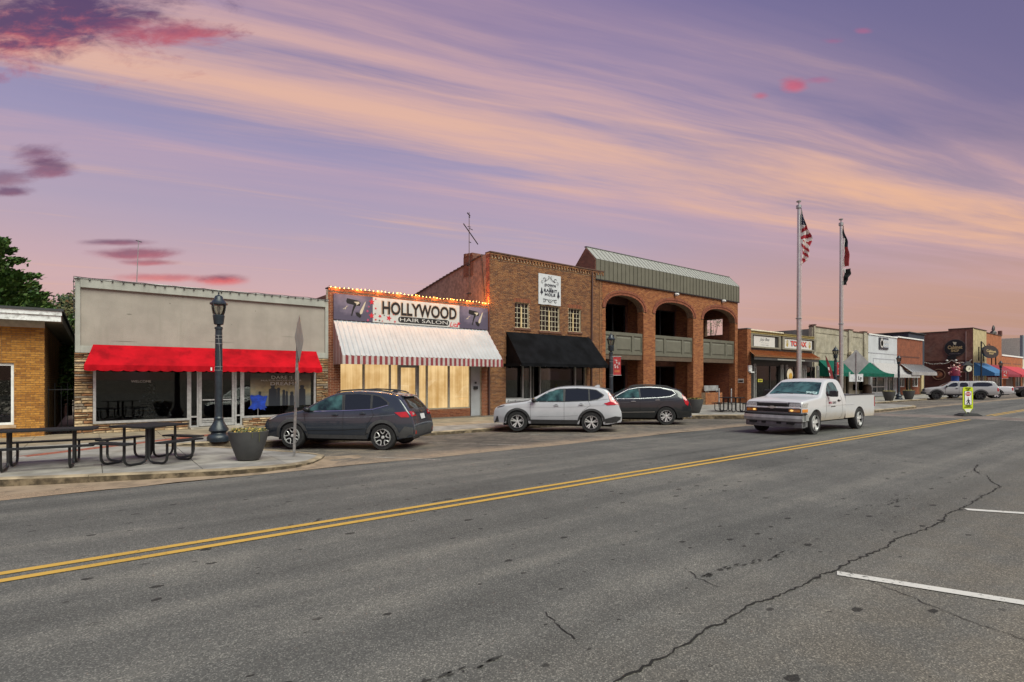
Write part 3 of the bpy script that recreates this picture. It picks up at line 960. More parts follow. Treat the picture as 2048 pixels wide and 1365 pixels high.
# stone veneer, stone by stone
stone_m=[mat('stone_%s'%n_,c_,.9,0,.25,9,.5,30)for n_,c_ in(('buff',(.36,.24,.13)),('rust',(.25,.12,.055)),('sand',(.46,.34,.21)),('brown',(.15,.085,.045)),('grey',(.27,.22,.17)))]
def stones(x0,x1,z0,z1):
 z=z0
 while z<z1-.02:
  h=random.uniform(.05,.105)
  if z+h>z1-.03:h=z1-z
  x=x0
  while x<x1-.02:
   w=random.uniform(.16,.48)
   if x+w>x1-.1:w=x1-x
   d=random.uniform(.025,.075)
   b=MB()
   j1,j2=random.uniform(-.012,.012),random.uniform(-.012,.012)
   c=.012
   y=YF-d
   b.add([(x+.004,YF+.02,z+.003),(x+w-.004,YF+.02,z+.003),(x+w-.004,YF+.02,z+h-.003),(x+.004,YF+.02,z+h-.003),(x+c,y,z+c+abs(j1)),(x+w-c,y+.008,z+c+abs(j2)),(x+w-c-abs(j1),y,z+h-c),(x+c,y+.012,z+h-c-abs(j2)*.6)],[(4,5,6,7),(0,1,5,4),(1,2,6,5),(2,3,7,6),(3,0,4,7)])
   b.build('stone',random.choices(stone_m,(5,3,4,2,2))[0],B)
   x+=w
  z+=h
stones(XC0-.02,DX[0]-.0,-.02,zb)
stones(DX[0],DX[1]-.05,-.02,zs-.07)
stones(DX[4]+.03,DX[6]+.02,-.02,zs-.07)
stones(DX[6]+.02,XC1-.01,-.02,zb)
window(B,DX[0],DX[1],zs-.06,zh,YF-.03,.075,M_alu)
w2=window(B,DX[4],DX[6],zs-.06,zh,YF-.03,.075,M_alu)
# entrance: sidelights and a glazed door
zsp=FZ(390,834,YF)
window(B,DX[1],DX[2],zfl,zh,YF-.02,.05,M_alu,bars=(zsp,),name='sidelight')
window(B,DX[3],DX[4],zfl,zh,YF-.02,.05,M_alu,bars=(zsp,),name='sidelight')
d=window(B,DX[2]+.01,DX[3]-.01,zfl+.02,zh,YF+.0,.09,M_alu,bars=(zfl+.1,zfl+.17,zfl+.24),name='door')
b=MB();b.box(DX[2]+.12,DX[3]-.12,YF-.05,YF-.02,1.02,1.06);b.build('handle',M_alu,d)
xm=(DX[2]+DX[3])/2
b=MB();b.box(xm-.03,xm+.03,YF+.35,YF+.4,zfl,zh);b.build('mullion',M_alud,d)
b=MB();b.box(DX[1],DX[4],YF-.35,YF+.3,-.1,zfl-.005);b.build('doorstep',M_conc,B)
# interior seen through the glass
b=MB();b.box(XC0+.3,XC1-.3,YF+3.2,YF+3.25,0.02,3.2);b.build('back_wall',mat('olive_wall',(.10,.09,.06),.9),B)
# red awning
M_red=mat('red_canvas',(0.40,0.004,0.011),.9,0,.14,1.6,.25,25,spec=.12,dirt=(.17,.002,.006,1),dscale=2.0,damt=.7)
ya=YF-.85
xa0,xa1=XC0+.45,FX(632,YF);xf0,xf1=FX(168,ya),FX(644.5,ya)
za=2.87;zv=2.21;zv2=2.03
b=MB()
n=44
rows=[]
for i in range(n+1):
 t=i/n
 sag=-.05*abs(sin(t*pi*8))+random.uniform(-.006,.006)
 rows.append([(xa0+(xa1-xa0)*t,YF-.03,za),(xa0+(xa1-xa0)*t+(xf0-xa0)*(1-t)*.5+(xf1-xa1)*t*.5,(YF+ya)/2+sag,(za+zv)/2-.02+sag),(xf0+(xf1-xf0)*t,ya,zv+sag*.2)])
for p,q in zip(rows,rows[1:]):
 b.quad(p[0],p[1],q[1],q[0]);b.quad(p[1],p[2],q[2],q[1])
for r_ in(rows[0],rows[-1]):
 b.add([r_[0],r_[1],r_[2],(r_[2][0],YF-.03,zv),],[(0,1,2,3)])
aw=b.build('awning',M_red,B,smooth=True,sharp=50)
b=MB();xs_=[]
n=22*8
pr=None
for i in range(n+1):
 x=xf0+(xf1-xf0)*i/n
 zz=zv2-.035*abs(sin(pi*i/8))**.7+.02
 yy=ya-.004-.012*sin(i*.9)
 cur=[(x,ya-.002,zv),(x,yy,zz),(x,yy+.012,zz),(x,ya+.012,zv-.01)]
 if pr:b.quad(pr[0],pr[1],cur[1],cur[0]);b.quad(pr[1],pr[2],cur[2],cur[1]);b.quad(pr[2],pr[3],cur[3],cur[2])
 pr=cur
for x in(xf0,xf1):
 b.box(x-.004,x+.004,ya,YF-.03,zv2+.01,zv)
b.build('valance',M_red,aw)
for i in range(9):
 x=xf0+.3+i*(xf1-xf0-.6)/8
 b=MB();b.tube([(x,ya+.03,zv-.02),(x,YF-.04,zv-.02)],.012,6);b.build('frame_bar',M_alu,aw)
text_mesh('13',M_white,FX(421,ya),FX(437,ya),2.06,2.17,ya-.022,aw,'house_number',bold=.02)
M_frost=mat('etched_lettering',(.55,.55,.52),.5,0,0)
text_mesh('WELCOME',M_frost,FX(262,YF),FX(302,YF),FZ(280,765.5,YF),FZ(280,761,YF),YF-.01,B,'window_lettering',.002)
yl=YF-.02
def wx(px):return FX(px,yl)
def wz(py,px=555):return FZ(px,py,yl)
text_mesh('DARE !I',M_frost,wx(543),wx(584),wz(758.5),wz(752),yl,B,'window_lettering',.002)
text_mesh('MULTI-PURPOSE CENTER',M_frost,wx(522),wx(603),wz(762.8),wz(760),yl,B,'window_lettering',.002)
text_mesh('DREAM',M_frost,wx(541),wx(587),wz(771),wz(764.5),yl,B,'window_lettering',.002,bold=.01)
# printed window film with figures in silhouette
def film_mat():
 m=bpy.data.materials.new('printed_film');m.use_nodes=True
 q=NT(m.node_tree)
 P=q.new('ShaderNodeTexCoord').outputs['Generated']
 sp=q.new('ShaderNodeSeparateXYZ',{0:P})
 c=q.ramp(sp.outputs[2],[(0,(.10,.11,.12,1)),(.28,(.16,.17,.17,1)),(.45,(.33,.27,.15,1)),(.68,(.24,.20,.12,1)),(.9,(.05,.052,.05,1))])
 n=q.noise(P,6,4)
 c=q.mix(q.ss(n,.4,.7,0,.5),c,(.10,.10,.09,1))
 b=q.new('ShaderNodeBsdfPrincipled',{'Base Color':c,'Roughness':.15})
 o=q.new('ShaderNodeOutputMaterial');m.node_tree.links.new(b.outputs[0],o.inputs[0])
 return m
fx0,fx1=wx(501),wx(622)
b=MB();b.box(fx0,fx1,YF+.015,YF+.019,wz(812),wz(748));film=b.build('window_film',film_mat(),w2)
M_sil=mat('printed_silhouette',(.02,.025,.035),.3,0,0)
for cx_,wd,top,hw in((546,17,770,4.5),(557.5,6,776,3.6),(568,6,780,3),(574,5,783,2.5),(584,8,784,3.5),(604.5,14,771,4.5),(520,7,783,3)):
 pts=[(wx(cx_-wd/2),wz(812)),(wx(cx_+wd/2),wz(812)),(wx(cx_+wd/2.1),wz(top+9)),(wx(cx_+hw*.7),wz(top+6.5))]
 pts+=[(wx(cx_)+(wx(cx_+hw)-wx(cx_))*cos(a),wz(top+3)+(wz(top)-wz(top+3))*1.15*sin(a))for a in[pi*i/6-.3 for i in range(7)]]
 pts+=[(wx(cx_-hw*.7),wz(top+6.5)),(wx(cx_-wd/2.1),wz(top+9))]
 b=MB();b.prism(pts,'y',YF+.008,YF+.012);b.build('printed_figure',M_sil,w2)
# blue cut-out on a stick in the window bed
t=thing('blue_cutout','ragged bright blue foil shape on a thin stick inside the lettered window','decoration',(wx(516),YF-.09,zs))
c0=(wx(516),wz(803));pts=[]
for px_,py_ in((500,793),(503,790),(510,792),(517,790),(526,793),(535,792),(533,799),(531,805),(530,811),(534,816),(529,817),(531,821),(526,819),(521,820),(518,817),(513,818),(508,821),(503,818),(496,818),(499,814),(503,811),(504,805),(502,799)):
 pts.append((wx(px_),wz(py_,px_)))
b=MB();b.prism(pts,'y',YF-.028,YF-.012);b.build('foil',mat('blue_foil',(.003,.045,.42),.5,0,.3,5,.6,9),t)
b=MB();b.tube([(c0[0],YF-.01,zs+.01),(c0[0],YF-.01,c0[1])],.01,6);b.build('stick',M_alu,t)
# dark christmas tree behind the left window
t=thing('christmas_tree','dark christmas tree with pale baubles behind the shop window','christmas tree',(FX(303,YF+.7),YF+.7,.02))
tx,ty,tz0,tz1=FX(303,YF+.7),YF+.7,.45,FZ(303,763,YF+.7)
b=MB()
for i in range(700):
 h=random.random()**1.4;r_=(1-h)*.62*random.uniform(.5,1);a=random.uniform(0,2*pi)
 p=Vector((tx+r_*cos(a),ty+r_*sin(a)*.7,tz0+h*(tz1-tz0)))
 e=Vector((cos(a)*.14,sin(a)*.14,-.05));s_=Vector((-sin(a),cos(a),random.uniform(-.4,.4)))*.025
 b.add([p-s_,p+s_,p+e],[(0,1,2)])
b.build('foliage',mat('dark_needles',(.012,.022,.012),.8),t)
b=MB();b.tube([(tx,ty,.02),(tx,ty,tz1)],[.04,.01],6);b.build('trunk',mat('bark',(.08,.055,.035),.9),t)
M_baub=mat('pale_bauble',(.6,.6,.66),.25,.3,0)
for i in range(22):
 h=random.random()*.92;a=random.uniform(pi,2*pi);r_=(1-h)*.62
 b=MB();b.ball((tx+r_*cos(a),ty+r_*sin(a)*.7-.02,tz0+h*(tz1-tz0)),.028,8,6);b.build('bauble',M_baub,t)
for i,(px_,w_)in enumerate(((258,.9),(228,.7))):
 t=thing('shop_table',('long low'if i==0 else 'short low')+' white-edged table inside the dark shop window','table',(FX(px_,YF+1.3),YF+1.3,.02))
 x=FX(px_,YF+1.3)
 b=MB();b.box(x-w_,x+w_,YF+1.1,YF+1.7,.72,.76);b.build('top',M_white,t)
 for sx_ in(-1,1):
  b=MB();b.box(x+sx_*(w_-.1)-.02,x+sx_*(w_-.1)+.02,YF+1.38,YF+1.42,.03,.72);b.build('leg',M_alud,t)
# festoon along the coping
def festoon(name,label,pts,nb,bulbm,rb,sag=.05,cable=M_black,hang=.05):
 t=thing(name,label,'string lights',pts[0])
 path=[]
 for(p,q_)in zip(pts,pts[1:]):
  p,q_=Vector(p),Vector(q_)
  for i in range(8):
   w_=i/8
   path.append(p.lerp(q_,w_)-Vector((0,0,sag*4*w_*(1-w_))))
 path.append(Vector(pts[-1]))
 b=MB();b.tube(path,.008,5);b.build('cable',cable,t)
 me=None
 L=len(path)-1
 for i in range(nb):
  f_=(i+.5)/nb*L;j_=int(f_);p=path[j_].lerp(path[min(j_+1,L)],f_-j_)
  if me is None:
   b=MB();b.lathe([(0,-hang-rb*1.3),(rb*.8,-hang-rb*.8),(rb,-hang),(rb*.5,-hang+rb),(.012,-hang+rb*1.4),(.014,0),(0,.005)],n=7)
   me=b.mesh('bulb',bulbm,True)
  o=link('bulb',me,t)
  o.location=p-Vector(pts[0])
  o.rotation_euler=(random.uniform(-.3,.3),random.uniform(-.3,.3),0)
 return t
M_bulb0=mat('unlit_bulb',(.06,.065,.06),.2,0,0)
P0=[(XC0-.03,YF-.12,3.6),(XC0-.03,YF-.12,4.5),(XC0-.03,YF-.12,zt+.05)]+[(XC0+(XC1-XC0)*i/9,YF-.12,zt+.03+random.uniform(-.02,.03))for i in range(1,10)]
festoon('string_lights','unlit string lights along the coping of the cream stucco shop',P0,34,M_bulb0,.028,.02)
# roof mast
ax_=FX(277,26);az=FZ(277,481,26)
t=thing('roof_antenna','thin leaning antenna rod rising above the cream stucco wall','antenna',(ax_,26,4.3))
b=MB();b.tube([(ax_-.1,26,4.3),(ax_,26,az)],[.025,.012],6);b.build('mast',M_alud,t)
b=MB();b.tube([(ax_-.09,26,az-.02),(ax_+.11,26,az-.06)],.016,5);b.build('arm',M_black,t)
# == 3  salon with striped metal awning
XS0,XS1=XC1+.004,FX(978.5,YF)
zt=5.44
B=thing('hair_salon','red brick salon with white ribbed awning and lit windows','building',((XS0+XS1)/2,YF,0))
PX=lambda p:FX(p,YF)
sx0,sx1=PX(681),PX(963)
zs=FZ(900,816,YF);zh=2.75
b=MB();holed(b,XS0,XS1,YF,YF+.25,-.2,zt-.05,[(sx0,sx1,-.2,zh)]);b.build('wall',M_mortar_p,B)
b=MB();brick_rows(b,XS0,XS1-.003,-.02,zt-.09,facade(YF),[rect_hole(sx0,sx1,-.2,zh)]);b.build('brickwork',M_br_salon,B,kind='stuff')
b=MB();soldier(b,XS0,XS1-.003,zt-.085,zt-.0,facade(YF),depth=.04);b.build('brick_cornice',M_br_salon,B,kind='stuff')
b=MB();b.box(XS0,XS1-.003,YF-.03,YF+.35,zt+.001,zt+.05);b.build('coping',mat('clay_coping',(.10,.05,.035),.8),B)
shell(B,XS0,XS1-.003,YF+.252,40,5.2,M_bt_dark)
# low brick plinth under the panes
b=MB();b.box(PX(858),PX(943),YF+.12,YF+.3,-.05,zs-.05);b.box(sx0,PX(784),YF+.12,YF+.3,-.05,zs-.05);b.build('plinth',M_mortar,B)
b=MB();brick_rows(b,PX(858),PX(943),-.02,zs-.06,facade(YF+.12));brick_rows(b,sx0,PX(784),-.02,zs-.06,facade(YF+.12));b.build('plinth_bricks',M_br_salon,B,kind='stuff')
M_lit=None
def lit_mat():
 m=bpy.data.materials.new('lit_blind_glass');m.use_nodes=True
 q=NT(m.node_tree)
 P=q.new('ShaderNodeTexCoord').outputs['Object']
 n=q.noise(P,1.1,4)
 sx_=q.new('ShaderNodeSeparateXYZ',{0:P})
 pl_=q.noise(q.xyz(q.m('MULTIPLY',sx_.outputs[0],9.0),0,q.m('MULTIPLY',sx_.outputs[2],.25)),1.0,2)
 n=q.m('ADD',q.m('MULTIPLY',n,.6),q.m('MULTIPLY',pl_,.4))
 c=q.mix(q.ss(n,.3,.68),(.52,.30,.10,1),(.86,.60,.29,1))
 fr=q.new('ShaderNodeFresnel',{'IOR':1.5})
 em=q.new('ShaderNodeEmission',{'Color':c,'Strength':1.12})
 gl=q.new('ShaderNodeBsdfGlossy',{'Color':(1,1,1,1),'Roughness':.02})
 mx=q.new('ShaderNodeMixShader',{0:fr.outputs[0],1:em.outputs[0],2:gl.outputs[0]})
 o=q.new('ShaderNodeOutputMaterial');m.node_tree.links.new(mx.outputs[0],o.inputs[0])
 return m
M_lit=lit_mat()
M_fr=mat('storefront_frame',(.36,.34,.28),.45,.5,.08)
yw=YF+.14
window(B,sx0,PX(730),zs-.05,zh-.02,yw,.05,M_fr,M_lit)
window(B,PX(730),PX(783),zs-.05,zh-.02,yw,.05,M_fr,M_lit)
window(B,PX(783),PX(800),0,zh-.02,yw,.045,M_fr,M_lit,name='sidelight')
dr_=window(B,PX(800.5),PX(839),0.02,zh-.35,yw+.02,.11,M_alud,M_lit,name='door')
b=MB();b.box(PX(834.5),PX(835.5),yw-.04,yw,.95,1.2);b.build('handle',M_alu,dr_)
window(B,PX(800.5),PX(839),zh-.34,zh-.02,yw+.02,.05,M_fr,M_lit,name='transom')
window(B,PX(839.5),PX(857),0,zh-.02,yw,.05,M_fr,M_lit,name='sidelight')
window(B,PX(857),PX(901),zs-.05,zh-.02,yw,.05,M_fr,M_lit)
window(B,PX(901),PX(943.5),zs-.05,zh-.02,yw,.05,M_fr,M_lit)
gd=MB();gd.box(PX(944.5),sx1-.01,YF+.1,YF+.16,.0,zh-.02);gd=gd.build('service_door',mat('grey_door_paint',(.33,.34,.36),.5,0,.06,3),B)
b=MB();b.box(PX(949),PX(956.5),YF+.02,YF+.1,FZ(952,779,YF),FZ(952,773,YF));b.build('letterbox',M_black,gd)
b=MB();b.box(PX(951.5),PX(955),YF+.07,YF+.1,FZ(952,768,YF),FZ(952,764,YF));b.build('door_bell',M_black,gd)
b=MB();b.box(sx0+.002,sx1-.002,YF+.1,YF+.25,zh,zh+.1);b.build('lintel',M_alud,B)
# sign board, three panels
zg0,zg1=4.19,5.24
gx=[PX(666),PX(744),PX(917),PX(974)]
def mauve():
 m=bpy.data.materials.new('mauve_print');m.use_nodes=True
 q=NT(m.node_tree)
 P=q.new('ShaderNodeTexCoord').outputs['Generated']
 g_=q.new('ShaderNodeVectorMath',operation='DISTANCE');q.link(P,g_.inputs[0]);g_.inputs[1].default_value=(.45,.5,.75)
 n=q.noise(P,5,5)
 f=q.m('ADD',g_.outputs['Value'],q.m('MULTIPLY',q.m('SUBTRACT',n,.5),.5))
 c=q.ramp(f,[(0.05,(.50,.42,.47,1)),(.35,(.25,.20,.27,1)),(.75,(.085,.07,.11,1))])
 b=q.new('ShaderNodeBsdfPrincipled',{'Base Color':c,'Roughness':.4})
 o=q.new('ShaderNodeOutputMaterial');m.node_tree.links.new(b.outputs[0],o.inputs[0])
 return m
sg=thing('shop_sign','long sign board with black capitals, red stars and hairdryers above the ribbed awning','sign',((gx[0]+gx[3])/2,YF-.06,zg0))
M_mv=mauve()
ysg=YF-.08
M_wsign=mat('sign_white',(.55,.53,.51),.45,0,.03)
for a,c,m_ in((gx[0],gx[1],M_mv),(gx[1],gx[2],M_wsign),(gx[2],gx[3],M_mv)):
 b=MB();b.box(a+.002,c-.002,ysg,YF-.02,zg0,zg1);b.build('panel',m_,sg)
M_ink=mat('black_ink',(.012,.011,.011),.4,0,0)
M_tan=mat('tan_outline',(.40,.26,.18),.5,0,0)
M_redink=mat('red_ink',(.55,.015,.03),.5,0,0)
ww=gx[2]-gx[1]
text_mesh('HOLLYWOOD',M_tan,gx[1]+.09*ww,gx[2]-.03*ww,zg0+.34,zg1-.10,ysg-.001,sg,'lettering',.004,bold=.05)
text_mesh('HOLLYWOOD',M_ink,gx[1]+.10*ww,gx[2]-.04*ww,zg0+.37,zg1-.13,ysg-.006,sg,'lettering',.006,bold=.022)
zc_=zg0+.19
pl=arc(gx[1]+.30*ww,zc_,.13,.13,pi/2,3*pi/2,8)+arc(gx[1]+.84*ww,zc_,.13,.13,-pi/2,pi/2,8)
b=MB();b.prism(pl,'y',ysg-.010,ysg-.001);b.build('name_plate',M_ink,sg)
text_mesh('HAIR SALON',M_wsign,gx[1]+.29*ww,gx[1]+.85*ww,zc_-.08,zc_+.08,ysg-.011,sg,'lettering',.002)
text_mesh('Lita',M_redink,gx[1]+.875*ww,gx[1]+.985*ww,zg0+.03,zg0+.25,ysg-.001,sg,'lettering',.004,bold=.01,shear=.35)
def star(cx,cz,r,rot=0):
 return[(cx+(r if i%2==0 else r*.42)*sin(2*pi*i/10+rot),cz+(r if i%2==0 else r*.42)*cos(2*pi*i/10+rot))for i in range(10)]
M_pk=mat('pink_ink',(.45,.06,.14),.5,0,0)
for f_,h_,r_,m_ in((-.01,.80,.14,M_redink),(-.012,.25,.14,M_redink),(.17,.20,.14,M_redink),(.075,.25,.09,M_redink),(.03,.55,.06,M_redink),(.03,.93,.05,M_pk),(-.055,.42,.07,M_pk),(-.05,.06,.07,M_pk),(.03,.10,.06,M_redink),(.07,.08,.05,M_ink),(.12,.30,.04,M_ink),(.235,.07,.06,M_redink),(.025,.33,.045,M_ink),(.10,.06,.04,M_redink),(-.04,.6,.05,M_pk),(.22,.36,.04,M_redink)):
 b=MB();b.prism(star(gx[1]+f_*ww,zg0+h_*(zg1-zg0),r_,f_*9),'y',ysg-.006,ysg-.001);b.build('star',m_,sg)
b=MB();b.prism(star(gx[1]+.99*ww,zg0+.2,.10,.2),'y',ysg-.008,ysg-.002);b.build('star',M_redink,sg)
M_beige=mat('beige_ink',(.55,.47,.36),.5,0,0)
for a,c,s_ in((gx[0],gx[1],1.0),(gx[2],gx[3],.86)):
 w_=c-a;h_=zg1-zg0
 pt=lambda u_,v_:(a+w_*u_,zg0+h_*v_)
 b=MB();b.prism([pt(.31,.74),pt(.33,.86),pt(.62,.80),pt(.68,.72),pt(.66,.60),pt(.56,.60),pt(.50,.40),pt(.46,.18),pt(.43,.18),pt(.46,.40),pt(.50,.62),pt(.33,.66)],'y',ysg-.006,ysg-.001)
 b.build('hairdryer_print',M_ink,sg)
 b=MB();b.prism([pt(.50,.74),pt(.63,.76),pt(.65,.70),pt(.56,.60),pt(.58,.67)],'y',ysg-.009,ysg-.003);b.build('hairdryer_print',M_beige,sg)
 b=MB();b.prism([pt(.78,.74),pt(.82,.80),pt(.72,.30),pt(.66,.26),pt(.66,.38)],'y',ysg-.006,ysg-.001);b.build('straightener_print',M_beige,sg)
 b=MB();b.prism([pt(.54,.32),pt(.60,.34),pt(.66,.30),pt(.70,.20),pt(.66,.12),pt(.58,.20)],'y',ysg-.007,ysg-.002);b.build('straightener_print',M_ink,sg)
 for dd in(0,.05):
  b=MB();b.prism([pt(.22+dd,.42),pt(.24+dd,.42),pt(.36-dd*.6,.56),pt(.35-dd*.6,.56)],'y',ysg-.006,ysg-.001);b.build('scissors_print',M_beige,sg)
# ribbed metal awning with striped valance
ya=YF-1.2
za,zv,zv2=4.17,2.70,2.36
xa0,xa1=PX(666),PX(973)
xf0,xf1=xa0-.06,xa1+.08
M_rib=mat('white_sheet_metal',(.38,.395,.42),.45,.1,.05,2,dirt=(.29,.30,.32,1),dscale=1.5,damt=.4)
M_stw=mat('valance_white',(.42,.37,.355),.5,0,.08)
M_str=mat('valance_red',(.21,.032,.04),.5,0,.12,3)
b=MB()
n=38
prof=[]
for i in range(n):
 for f_,h_ in((0,0),(.56,0),(.68,.035),(.86,.035),(.98,0)):
  prof.append(((i+f_)/n,h_))
prof.append((1,0))
nn_=Vector((0,za-zv,YF-.03-ya)).normalized()
pr=None
for f_,h_ in prof:
 cur=[(xa0+(xa1-xa0)*f_,YF-.03-0*h_,za+h_*.8),(xf0+(xf1-xf0)*f_,ya-h_*.4,zv+h_*.5)]
 if pr:b.quad(pr[0],pr[1],cur[1],cur[0])
 pr=cur
aw=b.build('awning',M_rib,B)
b=MB()
ns=66
for i in range(ns):
 b.cur=i%2
 x0_,x1_=xf0+(xf1-xf0)*i/ns,xf0+(xf1-xf0)*(i+1)/ns
 b.box(x0_,x1_,ya-.02-.006*(i%2),ya+.01,zv2,zv+.0)
b.build('valance',[M_stw,M_str],aw)
for xw_,xf_ in((xa0,xf0),(xa1,xf1)):
 b=MB()
 for i in range(12):
  b.cur=i%2
  f0,f1=i/12,(i+1)/12
  y0_,y1_=YF-.03+(ya-YF+.03)*f0,YF-.03+(ya-YF+.03)*f1
  z0_,z1_=za+(zv-za)*f0,za+(zv-za)*f1
  x0_,x1_=xw_+(xf_-xw_)*f0,xw_+(xf_-xw_)*f1
  b.hexa([(x0_,y0_,zv2),(x0_+.02,y0_,zv2),(x1_+.02,y1_,zv2),(x1_,y1_,zv2),(x0_,y0_,z0_),(x0_+.02,y0_,z0_),(x1_+.02,y1_,z1_),(x1_,y1_,z1_)])
 b.build('awning_end',[M_stw,M_str],aw)
# lit festoon along the parapet
M_glow=mat('lit_bulb',(1,.6,.2),.4,0,0,emit=(1.0,.50,.12),estr=14)
P0=[(XS0+(XS1-XS0)*i/10,YF-.07,zt+.09+random.uniform(-.015,.02))for i in range(11)]
festoon('string_lights','glowing amber string lights along the parapet of the red brick salon',P0,44,M_glow,.014,.03,hang=.02)
for i in range(9):
 ld=bpy.data.lights.new('festoon_glow','POINT');ld.energy=40;ld.color=(1,.34,.05);ld.shadow_soft_size=.06
 lo=bpy.data.objects.new('festoon_glow',ld);COL.objects.link(lo)
 lo.location=(XS0+.3+(XS1-XS0-.6)*i/8,YF-.11,zt+.13)
# == 4  tan brick building with black awning
XR0,XR1=FX(979,YF),FX(1206,YF)
zt=8.02
B=thing('brick_building','tall tan brick building with black awning and three steel-framed upper windows','building',((XR0+XR1)/2,YF,0))
PX=lambda p:FX(p,YF)
w_px=[(1029.6,1058.6,591,655),(1079.5,1119.5,599,660),(1137,1162,606,664)]
wins=[]
zwt,zwb=5.72,4.42
for a,c,t_,b_ in w_px:
 wins.append((PX(a),PX(c),zwb-(.06 if a==1079.5 else 0),zwt))
sx0,sx1=PX(1011.5),PX(1173)
zsh=3.0
holes=wins+[(sx0,sx1,-.2,zsh)]
b=MB();holed(b,XR0,XR1,YF,YF+.3,-.2,zt,holes);b.build('wall',M_mortar_p,B)
hs=[rect_hole(*h)for h in holes]
for w_ in wins:
 hs.append(rect_hole(w_[0]-.06,w_[1]+.06,w_[3],w_[3]+.215));hs.append(rect_hole(w_[0]-.08,w_[1]+.08,w_[2]-.12,w_[2]))
b=MB();brick_rows(b,XR0+.0,XR1,-.02,zt-.30,facade(YF),hs);b.build('brickwork',M_br_tan,B,kind='stuff')
b=MB()
for w_ in wins:
 soldier(b,w_[0]-.06,w_[1]+.06,w_[3]+.005,w_[3]+.21,facade(YF))
b.build('brick_lintels',M_br_salon,B,kind='stuff')
for w_ in wins:
 b=MB();b.box(w_[0]-.08,w_[1]+.08,YF-.07,YF+.1,w_[2]-.115,w_[2]-.004);b.build('sill',mat('dark_brick_sill',(.13,.055,.035),.9,0,.25,14),B)
# corbelled parapet: two courses of headers with gaps, then a dark coping
b=MB();brick_rows(b,XR0,XR1,zt-.29,zt-.22,facade(YF+-.03),depth=.02);brick_rows(b,XR0,XR1,zt-.09,zt-.02,facade(YF-.06),depth=.02)
u_=XR0
while u_<XR1-.1:
 b.t=random.random();b.box(u_,u_+.1,YF-.085,YF+.05,zt-.215,zt-.10);u_+=.205
b.build('brick_cornice',M_br_tan,B,kind='stuff')
b=MB();b.box(XR0-.02,XR1+.02,YF-.10,YF+.35,zt,zt+.06);b.build('coping',mat('clay_coping',(.10,.05,.035),.8),B)
# return strip beyond the downpipe is part of the same front; side wall steps down to the rear
sw=[(YF+.302,zt),(23.6,7.78),(25.9,7.45),(29.6,6.85),(38,5.9),(45,5.4)]
b=MB()
poly=[(p[0],p[1])for p in sw]+[(45,-.1),(YF+.302,-.1)]
b.prism(poly,'x',XR0,XR0+.3);b.prism(poly,'x',XR1-.3,XR1);b.build('side_wall',mat('side_mortar',(.27,.17,.14),.95,0,.2,6),B)
def sw_z(y):
 for p,q_ in zip(sw,sw[1:]):
  if p[0]<=y<=q_[0]:return p[1]+(q_[1]-p[1])*(y-p[0])/(q_[0]-p[0])
 return sw[-1][1]
def sw_hole(z):
 for i in range(120):
  y=YF+.3+i*.1
  if sw_z(y)<z+.06:return(y,99)
 return None
b=MB();brick_rows(b,YF+.0,33,5.2,zt-.02,sidewall(XR0),[sw_hole],depth=.006);b.build('side_brickwork',M_br_side,B,kind='stuff')
b=MB()
y=YF+.3
while y<33:
 z=(sw_z(y)+sw_z(y+.38))/2
 b.hexa([(XR0-.05,y,sw_z(y)+.0),(XR0+.35,y,sw_z(y)),(XR0+.35,y+.36,sw_z(y+.36)),(XR0-.05,y+.36,sw_z(y+.36)),(XR0-.05,y,sw_z(y)+.05),(XR0+.35,y,sw_z(y)+.05),(XR0+.35,y+.36,sw_z(y+.36)+.09),(XR0-.05,y+.36,sw_z(y+.36)+.09)])
 y+=.38
b.build('coping_tiles',mat('clay_tile',(.09,.045,.035),.8,0,.3,5),B)
b=MB();b.box(XR0+.3,XR1-.3,44.7,45,-.1,5.4);b.box(XR0+.3,XR1-.3,YF+.31,44.7,5.0,5.15);b.build('roof',mat('roof_felt',(.05,.05,.05),.9),B)
b=MB();b.box(XR0+.3,XR1-.3,YF+3.5,YF+3.6,0,5);b.build('back_wall',M_room,B)
b=MB();b.box(XR0+.3,XR1-.3,YF+.31,YF+5,3.2,3.3);b.build('floor',M_room,B)
yc=S(933,520,XR0)[0]
zc1=S(933,514,XR0)[1]
b=MB();b.box(XR0-.03,XR0+.45,yc-.65,yc+.25,sw_z(yc)-.6,zc1);ch=b.build('chimney',M_bt_dark,B)
for i in range(3):
 b=MB();b.box(XR0-.06,XR0+.48,yc-.62+i*.3,yc-.42+i*.3,zc1+.002,zc1+.10+.03*i);b.build('chimney_brick',M_bt_dark,ch)
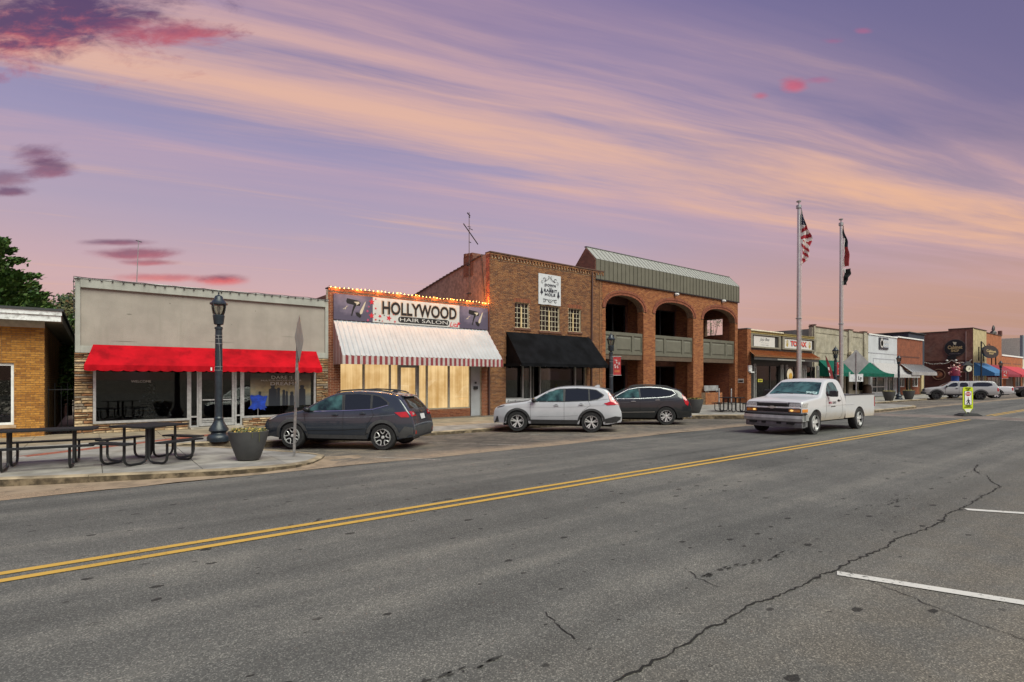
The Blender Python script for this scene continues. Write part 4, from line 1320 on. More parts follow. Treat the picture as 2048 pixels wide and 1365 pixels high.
# steel windows, many panes
M_muntin=mat('old_cream_muntin',(.48,.42,.31),.7,0,.2,10)
M_pane2=glass('old_pane',(.30,.36,.36,1),.85,.06)
M_curt=mat('pale_curtain',(.16,.17,.15),.9,0,.4,4)
for i,w_ in enumerate(wins):
 nx,nz=(4,5)if i!=1 else(6,5)
 if i==2:nx=4
 xs_=[w_[0]+(w_[1]-w_[0])*j/nx for j in range(1,nx)]
 zs_=[w_[2]+(w_[3]-w_[2])*j/nz for j in range(1,nz)]
 f=window(B,w_[0]+.005,w_[1]-.005,w_[2]+.005,w_[3]-.005,YF+.10,.035,M_muntin,M_pane2,xs_,zs_,dep=.06,barw=.026)
 b=MB();xm=w_[0]+(w_[1]-w_[0])*(.52 if i!=2 else .45);b.box(xm-.045,xm+.045,YF+.085,YF+.13,w_[2]+.03,w_[3]-(.25 if i else .2));b.build('centre_post',mat('tan_post',(.52,.40,.22),.7),f)
 b=MB()
 for j in range(16):
  x=w_[0]+(w_[1]-w_[0])*j/15
  if j:b.quad((x0_,yy_,w_[2]),(x,YF+.28+.04*sin(j*2.1),w_[2]),(x,YF+.28+.04*sin(j*2.1),w_[3]-.2*(j%3)),(x0_,yy_,w_[3]-.2*(j%3)))
  x0_,yy_=x,YF+.28+.04*sin(j*2.1)
 b.build('curtain',M_curt,f)
# banner
bx0,bx1,bz0,bz1=PX(1076),PX(1120.5),5.76,7.38
bn=thing('shop_banner','white banner with black scrollwork and lettering over the middle upper window','banner',((bx0+bx1)/2,YF-.05,bz0))
b=MB()
NX=10
pr=None
for i in range(NX+1):
 x=bx0+(bx1-bx0)*i/NX;y=YF-.04-.012*sin(i*1.9)
 cur=[(x,y,bz0-.01*sin(i)),(x,y,bz1)]
 if pr:b.quad(pr[0],cur[0],cur[1],pr[1])
 pr=cur
b.build('cloth',mat('banner_white',(.52,.53,.56),.7,0,.05),bn)
yb_=YF-.062
bw=bx1-bx0;bh_=bz1-bz0
Q=lambda u_,v_:(bx0+bw*u_,bz0+bh_*v_)
def tl(s,u0,u1,v0,v1,**kw):
 a,c=Q(u0,v0),Q(u1,v1)
 text_mesh(s,M_ink2,a[0],c[0],a[1],c[1],yb_,bn,'lettering',.003,**kw)
M_ink2=mat('navy_ink',(.02,.022,.035),.5,0,0)
tl('DOWN',.27,.76,.60,.69,bold=.03,space=1.2)
tl('the',.45,.60,.535,.575)
tl('RABBIT',.24,.82,.42,.52,bold=.03,space=1.2)
tl('HOLE',.28,.74,.29,.385,bold=.03,space=1.2)
def curl(pts,r):
 b=MB();b.tube([(Q(u_,v_)[0],yb_-.002,Q(u_,v_)[1])for u_,v_ in pts],r,5);b.build('scroll_print',M_ink2,bn)
def spiral(cx,cy,r0,r1,a0,a1,n=22):
 return[(cx+(r0+(r1-r0)*i/n)*cos(a0+(a1-a0)*i/n),cy+(r0+(r1-r0)*i/n)*.72*sin(a0+(a1-a0)*i/n))for i in range(n+1)]
for sg_ in(1,-1):
 mir=lambda P_:[(.5+sg_*(u_-.5),v_)for u_,v_ in P_]
 curl(mir(spiral(.76,.835,.03,.095,0,4.6)+[(.70,.77),(.60,.83),(.52,.885)]),.011)
 curl(mir([(.80,.78),(.88,.76),(.90,.72),(.84,.70),(.80,.72)]),.008)
 curl(mir(spiral(.565,.92,.015,.055,0,5)),.008)
 curl(mir(spiral(.76,.12,.02,.095,0,-5.2)+[(.62,.17),(.55,.10),(.5,.085)]),.011)
 curl(mir(spiral(.55,.165,.01,.045,0,5)),.007)
for cu_,cv_ in((.13,.40),(.88,.33)):
 b=MB()
 pts=[Q(cu_+a,cv_+c)for a,c in((0,-.13),(.012,-.05),(.065,-.02),(.03,.04),(.02,.12),(0,.15),(-.02,.12),(-.03,.04),(-.065,-.02),(-.012,-.05))]
 b.prism(pts,'y',yb_-.003,yb_);b.build('ornament_print',M_ink2,bn)
# black awning
M_blk=mat('black_canvas',(.006,.0063,.008),.95,0,.3,1.5,.2,25,spec=.1)
ya=YF-1.45
za,zv,zv2=4.17,2.56,2.40
xa0,xa1=PX(1012),PX(1178);xf0,xf1=FX(1043,ya),FX(1216.5,ya)
b=MB()
pr=None
for i in range(65):
 f_=i/64;sg_=-.045*abs(sin(f_*pi*6))+random.uniform(-.005,.005)
 cur=[(xa0+(xa1-xa0)*f_,YF-.03,za),(xa0+(xa1-xa0)*f_+(xf0-xa0)*(1-f_)*.5+(xf1-xa1)*f_*.5,(YF-.03+ya)/2,(za+zv)/2+sg_),(xf0+(xf1-xf0)*f_,ya,zv)]
 if pr:b.quad(pr[0],pr[1],cur[1],cur[0]);b.quad(pr[1],pr[2],cur[2],cur[1])
 pr=cur
for xw_,xf_ in((xa0,xf0),(xa1,xf1)):
 b.add([(xw_,YF-.03,za),(xf_,ya,zv),(xw_,YF-.03,zv)],[(0,1,2)])
aw=b.build('awning',M_blk,B,smooth=True,sharp=50)
b=MB();pr=None
for i in range(121):
 x=xf0+(xf1-xf0)*i/120
 cur=[(x,ya-.004,zv),(x,ya-.006-.008*sin(i*.7),zv2-.03*abs(sin(i*pi/10))+.02)]
 if pr:b.quad(pr[0],pr[1],cur[1],cur[0])
 pr=cur
b.box(xf0-.004,xf0+.004,ya,YF-.03,zv2,zv);b.box(xf1-.004,xf1+.004,ya,YF-.03,zv2,zv)
b.build('valance',M_blk,aw)
b=MB();b.tube([(xf0,ya+.03,zv2+.04),(xf1,ya+.03,zv2+.04)],.014,6)
for f_ in(0,.33,.66,1):b.tube([(xf0+(xf1-xf0)*f_,ya+.03,zv2+.04),(xa0+(xa1-xa0)*f_,YF-.02,zv2+.04)],.012,6)
b.build('frame',M_alud,aw)
# shopfront
M_fr2=mat('grey_frame',(.30,.31,.31),.5,.4,.1)
ys_=YF+.12
zpan=.78
window(B,sx0,PX(1049),zpan,zsh,ys_,.05,M_fr2)
window(B,PX(1049),PX(1066),.03,zsh,ys_+.02,.07,M_fr2,name='sidelight')
d=window(B,PX(1066),PX(1083),.03,zsh-.2,ys_+.5,.07,M_fr2,name='door')
window(B,PX(1083),PX(1154),.4,zsh,ys_,.05,M_fr2)
window(B,PX(1154),sx1,.4,zsh,ys_,.05,M_fr2)
b=MB();b.box(PX(1083),sx1,YF+.1,YF+.3,-.05,.398);b.build('stall_riser',mat('dark_riser',(.05,.05,.05),.6),B)
b=MB();b.box(sx0,PX(1066),YF+.06,YF+.12,-.05,zpan-.004);b.build('base_panel',mat('banner_white',(.7,.7,.7)),B)
text_mesh('Aesthetics',M_ink2,PX(1014),PX(1050),.56,.72,YF+.055,B,'lettering',.004,shear=.3)
for px_ in(1023,1136):
 b=MB();b.lathe([(.02,.25),(.02,.05),(.05,.04),(.22,0),(.22,-.03),(0,-.05)],(FX(px_,YF+.9),YF+.9,2.32),16);b.build('ceiling_lamp',mat('pale_shade',(.5,.52,.5),.5),B,smooth=True)
b=MB();b.tube([(PX(1183),YF-.07,zt-.1),(PX(1181.5),YF-.07,3.0),(PX(1181.5),YF-.07,-.02)],.05,8);b.build('downpipe',mat('brown_pipe',(.07,.03,.025),.6),B)
b=MB();b.tube([(PX(976.5),YF-.08,5.3),(PX(976.5),YF-.08,-.05)],.05,8);b.build('downpipe',mat('brown_pipe',(.07,.03,.025),.6),B)
b=MB();b.tube([(PX(1199),YF-.035,zt-.3),(PX(1199),YF-.035,.0)],.018,6);b.build('conduit',mat('copper_pipe',(.36,.18,.08),.5),B)
# TV aerial on the parapet
ya_=S(948,500,XR0+.2)[0]
zA=S(948,427,XR0+.2)[1]
t=thing('tv_antenna','old television antenna with bent rods on the tan brick parapet','antenna',(XR0+.2,ya_,6.2))
xA=XR0-.10
b=MB();b.tube([(xA,ya_,5.3),(xA,ya_,zA)],[.022,.016],6);b.build('mast',mat('rusty_pipe',(.10,.06,.05),.6),t)
pz=lambda py:S(948,py,XR0+.2)[1]
for(x0_,p0,x1_,p1,r_)in((-.35,452,.55,488,.028),(-.12,429,.06,434,.03),(0,459,.22,461,.018),(-.02,486,.12,487,.02),(-.02,436,.05,437,.03),(-.1,456,.1,456,.016)):
 b=MB();b.tube([(xA+x0_,ya_,pz(p0)),(xA+(x0_+x1_)/2,ya_,(pz(p0)+pz(p1))/2),(xA+x1_,ya_,pz(p1))],r_,5);b.build('antenna_rod',M_black,t)
for py in(531,588):
 b=MB();b.box(xA-.02,XR0+.02,ya_-.02,ya_+.25,pz(py)-.02,pz(py)+.02);b.build('bracket',M_black,t)
# == 5  two-storey arcade with three arches
XA0,XA1=23.42,FX(1475.5,YF)
B=thing('arcade_building','orange brick building with three two-storey arches and a metal mansard roof','building',((XA0+XA1)/2,YF,0))
PX=lambda p:FX(p,YF)
zw=7.62
arches=[(PX(1205)+.25,PX(1286.7)),(PX(1310.4),PX(1386.4)),(PX(1406.4),PX(1469.8))]
zsp,rise=5.98,.86
def az(i,x):
 a,c=arches[i]
 t=(x-(a+c)/2)/((c-a)/2)
 return zsp+rise*(max(0,1-abs(t)**2.3))**(1/2.1)
def a_hole(i,m=0.0):
 a,c=arches[i]
 def h(z):
  if z<zsp:return(a,c)
  if z>=zsp+rise+m:return None
  k_=min(1,(z-zsp)/(rise+m))
  t=(1-k_**2.1)**(1/2.3)
  w=(c-a)/2+m
  return((a+c)/2-w*t,(a+c)/2+w*t)
 return h
TH_=.46
b=MB()
edges=[XA0]+[e for a in arches for e in a]+[XA1]
for a,c in zip(edges[::2],edges[1::2]):
 b.box(a,c,YF,YF+TH_,-.15,zw)
for i,(a,c)in enumerate(arches):
 n=28
 for j in range(n):
  x0_,x1_=a+(c-a)*j/n,a+(c-a)*(j+1)/n
  b.hexa([(x0_,YF,az(i,x0_)),(x1_,YF,az(i,x1_)),(x1_,YF+TH_,az(i,x1_)),(x0_,YF+TH_,az(i,x0_)),(x0_,YF,zw),(x1_,YF,zw),(x1_,YF+TH_,zw),(x0_,YF+TH_,zw)])
b.build('wall',M_mortar_d,B)
RING=.30
b=MB();brick_rows(b,XA0+.0,XA1,-.02,zw,facade(YF),[a_hole(i,RING)for i in range(3)]+[lambda z,i=i:a_hole(i)(z)for i in range(3)])
# jamb faces of the piers (the left-facing sides are seen)
for i,(a,c)in enumerate(arches):
 brick_rows(b,YF+.005,YF+TH_,-.02,zsp+.2,sidewall(c),depth=.006)
b.build('brickwork',M_br_arch,B,kind='stuff')
b=MB()
for i,(a,c)in enumerate(arches):
 pts=[]
 n=160
 for j in range(n+1):
  x=a+(c-a)*(.5-.5*cos(pi*j/n));pts.append(Vector((x,az(i,x))))
 # rows of radial bricks following the curve
 L=[0]
 for p,q_ in zip(pts,pts[1:]):L.append(L[-1]+(q_-p).length)
 nb=int(L[-1]/.075)
 def at(s_):
  for j in range(len(L)-1):
   if L[j]<=s_<=L[j+1]:
    f_=(s_-L[j])/max(1e-6,L[j+1]-L[j]);p=pts[j].lerp(pts[j+1],f_);d_=(pts[j+1]-pts[j]).normalized();return p,Vector((-d_.y,d_.x))
  return pts[-1],Vector((1,0))
 for ring in range(2):
  r0,r1=ring*.15+.004,ring*.15+.143
  for j in range(nb):
   (p,n0),(q_,n1)=at(L[-1]*(j+.06)/nb),at(L[-1]*(j+.94)/nb)
   b.t=random.random()*.7
   dp=.035+.03*ring+random.uniform(-.002,.002)
   A=[p+n0*r0,q_+n1*r0,q_+n1*r1,p+n0*r1]
   b.hexa([(A[0].x,YF+.02,A[0].y),(A[1].x,YF+.02,A[1].y),(A[2].x,YF+.02,A[2].y),(A[3].x,YF+.02,A[3].y),(A[0].x,YF-dp,A[0].y),(A[1].x,YF-dp,A[1].y),(A[2].x,YF-dp,A[2].y),(A[3].x,YF-dp,A[3].y)])
 soldier(b,a-.3,a-.002,zsp-.0,zsp+.001,facade(YF))
b.build('arch_rings',mat('arch_brick',W,.85,0,.2,18,stops=rampc((.17,.05,.028),(.24,.072,.036),(.29,.095,.045))),B,kind='stuff')
# spaces behind: floors, ceiling, cross walls, dark glazing
yb0=23.35;YB3=24.7
b=MB();b.box(XA0,XA1,YF+TH_+.002,YB3+.26,7.25,7.4);b.build('ceiling',mat('porch_ceiling',(.10,.08,.06),.9),B)
b=MB();b.box(XA0,XA1,YF+TH_+.002,YB3+.3,3.05,3.25);b.build('gallery_floor',mat('porch_slab',(.07,.06,.055),.9),B)
b=MB();b.box(XA0,XA1,YF-.002,YB3+.3,-.2,.02);b.build('porch_floor',mat('porch_paving',(.16,.07,.045),.9,0,.2,5),B)
XI=arches[2][0]-.35
rx0,rx1=FX(1408,yb0),FX(1443,yb0)
# back walls with dark glass
b=MB();b.box(arches[1][1]+.66,XA1-.5,YB3,YB3+.25,-.1,7.25);holed(b,XA0,arches[1][1]+.64,yb0,yb0+.25,-.1,7.25,[(arches[0][0]+.2,arches[0][1]+.3,.1,2.7),(arches[0][0]+.2,arches[0][1]+.3,3.5,6.6),(arches[1][0]-.5,arches[1][1]+.3,.1,2.7),(arches[1][0]-.5,arches[1][1]+.3,3.5,6.6)])
b.build('back_wall',M_bt_dark,B)
for i in range(2):
 a,c=arches[i]
 for z0_,z1_ in((.1,2.7),(3.5,6.6)):
  x0_,x1_=a+(.2 if i==0 else-.5),c+.3
  window(B,x0_+.01,x1_-.01,z0_+.01,z1_-.01,yb0+.05,.06,mat('bronze_frame',(.03,.03,.033),.4,.5),None,[x0_+(x1_-x0_)*j/3 for j in(1,2)])
b=MB();b.box(XA0+.1,XI,yb0+2.5,yb0+2.6,0,7);b.box(XA0+.1,XI,yb0+.26,yb0+2.5,7.0,7.1);b.build('inner_wall',M_room,B)
for x,ye_ in((arches[0][1]+.45,yb0),(arches[1][1]+.4,YB3)):
 b=MB();b.box(x,x+.24,YF+TH_+.002,ye_+.1,.02,7.25);b.build('cross_wall',M_mortar_d,B)
 b=MB();brick_rows(b,YF+TH_,yb0,.03,7.2,sidewall(x),depth=.006);b.build('cross_brickwork',M_br_arch,B,kind='stuff')
xe=arches[2][1]+.02
b=MB()
for z0_,z1_ in((-.1,5.12),(6.42,7.25)):b.box(xe,XA1-.002,YF+TH_+.002,YB3+.25,z0_,z1_)
for y0_,y1_ in((YF+TH_+.002,22.72),(24.25,YB3+.25)):b.box(xe,XA1-.002,y0_,y1_,5.122,6.418)
b.build('cross_wall',M_mortar_d,B)
b=MB();brick_rows(b,YF+TH_,YB3,.03,7.2,sidewall(xe),[rect_hole(22.72,24.25,5.1,6.44)],depth=.006);b.build('cross_brickwork',M_br_salon,B,kind='stuff')
# panelled balcony fronts
M_olive=mat('olive_grey_paint',(.115,.11,.085),.55,0,.08,3)
M_olive2=mat('olive_panel',(.125,.12,.094),.55,0,.06,3)
for i,(a,c)in enumerate(arches):
 y0_=YF+.12
 z0_,z1_=3.28,4.62
 b=MB()
 b.box(a+.002,c-.002,y0_,y0_+.12,z0_,z1_)
 b.box(a+.002,c-.002,y0_-.05,y0_,z0_,z0_+.17);b.box(a+.002,c-.002,y0_-.05,y0_,z1_-.19,z1_)
 w=c-a
 for f_ in(0,.265,.735,1):
  xm=a+w*f_
  b.box(max(a+.002,xm-.09),min(c-.002,xm+.09),y0_-.049,y0_,z0_+.17,z1_-.19)
 bal=b.build('balcony_front',M_olive,B)
 for f0,f1 in((0,.265),(.265,.735),(.735,1)):
  x0_,x1_=a+w*f0+.17,a+w*f1-.17
  if f0==0:x0_=a+.17
  b=MB()
  zz0,zz1=z0_+.26,z1_-.28
  q_=.07
  b.add([(x0_,y0_-.002,zz0),(x1_,y0_-.002,zz0),(x1_,y0_-.002,zz1),(x0_,y0_-.002,zz1),(x0_+q_,y0_-.045,zz0+q_),(x1_-q_,y0_-.045,zz0+q_),(x1_-q_,y0_-.045,zz1-q_),(x0_+q_,y0_-.045,zz1-q_)],[(4,5,6,7),(0,1,5,4),(1,2,6,5),(2,3,7,6),(3,0,4,7)])
  b.build('raised_panel',M_olive2,bal)
 b=MB();b.box(a+.002,c-.002,YF+.1,YF+TH_,2.98,3.272);b.build('beam',mat('beam_brown',(.09,.06,.04),.8),B)
# standing-seam mansard
M_seam=mat('olive_standing_seam',(.135,.128,.098),.5,.1,.06,1.5,streak=((.15,.14,.11,1),.3))
yrf=YF-.06
ze,zr,yr=8.70,9.52,YF+.75
rxa,rxb=XA0-.55,XA1+.06
n=42
for i in range(n):
 x0_,x1_=rxa+(rxb-rxa)*i/n,rxa+(rxb-rxa)*(i+1)/n
 b=MB()
 b.box(x0_+.012,x1_-.012,yrf,yrf+.03,zw-.04,ze);b.box(x1_-.012,x1_+.012,yrf-.035,yrf+.03,zw-.04,ze+.015)
 b.build('seam_panel',M_seam,B)
 b=MB()
 b.hexa([(x0_+.012,yrf,ze+.004),(x1_-.012,yrf,ze+.004),(x1_-.012,yr,zr),(x0_+.012,yr,zr),(x0_+.012,yrf-.02,ze+.034),(x1_-.012,yrf-.02,ze+.034),(x1_-.012,yr-.02,zr+.03),(x0_+.012,yr-.02,zr+.03)])
 b.hexa([(x1_-.012,yrf,ze+.0),(x1_+.012,yrf,ze+.0),(x1_+.012,yr,zr),(x1_-.012,yr,zr),(x1_-.012,yrf-.04,ze+.06),(x1_+.012,yrf-.04,ze+.06),(x1_+.012,yr-.04,zr+.06),(x1_-.012,yr-.04,zr+.06)])
 b.build('roof_sheet',mat('sky_reflecting_roof_tone',(.36,.36,.33),.4,.15,.05),B)  # slope coloured paler than the upright sheets: sky reflection put into the colour
b=MB();b.box(rxa,rxb,yrf-.05,yrf-.0,zw-.11,zw-.045);b.build('drip_edge',M_black,B)
b=MB();b.box(rxa-.02,rxb+.02,yr-.05,yr+.12,zr+.03,zr+.08);b.build('ridge_cap',mat('ridge_metal',(.12,.13,.12),.5,.5),B)
b=MB();poly=[(yrf+.035,zw),(yrf+.035,ze),(yr,zr-.01),(yr+1.6,ze-.9),(yr+1.6,zw)]
b.prism(poly,'x',rxa-.03,rxa+.2);b.build('gable',M_bt_dark,B)
b=MB();b.prism(poly,'x',rxb-.2,rxb);b.build('gable',M_bt_dark,B)
b=MB();b.hexa([(rxa+.2,yr+.12,zr),(rxb-.2,yr+.12,zr),(rxb-.2,yr+1.6,ze-.9),(rxa+.2,yr+1.6,ze-.9),(rxa+.2,yr+.12,zr+.04),(rxb-.2,yr+.12,zr+.04),(rxb-.2,yr+1.6,ze-.86),(rxa+.2,yr+1.6,ze-.86)]);b.build('roof_back',M_seam,B)
b=MB();b.box(XA0,XI,YB3+.3,40,7.1,7.3);b.build('roof',mat('roof_felt',(.05,.05,.05),.9),B)
b=MB();b.box(XA0,XA0+.2,YF+TH_+.002,40,-.1,7.1);b.build('end_wall',M_bt_dark,B)
for px,py in((1349,590),(1443,603)):
 t=thing('flood_light','small white floodlight on the orange brick wall above the %s arch'%('middle'if px<1400 else 'right-hand'),'floodlight',(PX(px),YF-.05,FZ(px,py,YF)))
 x,z=PX(px),FZ(px,py,YF)
 b=MB();b.box(x-.08,x-.02,YF-.1,YF-.01,z-.08,z+.04);b.build('bracket',M_black,t)
 b=MB();b.lathe([(.05,0),(.09,.06),(.11,.22),(.10,.24),(0,.24)],(x+.02,YF-.32,z),14,'y');b.build('lamp_head',M_white,t,smooth=True)
# low wall, counter and handrail posts in the right bay
t=thing('low_wall','low orange brick wall with a red pier in front of the right-hand arch','wall',(arches[2][0]+.5,YF+.2,0))
b=MB();b.box(arches[2][0]-.9,arches[2][0]+1.15,YF-.75,YF-.45,-.1,.86);b.build('core',M_mortar,t)
b=MB();brick_rows(b,arches[2][0]-.9,arches[2][0]+1.15,.0,.80,facade(YF-.75));soldier(b,arches[2][0]-.9,arches[2][0]+1.15,.80,.87,facade(YF-.75));b.build('brickwork',M_br_arch,t,kind='stuff')
t=thing('metal_counter','grey metal panel on brackets above the low brick wall','counter',(arches[2][0]+.9,YF+.8,1.0))
x0_,x1_=FX(1408,YF-.2),FX(1436,YF-.2)
b=MB();b.box(x0_,x1_,YF-.22,YF-.17,FZ(1420,782,YF-.2),FZ(1420,771.5,YF-.2));b.build('panel',mat('grey_sheet',(.30,.31,.32),.5,.3,.2,3),t)
for x in(x0_+.2,x1_-.2):
 b=MB();b.box(x-.03,x+.03,YF-.44,YF-.17,.872,.93);b.box(x-.03,x+.03,YF-.2,YF-.165,.93,FZ(1420,780,YF-.2));b.build('bracket',M_alud,t)
for i,px in enumerate((1438,1462.5)):
 yy=YF-1.6;x=FX(px,yy)
 t=thing('handrail_post',('short'if i==0 else 'second')+' grey steel post '+('beside the low brick wall'if i==0 else 'standing between the picnic table and the right brick pier'),'post',(x,yy,0),group='handrail posts')
 b=MB();b.tube([(x,yy,zwalk(x,yy)),(x,yy,1.1-.03*i)],.045,10);b.build('shaft',M_steel,t)
 b=MB();b.lathe([(.05,0),(.05,.03),(.03,.06),(0,.065)],(x,yy,1.1-.03*i),10);b.build('cap',M_steel,t)
# == 6  black double shopfront with copper awning
YT=21.25
XT0,XT1=XA1+.08,FX(1624,YT)
PT=lambda p:FX(p,YT)
B=thing('black_shopfront','low black shopfront with two framed signs and a copper awning','building',((XT0+XT1)/2,YT,0))
zt=FZ(1560,666.5,YT)
b=MB();b.box(XT0,PT(1495.5),YT-.25,YT+.6,-.15,5.55);b.build('brick_pier',M_mortar_d,B)
b=MB();brick_rows(b,XT0,PT(1495.5),-.02,5.5,facade(YT-.25));brick_rows(b,YT-.25,YT+.6,-.02,5.5,sidewall(XT0),depth=.006);b.build('pier_brickwork',M_br_arch,B,kind='stuff')
b=MB();b.box(XT0-.03,PT(1495.5)+.03,YT-.28,YT+.63,5.552,5.60);b.build('pier_cap',M_alud,B)
M_blackp=mat('black_wood_paint',(.022,.021,.02),.55,0,.15,4)
M_pil=mat('grey_pilaster',(.27,.265,.25),.6,0,.08)
x0_=PT(1495.5)+.002
holes=[(PT(1511),PT(1560),.35,2.9),(PT(1575),PT(1600),.35,2.9),(PT(1611),PT(1631.5),.35,2.9)]
b=MB();holed(b,x0_,XT1,YT,YT+.25,-.15,zt-.25,holes);b.build('wall',M_blackp,B)
shell(B,XT0,XT1,YT+.62,38,zt-.3,M_bt_dark)
M_gold=mat('old_gold_cornice',(.36,.28,.10),.6,.15,.2,6)
b=MB();b.box(x0_,XT1+.1,YT-.14,YT+.2,zt-.25,zt-.10);b.box(x0_,XT1+.1,YT-.22,YT+.2,zt-.098,zt-.06);b.build('cornice',M_gold,B)
b=MB();b.box(x0_,PT(1561),YT-.25,YT+.22,zt-.058,zt+.02);b.build('white_capping',mat('cream_capping',(.72,.66,.52),.5),B)
b=MB()
for i in range(70):
 x=PT(1562)+(XT1-PT(1562))*i/70
 b.box(x,x+.085,YT-.16,YT-.139,zt-.24,zt-.11)
b.build('dentils',M_gold,B)
M_gfr=mat('sage_sign_frame',(.19,.175,.135),.55,0,.08)
for(a,c,t_,b_,wa,wc,wt,wb,txt)in((1498,1559,669,697.5,1506.5,1548.5,674,694,0),(1562.5,1629.5,676,701.5,1568.5,1622.5,680.5,699,1)):
 m_=(a+c)/2
 z0_,z1_=FZ(m_,b_,YT),FZ(m_,t_,YT)
 f=MB();X0_,X1_=PT(a),PT(c)
 f.box(X0_,X1_,YT-.12,YT-.002,z0_,z0_+.13);f.box(X0_,X1_,YT-.12,YT-.002,z1_-.13,z1_)
 f.box(X0_,X0_+.35,YT-.12,YT-.002,z0_+.13,z1_-.13);f.box(X1_-.35,X1_,YT-.12,YT-.002,z0_+.13,z1_-.13)
 lab='white sign with thin dark script in a sage frame'if txt==0 else 'white sign with chunky red letters between two gold dollar-like marks'
 t=thing('framed_sign',lab,'sign',(PT(m_),YT-.06,z0_))
 f.build('frame',M_gfr,t,bevel=.01)
 wx0,wx1,wz0,wz1=PT(wa),PT(wc),FZ(m_,wb,YT),FZ(m_,wt,YT)
 b=MB();b.box(X0_+.352,X1_-.352,YT-.03,YT-.002,z0_+.132,z1_-.132);b.build('backing',M_blackp,t)
 b=MB();b.box(wx0,wx1,YT-.045,YT-.032,wz0,wz1);b.build('board',M_wsign,t)
 W_,H_=wx1-wx0,wz1-wz0
 ys2=YT-.047
 if txt==0:
  text_mesh('Juju Bee',M_ink2,wx0+.27*W_,wx0+.73*W_,wz0+.48*H_,wz0+.88*H_,ys2,t,'lettering',.004,shear=.4)
  text_mesh('BOUTIQUE',mat('grey_ink',(.35,.36,.38),.5,0,0),wx0+.33*W_,wx0+.7*W_,wz0+.33*H_,wz0+.42*H_,ys2,t,'lettering',.003)
  text_mesh('custom gifts',mat('grey_ink2',(.22,.23,.25),.5,0,0),wx0+.33*W_,wx0+.7*W_,wz0+.1*H_,wz0+.22*H_,ys2,t,'lettering',.003)
 else:
  text_mesh('TOMAX',mat('dark_blue_ink',(.02,.02,.09),.5,0,0),wx0+.195*W_,wx0+.80*W_,wz0+.24*H_,wz0+.86*H_,ys2,t,'lettering',.003,bold=.07)
  text_mesh('TOMAX',mat('orange_red_ink',(.55,.05,.025),.5,0,0),wx0+.21*W_,wx0+.785*W_,wz0+.30*H_,wz0+.82*H_,ys2-.003,t,'lettering',.005,bold=.045)
  for f_ in(.085,.915):
   text_mesh('$',mat('gold_ink',(.35,.26,.07),.5,0,0),wx0+(f_-.04)*W_,wx0+(f_+.04)*W_,wz0+.14*H_,wz0+.88*H_,ys2,t,'lettering',.004,bold=.05)
# copper awning of narrow sheets
M_cop=mat('copper_sheet',(.44,.17,.06),.4,.45,.15,2)
za_,zb_=FZ(1560,704,YT),FZ(1575,713.5,YT-1.0)
n=46
aw=None
xw0,xw1=x0_+.05,XT1-.05
xg0,xg1=FX(1508.5,YT-1.0),FX(1640,YT-1.0)
b=MB()
for i in range(n):
 f0,f1=i/n,(i+1)/n
 A0,A1=xw0+(xw1-xw0)*f0,xw0+(xw1-xw0)*f1
 C0,C1=xg0+(xg1-xg0)*f0,xg0+(xg1-xg0)*f1
 e=.04
 b.quad((A0,YT-.01,za_),(C0,YT-1.0,zb_),(C1-e,YT-1.0,zb_),(A1-e,YT-.01,za_))
 b.hexa([(A1-e,YT-.01,za_-.02),(A1,YT-.01,za_-.02),(C1,YT-1.0,zb_-.02),(C1-e,YT-1.0,zb_-.02),(A1-e,YT-.01,za_+.05),(A1,YT-.01,za_+.05),(C1,YT-1.0,zb_+.05),(C1-e,YT-1.0,zb_+.05)])
aw=b.build('awning',M_cop,B)
b=MB();b.box(xg0,xg1,YT-1.03,YT-.97,zb_-.12,zb_-.03);b.build('awning_edge',mat('copper_edge',(.25,.12,.05),.5,.4),aw)
b=MB();b.box(xg0+.1,xg1-.1,YT-.95,YT-.9,zb_-.34,zb_-.13);b.build('fascia',mat('black_fascia',(.05,.05,.05),.5),B)
b=MB();b.box(PT(1530),PT(1585),YT-.99,YT-.955,zb_-.32,zb_-.22);b.build('light_strip',M_pil,B)
for px in(1507.5,1562.5,1571.5,1604,1608.5,1634):
 x=PT(px);w_=.16
 p=MB()
 for dx_ in(-w_,w_-.07):p.box(x+dx_,x+dx_+.07,YT-.12,YT-.002,-.05,2.95)
 for z in(.0,2.62,2.88):p.box(x-w_+.07,x+w_-.07,YT-.11,YT-.002,z,z+.1)
 p.box(x-w_-.03,x+w_+.03,YT-.15,YT-.001,-.06,.0)
 p.box(x-.05,x+.05,YT-.1,YT-.003,2.74,2.86)
 p.build('pilaster',M_pil,B)
for h in holes:
 window(B,h[0]+.01,h[1]-.01,h[2]+.01,h[3]-.01,YT+.05,.06,M_blackp,None,[h[0]+(h[1]-h[0])*.62])
t=thing('window_sign','small yellow OPEN sign inside the black shopfront window','sign',(PT(1521),YT-.02,1.2))
a,c=PT(1515.5),PT(1524.5);z0_,z1_=FZ(1520,764.5,YT),FZ(1520,758.5,YT)
b=MB();b.box(a,c,YT-.02,YT-.0,z0_,z1_);b.build('plate',mat('sign_yellow',(.50,.46,.05),.5),t)
text_mesh('OPEN',M_ink,a+.1,c-.1,z0_+.06,z1_-.06,YT-.022,t,'lettering',.003,bold=.03)
t=thing('mannequin','grey dressed shop mannequin behind the black shopfront window','mannequin',(PT(1532),YT+.7,.6))
mx,my=FX(1532,YT+.7),YT+.7
b=MB();b.lathe([(.18,.0),(.30,.05),(.27,.45),(.20,.8),(.25,1.1),(.24,1.32),(.09,1.45),(.07,1.52),(.11,1.62),(.10,1.78),(0,1.84)],(mx,my,.62),14);b.build('body',mat('mannequin_grey',(.22,.22,.2),.7,0,.4,6),t,smooth=True,sharp=60)
